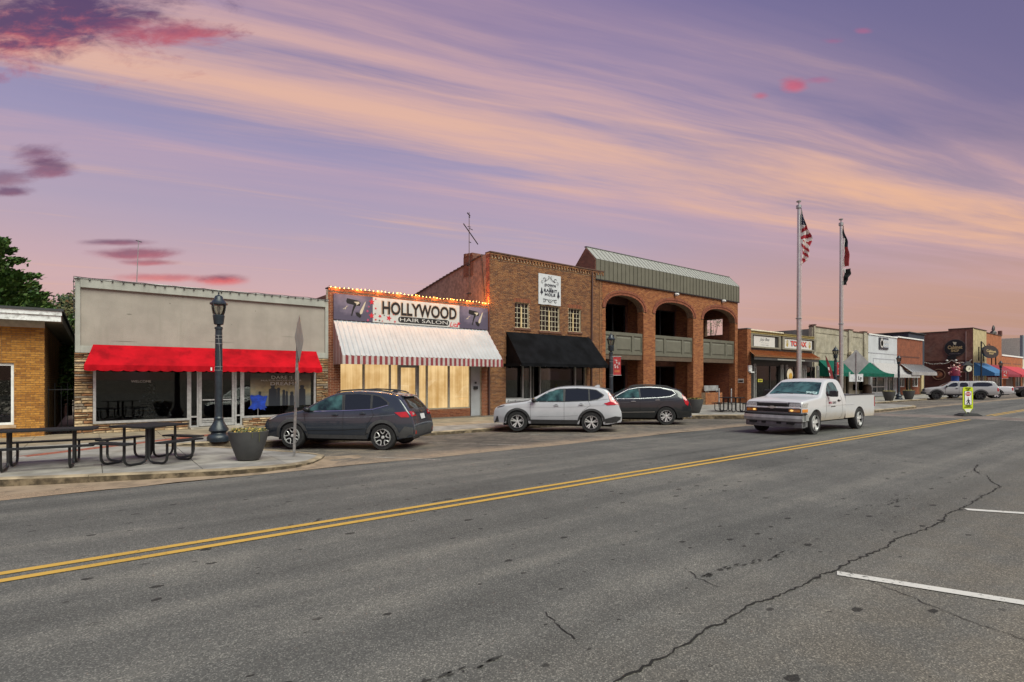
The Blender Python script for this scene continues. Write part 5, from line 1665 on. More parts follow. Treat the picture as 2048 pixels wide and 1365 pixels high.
b=MB();b.lathe([(.5,0),(.5,.3),(.35,.33),(.35,.6),(0,.6)],(mx,my,.02),16);b.build('plinth',mat('plinth_wood',(.20,.14,.10),.7),t)
t=thing('inflatable_ring','white and gold disc standing between the grey pilasters','display',(PT(1579),YT-.3,1))
x_,z_=FX(1578.5,YT-.3),FZ(1578.5,750,YT-.3)
b=MB();b.lathe([(0,-.06),(.42,-.05),(.5,0),(.42,.05),(0,.06)],(x_,YT-.35,z_),24,'y');b.build('disc',mat('cream_disc',(.62,.52,.38),.5),t,smooth=True)
b=MB();b.lathe([(0,-.02),(.26,-.015),(.27,.0)],(x_-.02,YT-.42,z_-.12),20,'y');b.build('face',mat('amber_disc',(.50,.28,.04),.5),t)
b=MB();b.box(x_-.05,x_+.05,YT-.4,YT-.3,-.05,z_-.45);b.build('stem',M_blackp,t)
# utility meter on the pier
t=thing('meter_box','white electric meter box on the brick pier edge','meter',(PT(1492),YT-.3,2.4))
z0_=FZ(1492,743,YT-.3)
b=MB();b.box(PT(1489),PT(1495),YT-.36,YT-.26,z0_,z0_+.45);b.build('housing',M_white,t)
b=MB();b.box(PT(1491),PT(1498),YT-.42,YT-.27,z0_-.1,z0_-.02);b.build('shelf',M_white,t)
t=thing('wall_plaque','pale plaque with a dark emblem on the left face of the brick pier','plaque',(XT0-.02,YT,1.4))
(y0_,z0_),(y1_,z1_)=S(1476,766,XT0-.02),S(1487.5,758,XT0-.02)
b=MB();b.box(XT0-.035,XT0-.012,y1_,y0_,z0_,z1_);b.build('plate',mat('plaque_grey',(.55,.55,.5),.6),t)
b=MB();cyy=(y0_+y1_)/2;czz=(z0_+z1_)/2
b.prism([(cyy+.22*cos(a),czz+.10*sin(a)*(1 if sin(a)<0 else .35))for a in[2*pi*i/12 for i in range(12)]],'x',XT0-.042,XT0-.036);b.build('emblem',M_ink,t)
# == 7  the shops beyond: cream brick, white front, rust brick
PX=lambda p:FX(p,YF)
def Zf(px,py):return FZ(px,py,YF)
M_green=mat('green_canvas',(.004,.080,.055),.85,0,.15,1.5,.2,25,spec=.15)
def bell_awning(root,name,m,x0,x1,zt,Yw,proj,zb,val=.2,ex=0.25,curve=1.0,n=36,stripe=None,m2=None,ends=True):
 """Canvas falling from the wall in a hollow curve; ex = how far the front spreads beyond the wall line."""
 b=MB()
 K=9
 prof=[]
 for k_ in range(K+1):
  t=k_/K
  prof.append((t,(1-t)**(1+curve)))
 cols=[]
 for i in range(n+1):
  f_=i/n
  cols.append([(x0-ex*t+(x1-x0+2*ex*t)*f_,Yw-.02-proj*t,zb+(zt-zb)*h)for t,h in prof])
 for i in range(n):
  b.cur=(i%2)if stripe else 0
  for k_ in range(K):
   b.quad(cols[i][k_],cols[i][k_+1],cols[i+1][k_+1],cols[i+1][k_])
  p,q_=cols[i][-1],cols[i+1][-1]
  b.quad(p,(p[0],p[1]-.01,zb-val),(q_[0],q_[1]-.01,zb-val),q_)
 b.cur=0
 if ends:
  for c in(cols[0],cols[-1]):
   ids=[tuple(p)for p in c]+[(c[-1][0],c[-1][1],zb-val),(c[0][0],Yw-.02,zb-val)]
   b.add(ids,[tuple(range(len(ids)))])
 return b.build(name,[m,m2]if m2 else m,root)
# cream painted brick
x0_,x1_=PX(1624.5),PX(1736.5)
B=thing('painted_shop','cream painted brick shop with a hollow-curved green awning','building',((x0_+x1_)/2,YF,0))
zt=6.5
zo=2.9
ops=[(PX(1646),PX(1688),.5,zo),(PX(1692),PX(1700),0,zo),(PX(1703),PX(1731),.6,zo)]
b=MB();holed(b,x0_,x1_,YF,YF+.3,-.15,zt,ops);b.build('wall',M_bt_cream,B)
M_pier=mat('deep_cream_paint',(.30,.25,.15),.9,0,.15,3)  # darker, yellower cream for the window frames
for a,c in((1625.5,1628),(1695,1702.5),(1725.5,1731)):
 b=MB();b.box(PX(a),PX(c),YF-.14,YF-.002,-.1,zt+.12);b.build('pilaster',M_bt_cream,B)
 b=MB();b.box(PX(a)-.03,PX(c)+.03,YF-.2,YF+.32,zt+.122,zt+.2);b.build('pilaster_cap',mat('clay_coping',(.1,.05,.035)),B)
for a,c in((1630,1693),(1704,1724)):
 b=MB();b.box(PX(a),PX(c),YF-.03,YF-.002,zt-2.3,zt-2.2);b.box(PX(a),PX(c),YF-.04,YF-.002,zt-.5,zt-.42);b.build('string_course',M_bt_cream,B)
b=MB();b.box(x0_-.02,x1_,YF-.06,YF+.32,zt+.002,zt+.08);b.build('coping',mat('clay_coping',(.1,.05,.035)),B)
shell(B,x0_,x1_,YF+.302,36,zt-.2,mat('grey_render2',(.20,.20,.18),.9,0,.2,1))
for h in ops:window(B,h[0]+.01,h[1]-.01,h[2]+.01,h[3]-.01,YF+.06,.08,M_pier,None,[(h[0]+h[1])/2]if h[1]-h[0]>2 else())
bell_awning(B,'awning',M_green,PX(1637),PX(1741),3.55,YF,2.0,2.35,.3,.3,1.0)
b=MB();b.box(PX(1694),PX(1699),YF-.42,YF-.145,Zf(1697,711),Zf(1697,704));b.build('wall_lamp',mat('cream_lamp',(.55,.47,.33),.6),B,bevel=.03)
b=MB();b.lathe([(.38,0),(.42,.5),(.40,1.0),(.30,1.25),(0,1.3)],(PX(1722),YF-.55,0),18);t=thing('draped_form','dark brown rounded draped shape before the cream shopfront','display',(PX(1722),YF-.55,0));b.build('drape',mat('brown_cloth',(.045,.022,.012),.8,0,.3,4),t,smooth=True)
# white front
x0_,x1_=x1_+.01,PX(1794)
B=thing('white_shop','white painted shopfront with a striped hollow-curved awning and black sign','building',((x0_+x1_)/2,YF,0))
zt=6.45
ops=[(PX(1745),PX(1771),.35,2.9),(PX(1775),PX(1789),.0,2.9)]
b=MB();holed(b,x0_,x1_,YF,YF+.3,-.15,zt,ops);b.build('wall',mat('white_render',(.46,.47,.50),.8,0,.06,1,dirt=(.38,.38,.38,1),dscale=.6,damt=.4),B)
b=MB();b.box(x0_,x1_,YF-.08,YF+.3,zt+.002,zt+.12);b.build('coping',M_white,B)
b=MB();b.box(x0_,x1_-.1,YF-.03,YF-.002,4.55,4.62);b.build('ledge',mat('grey_ledge',(.34,.34,.38),.8),B)
b=MB()
for a in((PX(1746),PX(1790),3.98,4.04),(PX(1746),PX(1790),3.2,3.26),(PX(1746),PX(1746)+.1,3.262,3.978),(PX(1790)-.1,PX(1790),3.262,3.978)):b.box(a[0],a[1],YF-.03,YF-.002,a[2],a[3])
b.build('panel_trim',mat('grey_ledge',(.34,.34,.38)),B)
shell(B,x0_,x1_,YF+.302,36,zt-.2,M_bt_dark)
for h in ops:window(B,h[0]+.01,h[1]-.01,h[2]+.01,h[3]-.01,YF+.06,.09,M_white,None,[(h[0]*.6+h[1]*.4)],[1.0]if h[2]>.1 else())
M_sw,M_sg=mat('awning_white',(.44,.43,.43),.7,0,.06),mat('awning_grey_stripe',(.27,.25,.25),.7,0,.1)
bell_awning(B,'awning',M_sw,PX(1745),x1_+.3,3.55,YF,2.0,2.30,.32,.25,1.0,44,True,M_sg)
b=MB();b.box(PX(1757),PX(1775),YF-.1,YF-.02,Zf(1766,699),Zf(1766,676.5))
t=thing('shop_sign','black square sign with white ring emblem on the white shopfront','sign',(PX(1766),YF-.06,Zf(1766,699)))
b.build('board',mat('charcoal_board',(.03,.034,.045),.5),t)
xa,xc,za_,zc2=PX(1757),PX(1775),Zf(1766,699),Zf(1766,676.5)
b=MB();b.lathe([(.46,-.02),(.46,0),(.33,0),(.33,-.02)],(xa+.62,YF-.12,(za_+zc2)/2),24,'y');b.build('emblem_ring',M_wsign,t)
b=MB();b.box(xa+.55,xa+.69,YF-.125,YF-.102,(za_+zc2)/2-.25,(za_+zc2)/2+.62);b.build('emblem_bar',M_wsign,t)
b=MB();b.box(xa+1.1,xc,YF-.118,YF-.102,(za_+zc2)/2-.42,(za_+zc2)/2+.45);b.build('band',mat('pale_band',(.32,.36,.42),.5),t)
text_mesh('FAITH',M_wsign,xa+1.2,xc-.1,(za_+zc2)/2-.02,(za_+zc2)/2+.35,YF-.12,t,'lettering',.004,bold=.02)
text_mesh('CHURCH',M_wsign,xa+1.2,xc-.1,(za_+zc2)/2-.36,(za_+zc2)/2-.1,YF-.12,t,'lettering',.004,bold=.01)
# rust brick
x0_,x1_=x1_+.01,PX(1845)
B=thing('rust_brick_shop','rust brown brick shop with a white coping and grey sheet-metal awning','building',((x0_+x1_)/2,YF,0))
zt=6.55
ops=[(PX(1800),PX(1810),.9,2.9),(PX(1812),PX(1824),0,2.9),(PX(1825),PX(1837),.9,2.9)]
b=MB();holed(b,x0_,x1_,YF,YF+.3,-.15,zt,ops);b.build('wall',M_bt_red,B)
b=MB();b.box(x0_,x1_+.1,YF-.12,YF+.34,zt+.002,zt+.14);b.build('coping',M_white,B)
b=MB();b.box(x0_+1.2,x1_-1.2,YF-.02,YF-.002,4.35,4.5);b.build('recessed_course',mat('dark_course',(.09,.03,.02),.9),B)
shell(B,x0_,x1_,YF+.302,36,zt-.2,M_bt_brown)
M_tanp=mat('tan_door_paint',(.42,.31,.17),.6)
for i,h in enumerate(ops):window(B,h[0]+.01,h[1]-.01,h[2]+.01,h[3]-.01,YF+.06,.1,M_white if i!=1 else M_tanp,None if i!=1 else None,[(h[0]+h[1])/2])
for i in(0,2):
 h=ops[i]
 b=MB();pr=None
 for j in range(17):
  x=h[0]+(h[1]-h[0])*j/16
  if pr is not None:b.quad((pr,YF+.22+.03*((j-1)%2),h[2]),(x,YF+.22+.03*(j%2),h[2]),(x,YF+.22+.03*(j%2),h[3]),(pr,YF+.22+.03*((j-1)%2),h[3]))
  pr=x
 b.build('curtain',mat('white_curtain',(.45,.46,.46),.8),B)
b=MB();b.box(PX(1839),PX(1844),YF-.2,YF-.003,-.1,2.4);b.build('tan_pier',M_bt_yel,B)
b=MB()
xw0,xw1,xg0,xg1=PX(1801),PX(1843),FX(1824,YF-2.1),FX(1873.5,YF-2.1)
n=12
M_gm=mat('grey_awning_metal',(.40,.40,.41),.45,.4,.1,1)
for i in range(n):
 f0,f1=i/n,(i+1)/n
 A0,A1=xw0+(xw1-xw0)*f0,xw0+(xw1-xw0)*f1;C0,C1=xg0+(xg1-xg0)*f0,xg0+(xg1-xg0)*f1
 b=MB()
 b.hexa([(A0+.04,YF-.02,3.5),(C0+.04,YF-2.1,2.55),(C1-.04,YF-2.1,2.55),(A1-.04,YF-.02,3.5),(A0+.04,YF-.02,3.56),(C0+.04,YF-2.1,2.61),(C1-.04,YF-2.1,2.61),(A1-.04,YF-.02,3.56)])
 p_=b.build('awning_sheet',M_gm,B)
 b=MB();b.hexa([(A1-.035,YF-.02,3.48),(C1-.035,YF-2.1,2.53),(C1+.035,YF-2.1,2.53),(A1+.035,YF-.02,3.48),(A1-.035,YF-.02,3.62),(C1-.035,YF-2.1,2.67),(C1+.035,YF-2.1,2.67),(A1+.035,YF-.02,3.62)])
 b.build('awning_batten',M_alud,B)
b=MB();b.box(xg0,xg1,YF-2.14,YF-2.08,2.25,2.54);b.build('awning_skirt',M_gm,B)
# dark roof behind
b=MB();t=thing('dark_roofed_block','dark navy flat-roofed block rising behind the white shopfront','building',(94,32,0))
b.box(92,99,S(1817,670,92)[0],44,-.1,S(1817,665.5,92)[1]);b.build('walls',mat('navy_cladding',(.035,.042,.06),.7),t)
b=MB();b.box(91.8,99.2,S(1817,670,92)[0]-.2,44.2,S(1817,665.5,92)[1]+.005,S(1817,665.5,92)[1]+.12);b.build('roof_edge',mat('roof_edge',(.035,.036,.04)),t)
# == 8  across the side street
XB=104.0
x1_=PX(1972.5)
zt=9.45
B=thing('corner_building','corner building with dark brown brick side and yellow painted front','building',((XB+x1_)/2,YF,0))
zm=S(1930,721,XB)[1]
yst=S(1896.5,660,XB)[0]
M_cop2=mat('dark_coping',(.07,.045,.035),.8)
b=MB();b.box(XB,XB+.4,YF+.0,yst,zm,zt);b.box(XB,XB+.4,yst,70,zm,zt-.35);b.build('side_wall',M_bt_brown,B)
b=MB();b.box(XB-.01,XB+.4,YF+.0,70,-.1,zm-.003);b.build('painted_side_wall',M_bt_maroon,B)
b=MB();b.box(XB-.06,XB+.45,YF-.05,yst,zt+.002,zt+.14);b.box(XB-.06,XB+.45,yst+.01,70,zt-.348,zt-.2);b.build('coping',M_cop2,B)
wn=[(PX(1956),PX(1959),4.6,6.8),(PX(1965),PX(1968),4.6,6.8)]
b=MB();holed(b,XB+.405,x1_,YF-.02,YF+.3,-.1,zt-.02,wn+[(PX(1949),PX(1957),.3,2.8),(PX(1960),PX(1969),0,2.8)]);b.build('front_wall',M_bt_yel,B)
b=MB();b.box(XB-.02,XB+.40,YF-.04,YF-.003,-.1,zt-.02);b.build('quoin',M_bt_yel,B)
b=MB();b.box(XB+.41,x1_,YF-.1,YF+.3,zt+.0,zt+.12);b.build('front_coping',M_cop2,B)
for h in wn:window(B,h[0]+.01,h[1]-.01,h[2]+.01,h[3]-.01,YF+.06,.08,M_black,mat('dark_pane',(.012,.014,.016),.1,0,0),(),[5.7])
for h in((PX(1949),PX(1957),.3,2.8),(PX(1960),PX(1969),0,2.8)):window(B,h[0]+.01,h[1]-.01,h[2]+.01,h[3]-.01,YF+.06,.25,M_white,mat('dark_pane',(.012,.014,.016)),[(h[0]+h[1])/2])
b=MB();b.box(XB+.42,x1_,YF+.6,70,8.6,8.8);b.build('roof',mat('roof_felt',(.05,.05,.05)),B)
b=MB();b.box(XB+.42,x1_-.1,YF+.7,YF+.8,0,8.5);b.build('inner_wall',M_room,B)
M_blue=mat('blue_canvas',(.028,.125,.29),.7,0,.1,1)
bell_awning(B,'awning',M_blue,PX(1947),PX(1973),4.35,YF,2.4,2.75,.4,.1,.05,20)
b=MB();yy=S(1932,700,XB)[0];b.tube([(XB-.08,yy,zt-.4),(XB-.08,yy,.0)],.06,6);b.build('downpipe',mat('pink_pipe',(.25,.16,.15),.7),B)
# oval wall sign
yc_,zc_=S(1910.5,696.5,XB);hw_=abs(S(1888.5,696,XB)[0]-S(1933,696,XB)[0])/2;hh_=abs(S(1910,713.5,XB)[1]-S(1910,678.5,XB)[1])/2
yc_=(S(1888.5,696,XB)[0]+S(1933,696,XB)[0])/2
t=thing('wall_sign','large black oval sign with gold letters high on the brown brick side wall','sign',(XB-.1,yc_,zc_))
ov=lambda f_:[(yc_-hw_*f_*cos(a),zc_+hh_*f_*sin(a))for a in[2*pi*i/40 for i in range(40)]]
b=MB();b.prism(ov(1.0),'x',XB-.12,XB-.005);b.build('rim',mat('gold_rim',(.12,.09,.07),.6),t)
b=MB();b.prism(ov(.95),'x',XB-.14,XB-.121);b.build('face',mat('sign_black',(.010,.011,.013),.5),t)
M_gl=mat('gold_letter',(.48,.36,.17),.45,.1,0)
dm=lambda a,z,d:(XB-.142-d,yc_-a,zc_+z)
text_mesh('Cabinet',M_gl,-hw_*.66,hw_*.66,-hh_*.12,hh_*.30,0,t,'lettering',.01,bold=.03,depthmap=dm)
text_mesh('SHOP',M_gl,-hw_*.36,hw_*.36,-hh_*.46,-hh_*.16,0,t,'lettering',.01,bold=.03,depthmap=dm)
text_mesh('FURNITURE',mat('dull_letter',(.2,.17,.18),.5,0,0),-hw_*.5,hw_*.5,-hh_*.72,-hh_*.6,0,t,'lettering',.01,depthmap=dm)
b=MB();b.prism([(yc_-hw_*u_,zc_+hh_*v_)for u_,v_ in((-.22,.72),(.14,.64),(.14,.52),(.06,.50),(.12,.38),(-.10,.38),(-.14,.54))],'x',XB-.152,XB-.143);b.build('emblem',mat('cream_emblem',(.6,.57,.42),.5),t)
# round plaques and festoon on the painted wall
for i,(px,py)in enumerate(((1877.5,749.5),(1922.5,735))):
 yy,zz=S(px,py,XB);R_=.66
 t=thing('round_plaque',('low'if i==0 else 'high')+' round brown plaque with a pale hoop on the maroon wall','plaque',(XB-.1,yy,zz))
 b=MB();b.lathe([(R_*1.25,-.02),(R_*1.3,-.06),(R_*1.2,-.10),(R_*1.15,-.02)],(XB-.01,yy,zz),28,'x',False);b.build('hoop',mat('hoop_tan',(.24,.15,.09),.7),t,smooth=True)
 b=MB();b.lathe([(0,-.08),(R_*.7,-.07),(R_*.75,-.02)],(XB-.01,yy,zz),24,'x');b.build('disc',mat('disc_rust',(.26,.10,.05),.7,0,.4,2),t)
P0=[(XB-.25,)+S(px,py,XB-.25)for px,py in((1845,722),(1880,726),(1904,719),(1925,724),(1944,718))]
festoon('string_lights','white-bulbed string lights swagged across the brown brick side wall',[P0[0],P0[1],P0[2],P0[3],P0[4]],44,mat('white_bulb',(.7,.68,.6),.3),.055,.25,hang=.1)
yy,zz=S(1904,721.5,XB)
t=thing('security_light','twin white security lights on the brown brick side wall','floodlight',(XB-.2,yy,zz))
for s_ in(-.55,.55):
 b=MB();b.ball((XB-.3,yy+s_,zz),(.14,.18,.14),10,8);b.build('lamp_head',mat('lamp_white',(.7,.7,.66),.4),t,smooth=True)
b=MB();b.box(XB-.3,XB-.02,yy-.5,yy+.5,zz+.2,zz+.7);b.build('mount',M_black,t)
# orange brick neighbour with a bird statue, lower orange shop, pale block
xa,xb=x1_+.01,PX(2003)
B=thing('brick_building','two-storey orange brick building with narrow windows and a dark red awning','building',((xa+xb)/2,YF,0))
zt=Zf(1985,669)
wn=[(PX(1982),PX(1984.5),3.9,5.9),(PX(1990),PX(1993),3.9,5.9)]
b=MB();holed(b,xa,xb,YF,YF+.3,-.1,zt,wn+[(xa+1,xb-1,.3,2.7)]);b.build('wall',M_bt_orange,B)
b=MB();b.box(xa,xb,YF+.31,60,7.5,7.7);b.build('roof',mat('roof_felt',(.05,.05,.05)),B)
b=MB();b.box(xa,xa+.3,YF+.302,60,0,zt-.3);b.box(xb-.3,xb,YF+.302,60,0,zt-.3);b.build('side_wall',M_bt_brown,B)
b=MB();b.box(xa,xb+.05,YF-.08,YF+.35,zt+.002,zt+.12);b.build('coping',M_cop2,B)
b=MB();b.box(xb-.5,xb+.1,YF-.1,YF+.4,zt+.122,zt+.9);b.build('corner_pier',M_bt_brown,B)
for h in wn:window(B,h[0]+.01,h[1]-.01,h[2]+.01,h[3]-.01,YF+.05,.1,M_black,mat('dark_pane',(.012,.014,.016)))
window(B,xa+1.01,xb-1.01,.31,2.69,YF+.05,.2,M_white,mat('dark_pane',(.012,.014,.016)),[xa+4,xa+7])
M_dred=mat('dark_red_canvas',(.20,.010,.025),.7,0,.1,1);M_cor=mat('coral_canvas',(.42,.03,.045),.7,0,.1,1)
bell_awning(B,'awning',M_dred,xa+.3,xb-.2,4.2,YF,2.4,2.6,.4,.1,.05,20)
zb_=zt+.12
xx=PX(1988)
t=thing('bird_statue','dark bird statue on a square base on the orange brick parapet','statue',(xx,YF+.1,zb_))
b=MB();b.lathe([(.5,0),(.42,.3),(.25,.5),(0,.52)],(xx,YF+.1,zb_),4);b.build('base',mat('bronze_dark',(.035,.03,.028),.5),t)
b=MB();b.tube([(xx-.3,YF+.1,zb_+.4),(xx-.1,YF+.1,zb_+.7),(xx+.1,YF+.1,zb_+1.1),(xx+.2,YF+.1,zb_+1.35),(xx+.4,YF+.1,zb_+1.34)],[.06,.2,.17,.1,.02],10);b.build('bird',mat('bronze_dark',(.035,.03,.028)),t,smooth=True)
b=MB();b.add([(xx+.1,YF-.1,zb_+1.2),(xx-.5,YF-.02,zb_+.35),(xx+.1,YF-.12,zb_+.65),(xx+.1,YF-.06,zb_+1.2),(xx-.5,YF+.02,zb_+.35),(xx+.1,YF-.08,zb_+.65)],[(0,1,2),(3,5,4),(0,3,4,1),(1,4,5,2),(2,5,3,0)]);b.build('wing',mat('bronze_dark',(.035,.03,.028)),t)
xa,xb=xb+.01,PX(2045.5)
B=thing('low_brick_shop','low bright orange brick shop with a coral awning','building',((xa+xb)/2,YF,0))
zt=Zf(2024,714.5)
b=MB();holed(b,xa,xb,YF,YF+.3,-.1,zt,[(PX(2012),PX(2027),0.2,2.8),(PX(2031),PX(2042),.2,2.8)]);b.build('wall',M_bt_orange,B)
b=MB();b.box(xa,xb,YF-.1,YF+.34,zt+.002,zt+.25);b.build('coping',M_white,B)
b=MB()
for a,c in((2006,2022),(2026,2042)):b.box(PX(a),PX(c),YF-.02,YF-.002,zt-1.3,zt-1.15)
b.build('brick_course',M_bt_dark,B)
b=MB();b.box(xa,xb,YF+.31,60,zt-.5,zt-.3);b.build('roof',mat('roof_felt',(.05,.05,.05)),B)
window(B,PX(2012)+.01,PX(2027)-.01,.21,2.79,YF+.05,.2,mat('taupe_paint',(.30,.24,.20),.7),mat('taupe_board',(.22,.18,.16),.7),[PX(2022)])
window(B,PX(2031)+.01,PX(2042)-.01,.21,2.79,YF+.05,.2,M_black,mat('dark_pane',(.012,.014,.016)),[PX(2036)])
bell_awning(B,'awning',M_cor,PX(2006),PX(2037),4.1,YF,2.4,2.6,.4,.4,.05,20)
t=thing('pitched_roof','maroon pitched roof rising behind the low orange brick shop','building',((xa+xb)/2,40,0))
zz=FZ(2024,697.5,30)
b=MB();b.hexa([(FX(2003,30),30,zt-.5),(FX(2048,30),30,zt-.5),(FX(2048,30),44,zt-.5),(FX(2003,30),44,zt-.5),(FX(2003,30),34,zz+.6),(FX(2048,30),34,zz+.6),(FX(2048,30),38,zz+.6),(FX(2003,30),38,zz+.6)]);b.build('roof',mat('maroon_shingle',(.09,.04,.035),.9,0,.3,1),t)
b=MB();b.box(FX(2003,30)+.3,FX(2048,30)-.3,30.3,43.7,-.1,zt-.51);b.build('walls',M_bt_dark,t)
xa,xb=xb+.01,PX(2085)
B=thing('pale_building','pale cream building at the right edge beyond the coral awning','building',((xa+xb)/2,YF,0))
zt=Zf(2047,671)
b=MB();holed(b,xa,xb,YF,YF+.4,-.1,zt*.55,[(xa+6,xa+14,.2,3.0)]);b.build('lower_wall',mat('pale_render',(.52,.50,.42),.9),B)
b=MB();b.box(xa,xb,YF,YF+.4,zt*.55+.003,zt);b.build('upper_wall',mat('slate_render',(.16,.18,.21),.9),B)
window(B,xa+6.01,xa+13.99,.21,2.99,YF+.05,.2,M_black,mat('dark_pane',(.012,.014,.016)),[xa+9])
b=MB();b.box(xa,xb,YF+.402,60,-.1,zt-.5);b.build('block',mat('pale_render',(.52,.50,.42)),B)
bell_awning(B,'awning',mat('pale_canvas',(.55,.58,.58),.7),xa-1,xa+12,4.0,YF,2.2,2.7,.3,.1,.05,10)
# more street beyond the frame's right edge, so the row goes on
xx=xb+.5
t=thing('brick_building','plain brown brick block closing the far end of the street','building',(xx+40,YF,0))
b=MB();holed(b,xx,xx+90,YF,YF+.5,-.1,8,[(xx+6+i*11,xx+12+i*11,.3,3)for i in range(7)]);b.build('wall',M_bt_brown,t)
for i in range(7):window(t,xx+6.01+i*11,xx+11.99+i*11,.31,2.99,YF+.1,.2,M_black,mat('dark_pane',(.012,.014,.016)))
b=MB();b.box(xx,xx+90,YF+.502,60,-.1,7.6);b.build('block',M_bt_brown,t)
# == vegetation
def leaf_mat(name,stops,rough=.6):
 return mat(name,W,rough,0,0,stops=stops)
def conifer(name,label,x,y,h,r,n,lm,z0=-.1,droop=.25,cat='tree'):
 t=thing(name,label,cat,(x,y,z0))
 b=MB();b.tube([(x,y,z0),(x+.05,y,z0+h*.5),(x,y,z0+h*.97)],[r*.09,r*.06,.02],8);b.build('trunk',mat('bark',(.08,.055,.035),.9,0,.3,8),t)
 br=MB();lf=MB()
 nb=90
 for i in range(nb):
  f_=(i/nb)**.9
  zz=z0+h*(.08+.9*f_)
  L=r*(1-f_)**.75*random.uniform(.72,1.12)+.25
  a=i*2.39996+random.uniform(-.3,.3)
  tip=Vector((cos(a)*L,sin(a)*L,L*random.uniform(.12,.5)))
  base_=Vector((x,y,zz))
  pts=[base_+tip*q_-Vector((0,0,droop*L*.6*q_*(1-q_)))for q_ in(0,.35,.7,1)]
  br.tube(pts,[.05,.035,.02,.006],5)
  m=int(n/nb*(L/r+.15))
  for _ in range(m):
   q_=random.random()**.6
   p=base_+tip*q_-Vector((0,0,droop*L*.6*q_*(1-q_)))
   sp_=.5*(1.05-q_)*L*.55+.12
   p=p+Vector((random.gauss(0,sp_*.6),random.gauss(0,sp_*.6),random.gauss(0,sp_*.35)))
   d_=(tip.normalized()+Vector((random.uniform(-.7,.7),random.uniform(-.7,.7),random.uniform(-.2,.7)))).normalized()
   ln=random.uniform(.10,.24);wd=ln*.32
   s_=d_.cross(Vector((random.uniform(-1,1),random.uniform(-1,1),1))).normalized()*wd
   lf.t=min(1,max(0,random.gauss(.5,.22)))
   lf.add([p-d_*ln*.4,p+s_,p+d_*ln*.6,p-s_],[(0,1,2,3)])
 br.build('branches',mat('bark',(.08,.055,.035)),t)
 lf.build('crown',lm,t)
 return t
def broadleaf(name,label,x,y,h,r,n,lm,z0=-.1,cat='tree'):
 t=thing(name,label,cat,(x,y,z0))
 b=MB();b.tube([(x,y,z0),(x,y+.1,z0+h*.45),(x+.1,y,z0+h*.8)],[.12,.09,.03],8)
 cl=[]
 for i in range(26):
  a=random.uniform(0,2*pi);u_=random.random()**.5;zz=random.uniform(.3,.95)
  w=r*sqrt(max(.05,1-((zz-.6)/.48)**2))
  c=Vector((x+cos(a)*u_*w,y+sin(a)*u_*w,z0+h*zz));cl.append((c,random.uniform(.25,.5)*r*.75))
  b.tube([(x,y,z0+h*.35),((x+c.x)/2,(y+c.y)/2,(z0+h*.4+c.z)/2+.1),tuple(c)],[.05,.03,.01],5)
 b.build('trunk',mat('bark',(.08,.055,.035)),t)
 lf=MB()
 for _ in range(n):
  c,rr=random.choice(cl)
  v_=Vector((random.gauss(0,1),random.gauss(0,1),random.gauss(0,1))).normalized()*rr*random.random()**.4
  p=c+v_;d_=Vector((random.gauss(0,1),random.gauss(0,1),random.gauss(0,.6))).normalized();s_=d_.orthogonal().normalized()
  ln=random.uniform(.10,.22);lf.t=min(1,max(0,random.gauss(.5,.25)))
  lf.add([p-d_*ln*.5,p+s_*ln*.4,p+d_*ln*.5,p-s_*ln*.4],[(0,1,2,3)])
 lf.build('crown',lm,t)
 return t
M_con=leaf_mat('conifer_needles',rampc((.015,.04,.012),(.04,.095,.02),(.08,.15,.03),(.13,.19,.04)))
M_lf=leaf_mat('autumn_leaves',rampc((.02,.035,.012),(.06,.07,.02),(.10,.09,.025),(.13,.075,.025)))
M_lf2=leaf_mat('green_leaves',rampc((.012,.028,.012),(.03,.055,.018),(.05,.08,.02)))
yq=31
conifer('conifer_tree','large dark green conifer rising behind the ochre brick building',FX(-50,yq),yq,FZ(0,474,yq)+.5,4.6,75000,M_con)
broadleaf('bushy_tree','small olive and rust leaved tree beside the conifer behind the white fascia',FX(98,34),34,FZ(98,588,34),2.2,5500,M_lf)
broadleaf('bushy_tree','small dark leafy tree touching the left corner of the cream stucco wall',FX(139,36),36,FZ(139,576,36),1.9,5500,M_lf2)
broadleaf('bushy_tree','green tree seen through the opening in the right-hand upper arch',FX(1422,43),43,12.0,2.6,1800,M_lf2)
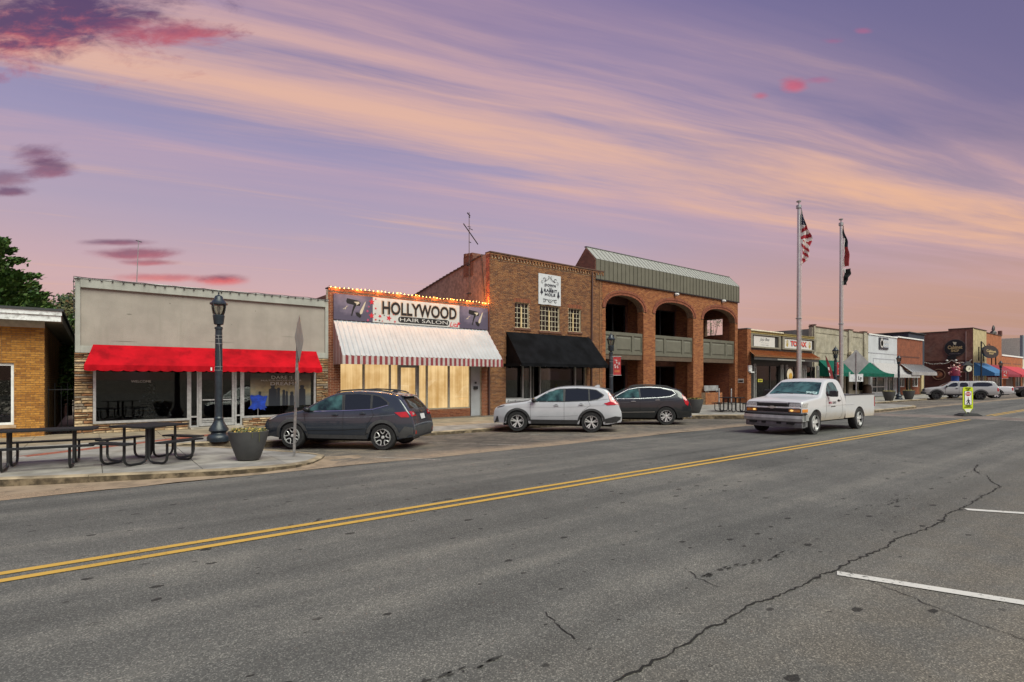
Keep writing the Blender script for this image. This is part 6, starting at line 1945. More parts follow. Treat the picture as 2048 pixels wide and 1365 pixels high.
# == street lamps
M_globe=glass('lamp_glass',(.72,.72,.68,1),.9,.08)
def make_lamp(label):
 t=thing('street_lamp',label,'street lamp')
 b=MB()
 b.lathe([(.29,0),(.29,.05),(.30,.10),(.27,.17),(.20,.21),(.19,.24),(.25,.30),(.24,.36),(.17,.47),(.125,.56),(.12,.62),(.13,.64),(.105,.67),(.10,.70)],n=24)
 b.build('base',M_lamp,t,smooth=True,sharp=40)
 b=MB();b.lathe([(.105,.70),(.10,1.5),(.093,2.6),(.088,3.12),(.105,3.13),(.105,3.18),(.05,3.2),(.05,3.24)],n=20);b.build('pole',M_lamp,t,smooth=True,sharp=40)
 b=MB();b.lathe([(.05,3.24),(.12,3.26),(.13,3.32),(.145,3.45),(.155,3.50),(.135,3.52),(.0,3.53)],n=20)
 b.build('collar',M_lamp,t,smooth=True,sharp=40)
 b=MB();b.lathe([(.11,3.53),(.15,3.60),(.175,3.70),(.185,3.80),(.17,3.82)],n=20);b.build('globe',M_globe,t,smooth=True)
 b=MB();b.lathe([(0,3.53),(.035,3.54),(.03,3.64),(.05,3.68),(.045,3.76),(0,3.80)],n=10);b.build('light_bulb',mat('milk_glass',(.6,.58,.52),.3),t,smooth=True)
 b=MB()
 for i in range(4):
  a=pi/4+i*pi/2
  b.tube([(cos(a)*r_,sin(a)*r_,z)for r_,z in((.14,3.50),(.175,3.58),(.205,3.70),(.215,3.80),(.21,3.86))],.011,5)
 b.build('cage',M_lamp,t)
 b=MB();b.lathe([(.19,3.80),(.225,3.815),(.225,3.85),(.19,3.87),(.17,3.90),(.12,3.96),(.105,4.02),(.09,4.05),(.05,4.07),(.02,4.09),(.015,4.12),(.03,4.135),(.015,4.15),(.008,4.19),(0,4.21)],n=20);b.build('cap',M_lamp,t,smooth=True,sharp=40)
 b=MB()
 for z in(2.86,2.95,2.72,1.98,2.08):b.lathe([(.09,z-.006),(.101,z-.006),(.101,z+.006),(.09,z+.006)],n=14,cap=False)
 b.tube([(-.03,-.10,2.95),(.01,-.105,2.5),(.02,-.107,1.98)],.006,5)
 b.build('strap',M_steel,t)
 return t
LP=[(437.5,882,None,'near dark street lamp between the red awning and the charcoal bowl planter'),(1222,None,(24.4,18.2),'street lamp carrying a red banner in front of the first brick arch'),(1671,None,(42.6,16.75),'street lamp with a red banner behind the front flagpole and white pickup'),(1797.5,None,(59.0,17.7),'street lamp standing between the two dark bowl planters by the striped awning'),(2001.5,None,(85.0,15.3),'farthest street lamp before the dark red awning across the side street')]
lamps=[]
for i,(px,py,pos,lab)in enumerate(LP):
 if pos is None:
  x,y=G(px,py,.045)
 else:
  a,bb,_=ray(px,0);y=pos[1];x=y/bb*a
 z=zwalk(x,y)+.003
 if i==0:
  L0=make_lamp(lab);L0.location=(x,y,z);L0['group']='street lamps along the pavement';lamps.append(L0)
  bpy.context.view_layer.update()
 else:
  lamps.append(copy_thing(L0,(x,y,z),i*.7,lab,'street lamps along the pavement'))
M_ban=mat('banner_red',(.34,.018,.022),.6,0,.1,3)
M_banw=mat('banner_snow',(.62,.5,.5),.6)
def lamp_banner(lp,label,z0,z1,w,dirx):
 x,y,z=lp.location
 t=thing('lamp_banner',label,'banner',(x,y,z+z0))
 ax=Vector((RX,RY,0))*dirx
 def P(u_,v_,d=0):return(x+ax.x*(.11+w*u_)-CX*d,y+ax.y*(.11+w*u_)-CY*d,z+z0+(z1-z0)*v_)
 b=MB()
 b.add([P(0,0),P(1,0),P(1,1),P(0,1),P(0,0,-.012),P(1,0,-.012),P(1,1,-.012),P(0,1,-.012)],[(0,1,2,3),(7,6,5,4),(0,4,5,1),(1,5,6,2),(2,6,7,3),(3,7,4,0)])
 b.build('cloth',M_ban,t)
 for v_ in(.0,1.0):
  b=MB();b.tube([(x,y,z+z0+(z1-z0)*v_),P(1.08,v_)],.012,6);b.build('bracket',M_alud,t)
 for i in range(12):
  u_,v_=random.uniform(.2,.85),random.uniform(.36,.9)
  a0=random.uniform(0,pi);r_=random.uniform(.08,.16)
  b=MB();pts=[]
  for j in range(12):
   q_=a0+2*pi*j/12;rr=r_*(1 if j%2 else .35)
   pts.append(P(u_+rr*cos(q_),v_+rr*.55*sin(q_),.006))
  b.add(pts,[tuple(range(12))]);b.build('snowflake_print',M_banw,t)
 b=MB();b.add([P(.15,.16,.005),P(.85,.16,.005),P(.85,.27,.005),P(.15,.27,.005)],[(0,1,2,3)]);b.build('text_bar_print',mat('banner_orange',(.45,.12,.04),.6),t)
lamp_banner(lamps[1],'red banner with pale flakes on the lamp before the first brick arch',2.05,2.98,.38,1)
lamp_banner(lamps[2],'red banner with pale flakes half hidden behind the front flagpole',2.05,3.0,.45,1)
lamp_banner(lamps[4],'dark red banner on the farthest lamp before the red awning',2.0,2.9,.8,1)
# == planters
M_plant=mat('charcoal_planter',(.055,.056,.058),.62,0,.1,3,.1,60)
M_soil=mat('soil',(.04,.03,.02),.95)
def make_planter(label,flowers):
 t=thing('planter',label,'planter')
 b=MB();b.lathe([(.24,0),(.27,.02),(.40,.42),(.475,.74),(.48,.78),(.45,.785),(.44,.70),(0,.69)],n=36);b.build('bowl',M_plant,t,smooth=True,sharp=40)
 b=MB();b.lathe([(.44,.70),(.3,.73),(0,.74)],n=20);b.build('soil',M_soil,t)
 lf=MB();fl=MB()
 for i in range(420):
  a=random.uniform(0,2*pi);r_=sqrt(random.random())*.42
  p=Vector((cos(a)*r_,sin(a)*r_,.76+random.uniform(-.02,.10)))
  d_=Vector((random.gauss(0,1),random.gauss(0,1),.6)).normalized();s_=d_.orthogonal().normalized()
  m_=fl if i%4==0 else lf
  m_.t=random.random();q_=.035 if m_ is lf else .028
  m_.add([p-d_*q_,p+s_*q_*.6,p+d_*q_,p-s_*q_*.6],[(0,1,2,3)])
 for(a0,dz_)in((-1.25,.26),(-1.6,.14)):
  lf.tube([(cos(a0)*.42,sin(a0)*.42,.78),(cos(a0)*.49,sin(a0)*.49,.76),(cos(a0)*.485,sin(a0)*.485,.78-dz_)],.007,5)
 lf.build('plants',mat('pansy_leaves',W,.6,0,0,stops=rampc((.04,.06,.02),(.10,.10,.03),(.16,.13,.04))),t)
 if flowers:fl.build('flowers',mat('yellow_flowers',W,.6,0,0,stops=rampc((.50,.32,.03),(.60,.45,.10),(.35,.12,.03))),t)
 return t
x,y=G(497,919,.045)
p0=make_planter('charcoal bowl planter with yellow pansies on the corner of the pavement',True)
p0.scale=(.84,.84,.78);p0.location=(x,y,zwalk(x,y)+.004);p0['group']='charcoal bowl planters'
bpy.context.view_layer.update()
for px,py,yy,lab in((1390,822,16.4,'charcoal bowl planter half hidden behind the dark crossover, before the orange brick arches'),(1778,800,17.2,'dark bowl planter by the white shop, left of its street lamp'),(1817.5,797,17.2,'dark bowl planter by the rust brick shop, right of its street lamp')):
 a,bb,_=ray(px,0);x=yy/bb*a
 copy_thing(p0,(x,yy,zwalk(x,yy)+.004),random.uniform(0,6),lab,'charcoal bowl planters',.9 if px<1500 else 1.05)
# == picnic tables
M_ptop=mat('coated_black_steel',(.014,.0145,.016),.75,0,.15,20,.3,120,spec=.25)
def rrect(hx,hy,r,n=5):
 pts=[]
 for cx,cy,a0 in((hx-r,hy-r,0),(-hx+r,hy-r,pi/2),(-hx+r,-hy+r,pi),(hx-r,-hy+r,3*pi/2)):
  pts+=[(cx+r*cos(a0+i*pi/2/n),cy+r*sin(a0+i*pi/2/n))for i in range(n+1)]
 return pts
def loop_leg(t,ax,off,y0,y1,zt,zs,r=.025):
 """bent tube: down from the tabletop, along the ground, up to the seat"""
 path=[(y0,zt)]+[(y0,.16)]+[(y0+(y1-y0)/abs(y1-y0)*(.13-.13*cos(a)),.16-.13*sin(a))for a in(.4,.8,1.2,pi/2)]
 path+=[(y1-(y1-y0)/abs(y1-y0)*(.13-.13*cos(a)),.16-.13*sin(a))for a in(pi/2,1.2,.8,.4)]+[(y1,.16),(y1,zs)]
 b=MB()
 b.tube([(off,p,z)if ax=='x'else(p,off,z)for p,z in path],r,8)
 b.build('leg',M_black,t,smooth=True)
def rect_table(label):
 t=thing('picnic_table',label,'picnic table')
 b=MB();b.prism(rrect(.92,.38,.06),'z',.735,.765);b.build('tabletop',M_ptop,t)
 for s_ in(-1,1):
  b=MB();b.prism([(x,y+s_*.72)for x,y in rrect(.92,.14,.06)],'z',.435,.462);b.build('bench',M_ptop,t)
  for o_ in(-.52,.52):loop_leg(t,'x',o_,s_*.12,s_*.72,.735,.435)
 return t
def square_table(label):
 t=thing('picnic_table',label,'picnic table')
 b=MB();b.prism(rrect(.53,.53,.12),'z',.735,.765);b.build('tabletop',M_ptop,t)
 for k_ in range(4):
  a=k_*pi/2
  rot=lambda x,y:(x*cos(a)-y*sin(a),x*sin(a)+y*cos(a))
  b=MB();b.prism([rot(x,y+.80)for x,y in rrect(.50,.145,.1)],'z',.435,.462);b.build('bench',M_ptop,t)
  for o_ in(-.3,.3):
   bb=MB()
   y0,y1=.33,.80
   path=[(y0,.735),(y0,.16)]+[(y0+(.12-.12*cos(q_)),.16-.135*sin(q_))for q_ in(.5,1.0,pi/2)]+[(y1-(.12-.12*cos(q_)),.16-.135*sin(q_))for q_ in(pi/2,1.0,.5)]+[(y1,.16),(y1,.435)]
   bb.tube([(*rot(o_,p),z)for p,z in path],.024,8)
   bb.build('leg',M_black,t,smooth=True)
 return t
tb=rect_table('long black picnic table with two benches at the left edge before the ochre brick building')
tb.scale=(.94,.94,.96);tb.location=(-.80,14.05,zwalk(-.8,14.05)+.003);tb.rotation_euler=(0,0,radians(-5));tb['group']='black picnic tables'
tb=square_table('square black picnic table with four benches before the stone-faced red awning shop')
tb.location=(.93,13.62,zwalk(.9,13.6)+.003);tb.rotation_euler=(0,0,radians(36));tb['group']='black picnic tables'
bpy.context.view_layer.update()
copy_thing(tb,(26.9,15.6,zwalk(26.9,15.6)+.003),radians(10),'black picnic table before the right-hand arch, partly behind the white pickup nose','black picnic tables')
# == signs and poles
def post(b,x,y,z0,z1,w=.05):
 b.box(x-w/2,x+w/2,y-.012,y+.012,z0,z1)
 b.box(x-w/2,x-w/2+.01,y+.012,y+.035,z0,z1);b.box(x+w/2-.01,x+w/2,y+.012,y+.035,z0,z1)
# edge-on sign at the corner
x,y=G(588,909,.045);z=zwalk(x,y)
t=thing('sign_post','leaning galvanised sign post with diamond sign seen edge on at the corner','road sign',(x,y,z))
Zt=EYE+hypot(x,y)*0+(y/ray(597,0)[1])*(HOR-636)/FPX
dxl=.10
ax=Vector((RX,RY,0));ay=Vector((CX,CY,0))
b=MB();b.hexa([tuple(Vector((x,y,z))+ax*(a*.028)+ay*(c*.012))for a,c in((-1,-1),(1,-1),(1,1),(-1,1))]+[tuple(Vector((x,y,Zt-.10))+ax*(dxl+a*.028)+ay*(c*.012))for a,c in((-1,-1),(1,-1),(1,1),(-1,1))])
b.build('post',mat('rusty_galvanised',(.30,.29,.29),.55,.5,.2,14,dirt=(.28,.14,.06,1),dscale=4,damt=.6),t)
cz=FZ(593,678,y)
nrm=(ax*-.20+ay*.98).normalized()
pl_=Vector((x,y,cz))+ax*(dxl*.75)
hd=.55
b=MB()
V_=[]
for off in(.014,.018):
 for a,c in((0,-1),(1,0),(0,1),(-1,0)):
  V_.append(tuple(pl_+nrm*(a*hd)+Vector((0,0,c*hd))+ax*(.03+off)))
b.add(V_,[(3,2,1,0),(4,5,6,7),(0,1,5,4),(1,2,6,5),(2,3,7,6),(3,0,4,7)])
b.build('diamond_plate',mat('sign_back_grey',(.20,.21,.22),.45,.4,.1,5),t)
b=MB();pb=Vector((x,y,z+1.55))+ax*(dxl*.42)
V_=[]
for off in(.030,.034):
 for a,c in((-.22,-.42),(.22,-.42),(.22,.42),(-.22,.42)):
  V_.append(tuple(pb+nrm*a+Vector((0,0,c))+ax*(.0+off)))
b.add(V_,[(3,2,1,0),(4,5,6,7),(0,1,5,4),(1,2,6,5),(2,3,7,6),(3,0,4,7)])
b.build('lower_plate',mat('sign_back_grey',(.20,.21,.22)),t)
b=MB();b.box(pb.x-.03,pb.x+.03,pb.y-.03,pb.y+.03,pb.z+.17,pb.z+.21);b.build('bolt',M_black,t)
# grey back of a diamond sign on the far corner
ys=12.3
x=FX(1713,ys);z=zwalk(x,ys)
t=thing('sign_post','large grey diamond sign back with a white plate below, behind the pickup bed','road sign',(x,ys,z))
zt_=FZ(1713,705,ys);zc_=FZ(1713,727,ys)
wv=Vector((RX,RY,0))
b=MB();post(b,x,ys,z,zt_);b.build('post',M_steel,t)
hd=.74
b=MB();V_=[]
for off in(-.035,-.030):
 for a,c in((0,-1),(1,0),(0,1),(-1,0)):
  V_.append((x+wv.x*a*hd+CX*off*-1,ys+wv.y*a*hd+CY*off*-1,FZ(1713,725.5,ys)+c*hd))
b.add(V_,[(0,1,2,3),(7,6,5,4),(0,4,5,1),(1,5,6,2),(2,6,7,3),(3,7,4,0)])
b.build('diamond_plate',mat('sign_back_grey2',(.30,.30,.31),.4,.4,.1,3),t)
b=MB();V_=[]
pa=lambda px,py:FZ(px,py,ys)
for off in(-.036,-.031):
 for a,zz in((-.40,pa(1700,764)),(.40,pa(1730,763.5)),(.40,pa(1730,748.5)),(-.40,pa(1700,749))):
  V_.append((x+wv.x*a+CX*off*-1,ys+wv.y*a+CY*off*-1,zz))
b.add(V_,[(0,1,2,3),(7,6,5,4),(0,4,5,1),(1,5,6,2),(2,6,7,3),(3,7,4,0)])
b.build('lower_plate',mat('sign_white2',(.55,.56,.58),.5),t)
xs2=FX(1699,ys);b=MB();b.box(xs2-.04,xs2+.05,ys-.02,ys+.02,pa(1699,758),pa(1699,744.5));b.build('side_plate',mat('sign_pale_green',(.5,.6,.55),.5),t)
dmv=lambda a,zz,d:(x+wv.x*a-CX*(.0+d)+CX*.03,ys+wv.y*a-CY*(.0+d)+CY*.03,zz)
text_mesh('L y',M_ink,.12,.32,pa(1722,762),pa(1722,753),0,t,'lettering',.004,bold=.06,depthmap=lambda a,zz,d:(x+wv.x*a+CX*.028-CX*d,ys+wv.y*a+CY*.028-CY*d,zz))
# crossing sign in the middle of the road
x,y=32.35,6.54
a_,b_,_=ray(1935,0)
x,y=G(1936,832.5)
t=thing('crosswalk_sign','lime yellow crosswalk paddle sign with a red octagon on a black rubber base','road sign',(x,y,0))
ps=Vector((RX,RY,0))
sc_f=(y/b_)/FPX
def PP(u_,v_,d=0):return(x+ps.x*u_-CX*d,y+ps.y*u_-CY*d,v_)
W_=10.2*sc_f*1.0
H0,H1,H2=5.5*sc_f,16*sc_f,58*sc_f
def plate(name,pts,d,m_,par,th=.01):
 n=len(pts)
 b=MB();b.add([PP(u_,v_,d)for u_,v_ in pts]+[PP(u_,v_,d-th)for u_,v_ in pts],[tuple(range(n)),tuple(range(n,2*n))[::-1]]+[(i,i+n,(i+1)%n+n,(i+1)%n)for i in range(n)])
 return b.build(name,m_,par)
M_lime=mat('lime_reflective',(.50,.62,.01),.5,0,.04)
plate('paddle',[(-.04,H0),(.04,H0),(.06,H0),(W_,H1),(W_,H2-.06),(W_-.06,H2),(-W_+.06,H2),(-W_,H2-.06),(-W_,H1),(-.06,H0)],0,M_lime,t,.03)
plate('tip',[(-.05,H0),(.05,H0),(W_*.72,H1-.05),(-W_*.72,H1-.05)],.006,M_white,t)
plate('border',[(-W_*.72,H1+6*sc_f),(W_*.72,H1+6*sc_f),(W_*.72,H2-8*sc_f),(-W_*.72,H2-8*sc_f)],.006,M_ink,t)
plate('field',[(-W_*.64,H1+6.8*sc_f),(W_*.64,H1+6.8*sc_f),(W_*.64,H2-8.8*sc_f),(-W_*.64,H2-8.8*sc_f)],.011,M_white,t)
cz=H2-14*sc_f
plate('octagon',[(W_*.56*cos(pi/8+i*pi/4),cz+W_*.42*sin(pi/8+i*pi/4))for i in range(8)],.016,mat('stop_red',(.42,.012,.02),.5),t)
DM=lambda d0:(lambda a,zz,d:PP(a,zz,d0+d))
text_mesh('STOP',M_white,-W_*.40,W_*.40,cz-W_*.13,cz+W_*.13,0,t,'lettering',.004,bold=.03,depthmap=DM(.018))
text_mesh('STATE',M_ink,-W_*.5,W_*.5,H2-3.6*sc_f,H2-1.2*sc_f,0,t,'lettering',.004,bold=.03,depthmap=DM(.008))
text_mesh('LAW',M_ink,-W_*.28,W_*.28,H2-7*sc_f,H2-4.4*sc_f,0,t,'lettering',.004,bold=.03,depthmap=DM(.008))
text_mesh('TO',M_ink,-W_*.1,W_*.1,cz-W_*.75,cz-W_*.6,0,t,'lettering',.004,depthmap=DM(.013))
text_mesh('WITHIN',M_ink,-W_*.45,W_*.45,H1+3.4*sc_f,H1+5.2*sc_f,0,t,'lettering',.004,bold=.03,depthmap=DM(.008))
text_mesh('CROSSWALK',M_ink,-W_*.7,W_*.7,H1+1.0*sc_f,H1+2.8*sc_f,0,t,'lettering',.004,bold=.03,depthmap=DM(.008))
hz=H1+7.5*sc_f;k_=11*sc_f
fig=[(-.28,0),(-.12,0),(.02,.30),(.16,0),(.34,0),(.30,.08),(.16,.45),(.14,.62),(.30,.50),(.34,.56),(.14,.78),(-.06,.82),(-.26,.62),(-.30,.42),(-.22,.40),(-.16,.58),(-.08,.64),(-.08,.42),(-.26,.06)]
plate('walking_figure_print',[(a*k_*1.2,hz+c*k_)for a,c in fig],.016,M_ink,t,.004)
plate('walking_figure_print',[(.02*k_+.12*k_*cos(q_),hz+.95*k_+.12*k_*sin(q_))for q_ in[2*pi*i/10 for i in range(10)]],.016,M_ink,t,.004)
b=MB();V_=[PP(a,zz,d)for zz,s_ in((.008,1.0),(.045,.95),(.13,.62))for a,d in((-.46*s_,-.30*s_),(.46*s_,-.30*s_),(.46*s_,.30*s_),(-.46*s_,.30*s_))]
b.add(V_,[(0,3,2,1),(8,9,10,11)]+[(r*4+i,r*4+(i+1)%4,r*4+4+(i+1)%4,r*4+4+i)for r in range(2)for i in range(4)]);b.build('base',M_tyre,t)
b=MB();b.box(x-.05,x+.05,y-.05,y+.05,.1,H0+.05);b.build('spring',M_black,t)
# == flagpoles and flags
def flagpole(px,ptop,y,lab):
 x=FX(px,y);z=zwalk(x,y);zt_=FZ(px,ptop,y)
 t=thing('flagpole',lab,'flagpole',(x,y,z),group='flagpoles')
 H_=zt_-z
 b=MB();b.tube([(x,y,z),(x,y,z+H_*.5),(x,y,z+H_*.965)],[.115,.10,.075],16);b.build('pole',mat('brushed_pole',(.50,.50,.50),.35,.75,.08,8),t,smooth=True)
 b=MB();b.lathe([(.09,H_*.962),(.13,H_*.965),(.13,H_*.978),(.09,H_*.98),(.03,H_*.982),(.03,H_*.992),(.11,H_*.994),(.12,H_*.999),(0,H_)],(x,y,z),14);b.build('truck_cap',M_steel,t,smooth=True,sharp=40)
 b=MB();b.lathe([(.12,.0),(.15,.02),(.15,.05),(.12,.06)],(x,y,z+H_*.44),14);b.build('collar',M_alud,t)
 b=MB();b.tube([(x+.13*RX,y+.13*RY,z+H_*.955),(x+.16*RX,y+.16*RY,z+H_*.4),(x+.13*RX,y+.13*RY,z+1.2)],.008,5);b.build('halyard',mat('white_rope',(.6,.6,.58),.8),t)
 b=MB();b.lathe([(.22,0),(.22,.06),(.13,.12),(.12,.16)],(x,y,z),16);b.build('base_flange',M_steel,t)
 return x,y,z,H_
fx_,fy_,fz_,fh_=flagpole(1597.5,402,13.3,'taller steel flagpole flying the striped flag behind the white pickup')
def limp_flag(name,lab,x,y,z_top,H_,edge,colour,mats,seedv):
 """Cloth hanging limp beside its pole: t runs down, s runs across; edge gives its width going down."""
 t=thing(name,lab,'flag',(x,y,z_top))
 b=MB();ni,nj=66,18
 def P(i,j):
  v_,s_=i/ni,j/nj
  w_=edge[-1][1]
  for(a,wa),(c,wc)in zip(edge,edge[1:]):
   if a<=v_<=c:w_=wa+(wc-wa)*sm(0,1,(v_-a)/(c-a));break
  a=.12+w_*s_+.02*sin(v_*17+seedv)
  q_=.13*sin(s_*7.5+v_*4+seedv)*min(1,w_*3)
  return(x+RX*a+CX*q_,y+RY*a+CY*q_,z_top-H_*(v_+.05*s_*sin(pi*v_)))
 g_=[[P(i,j)for j in range(nj+1)]for i in range(ni+1)]
 for i in range(ni):
  for j in range(nj):
   b.cur=colour(i/ni,j/nj,i,j)
   b.quad(g_[i][j],g_[i+1][j],g_[i+1][j+1],g_[i][j+1])
 b.build('cloth',mats,t,smooth=True,sharp=80)
M_fr_,M_fw,M_fb=mat('flag_red',(.34,.010,.024),.7,0,.05),mat('flag_white',(.62,.58,.56),.7,0,.05),mat('flag_navy',(.012,.018,.05),.7,0,.05)
def us(t,s,i,j):
 if t+.05*s<.29:return 1 if(i%4==1 and(j+i//4%2*2)%4==1)else 2
 return 1 if int((t+.10*s*(1 if t<.55 else-2.2)+.1)*15.5)%2==0 else 0
limp_flag('national_flag','limp flag with red and white stripes and a starred blue canton',fx_,fy_,FZ(1597,417,fy_),3.0,[(0,.03),(.3,.32),(.5,.55),(.7,.36),(.88,.34),(1,.06)],us,[M_fr_,M_fw,M_fb],1)
gx_,gy_,gz_,gh_=flagpole(1682,438,13.9,'shorter steel flagpole with the red, white and navy flag')
def nc(t,s,i,j):
 if s<.35 and t>.3:return 1
 return 2 if t<.48 else 0
limp_flag('state_flag','limp navy, red and white flag on the shorter flagpole',gx_,gy_,FZ(1682,452,gy_),2.5,[(0,.03),(.4,.24),(.7,.36),(.95,.42),(1,.40)],nc,[mat('flag_red2',(.24,.012,.018),.7),M_fw,mat('flag_dark_navy',(.008,.011,.022),.7)],2)
limp_flag('black_flag','bunched black flag with a white edge below the navy and red flag',gx_,gy_,FZ(1682,538,gy_),1.0,[(0,.40),(.3,.42),(.6,.30),(1,.26)],lambda t,s,i,j:1 if s<.5 and t<.25 else 0,[mat('flag_black',(.010,.010,.012),.8),M_fw],3)
# feather flag
yy=15.2;x=FX(1663,yy);z=zwalk(x,yy)
t=thing('feather_flag','tall narrow red feather flag with white lettering shapes before the green awning','flag',(x,yy,z))
zt_,zb_=FZ(1656,711,yy),.9
b=MB();pr=None
K=26
for i in range(K+1):
 v_=i/K;zz=zb_+(zt_-zb_)*v_
 lean=-.40*v_**1.2;wd=.24*(1-max(0,(v_-.6)/.4)**1.6)+.03
 cur=[(x+RX*(lean-0),yy+RY*lean,zz),(x+RX*(lean+wd*.5),yy+RY*(lean+wd*.5)-.05*sin(v_*9),zz-.04),(x+RX*(lean+wd),yy+RY*(lean+wd),zz-.10)]
 b.cur=1 if(i%4 in(1,2)and 3<i<20)else 0
 if pr:
  b.quad(pr[0],pr[1],cur[1],cur[0]);b.cur=0;b.quad(pr[1],pr[2],cur[2],cur[1])
 pr=cur
b.build('cloth',[mat('feather_red',(.22,.02,.025),.7,0,.2,3),mat('feather_white',(.62,.56,.56),.7)],t)
b=MB();b.tube([(x,yy,z),(x-RX*.02,yy-RY*.02,1.5),(x-RX*.44,yy-RY*.44,zt_+.05)],[.025,.02,.01],6);b.build('rod',M_black,t)
# post clock, flower barrel, hanging oval sign
yy=18.6;x=FX(1935,yy);z=zwalk(x,yy);r_=7.6*(yy/ray(1935,0)[1])/FPX*.78;zz=FZ(1935,738,yy)
t=thing('street_clock','black street clock with a pale round dial before the blue awning','clock',(x,yy,z))
b=MB();b.lathe([(.4,0),(.4,.3),(.2,.5),(.14,1.2),(.12,zz-r_-z-.1)],(x,yy,z),12);b.build('post',M_black,t)
ex=Vector((RX,RY,0));ey=Vector((CX,CY,0))
b=MB();n=28
for d0,d1,ra,m_ in((.2,-.2,r_*1.22,0),):
 vs=[tuple(Vector((x,yy,zz))+ex*(ra*cos(2*pi*i/n))+Vector((0,0,ra*sin(2*pi*i/n)))-ey*d)for d in(d0,d1)for i in range(n)]
 b.add(vs,[tuple(range(n)),tuple(range(n,2*n))[::-1]]+[(i,i+n,(i+1)%n+n,(i+1)%n)for i in range(n)])
b.build('case',M_black,t)
b=MB();b.add([tuple(Vector((x,yy,zz))+ex*(r_*cos(2*pi*i/n))+Vector((0,0,r_*sin(2*pi*i/n)))-ey*.215)for i in range(n)],[tuple(range(n))]);b.build('dial',mat('dial_cream',(.60,.58,.46),.5),t)
for a_,l_ in((.8,.75),(2.6,.5)):
 b=MB();d_=ex*sin(a_)+Vector((0,0,cos(a_)));s_=ex*cos(a_)-Vector((0,0,sin(a_)));c_=Vector((x,yy,zz))-ey*.225
 b.add([tuple(c_-s_*.05),tuple(c_+s_*.05),tuple(c_+d_*r_*l_)],[(0,1,2)]);b.build('hand',M_ink,t)
b=MB();pk_=Vector((x,yy,zz+r_*1.15));b.hexa([tuple(pk_+ex*a+ey*c)for a,c in((-.7,-.2),(.7,-.2),(.7,.2),(-.7,.2))]+[tuple(pk_+ex*a+ey*c+Vector((0,0,.5)))for a,c in((-.1,-.1),(.1,-.1),(.1,.1),(-.1,.1))]);b.build('crest',M_black,t)
yy=20.0;x=FX(1910,yy);z=0
t=thing('flower_barrel','tall blue barrel with a red wrap and pale pink flowers before the maroon wall','planter',(x,yy,-.1))
b=MB();b.lathe([(.36,0),(.4,.3),(.4,FZ(1910,752,yy)+.1),(.4,FZ(1910,752,yy)+.12)],(x,yy,-.1),18);b.build('barrel',mat('cobalt_paint',(.012,.07,.32),.5),t,smooth=True)
b=MB();b.lathe([(.55,0),(.5,.5),(.36,1.0),(.2,1.05)],(x,yy,FZ(1910,752,yy)),16);b.build('wrap',mat('crimson_cloth',(.26,.025,.06),.7,0,.2,3),t,smooth=True)
b=MB()
for i in range(90):
 p=Vector((x+random.gauss(0,.25),yy+random.gauss(0,.25),FZ(1910,740,yy)+random.gauss(0,.35)));d_=Vector((random.gauss(0,1),random.gauss(0,1),random.gauss(0,1))).normalized();s_=d_.orthogonal().normalized()
 b.t=random.random();b.add([p-d_*.15,p+s_*.1,p+d_*.15,p-s_*.1],[(0,1,2,3)])
b.build('flowers',mat('pink_flowers',W,.6,0,0,stops=rampc((.5,.10,.10),(.65,.35,.32),(.6,.5,.42))),t,kind='stuff')
yy=20.3;x=FX(1962.5,yy)
zs0,zs1=FZ(1962,728,yy),FZ(1962,683,yy)
t=thing('hanging_sign','black oval sign hanging from a scrolled iron bracket by the yellow painted front','sign',(x,yy,zs0))
b=MB();b.tube([(x,yy,-.05),(x,yy,zs1)],.09,8);b.build('post',M_black,t)
xc_=FX(1980.5,yy);hw_=(FX(1996,yy)-FX(1965.5,yy))/2;zc_=FZ(1980,704,yy);hh_=12.5*(yy/ray(1980,0)[1])/FPX
el=lambda f_:[(xc_+hw_*f_*cos(a),zc_+hh_*f_*sin(a))for a in[2*pi*i/36 for i in range(36)]]
b=MB();b.prism(el(1),'y',yy-.12,yy+.12);b.build('board',mat('sign_black',(.010,.011,.013)),t)
b=MB();b.tube([(x,yy,zs1-1.2),(xc_+hw_*.8,yy,zs1-1.3)],.08,6)
b.tube([(x,yy,zs1-.3)]+[(x+.8*i,yy,zs1-.5+.35*sin(i*1.4))for i in range(1,9)]+[(xc_+hw_*.85,yy,zs1-1.2)],.05,6)
b.build('bracket',M_black,t)
text_mesh('Cabinet',M_gl,xc_-hw_*.62,xc_+hw_*.62,zc_-hh_*.1,zc_+hh_*.3,yy-.125,t,'lettering',.01,bold=.03)
text_mesh('SHOP',M_gl,xc_-hw_*.3,xc_+hw_*.3,zc_-hh_*.45,zc_-hh_*.18,yy-.125,t,'lettering',.01,bold=.03)
# == vehicles
def paint(name,col,flake=0.0,rough=.28):
 return mat(name,col,rough,flake,.03,3,spec=.5,coat=.8)
M_cglass=mat('car_glass',(.010,.014,.015),.03,0,0,spec=.7,coat=.3)
M_cglass_t=mat('teal_car_glass',(.035,.085,.085),.04,0,.55,2.4,spec=.7)
M_seamk=mat('panel_gap',(.004,.004,.004),.9,0,0)
M_tail=mat('tail_lamp_red',(.42,.008,.014),.15,0,.1,8,coat=.8)
M_clear=mat('clear_lamp',(.36,.36,.35),.15,.0,.3,35,coat=.8)
M_amber=mat('amber_lamp',(.60,.22,.03),.15,0,.1,8,coat=.8)
M_plate=mat('licence_plate',(.60,.60,.62),.4,0,.05)
def chaikin(P,n=1):
 for _ in range(n):
  out=[P[0]]
  for a,b in zip(P,P[1:]):
   out+=[(a[0]*.75+b[0]*.25,a[1]*.75+b[1]*.25),(a[0]*.25+b[0]*.75,a[1]*.25+b[1]*.75)]
  out.append(P[-1]);P=out
 return P
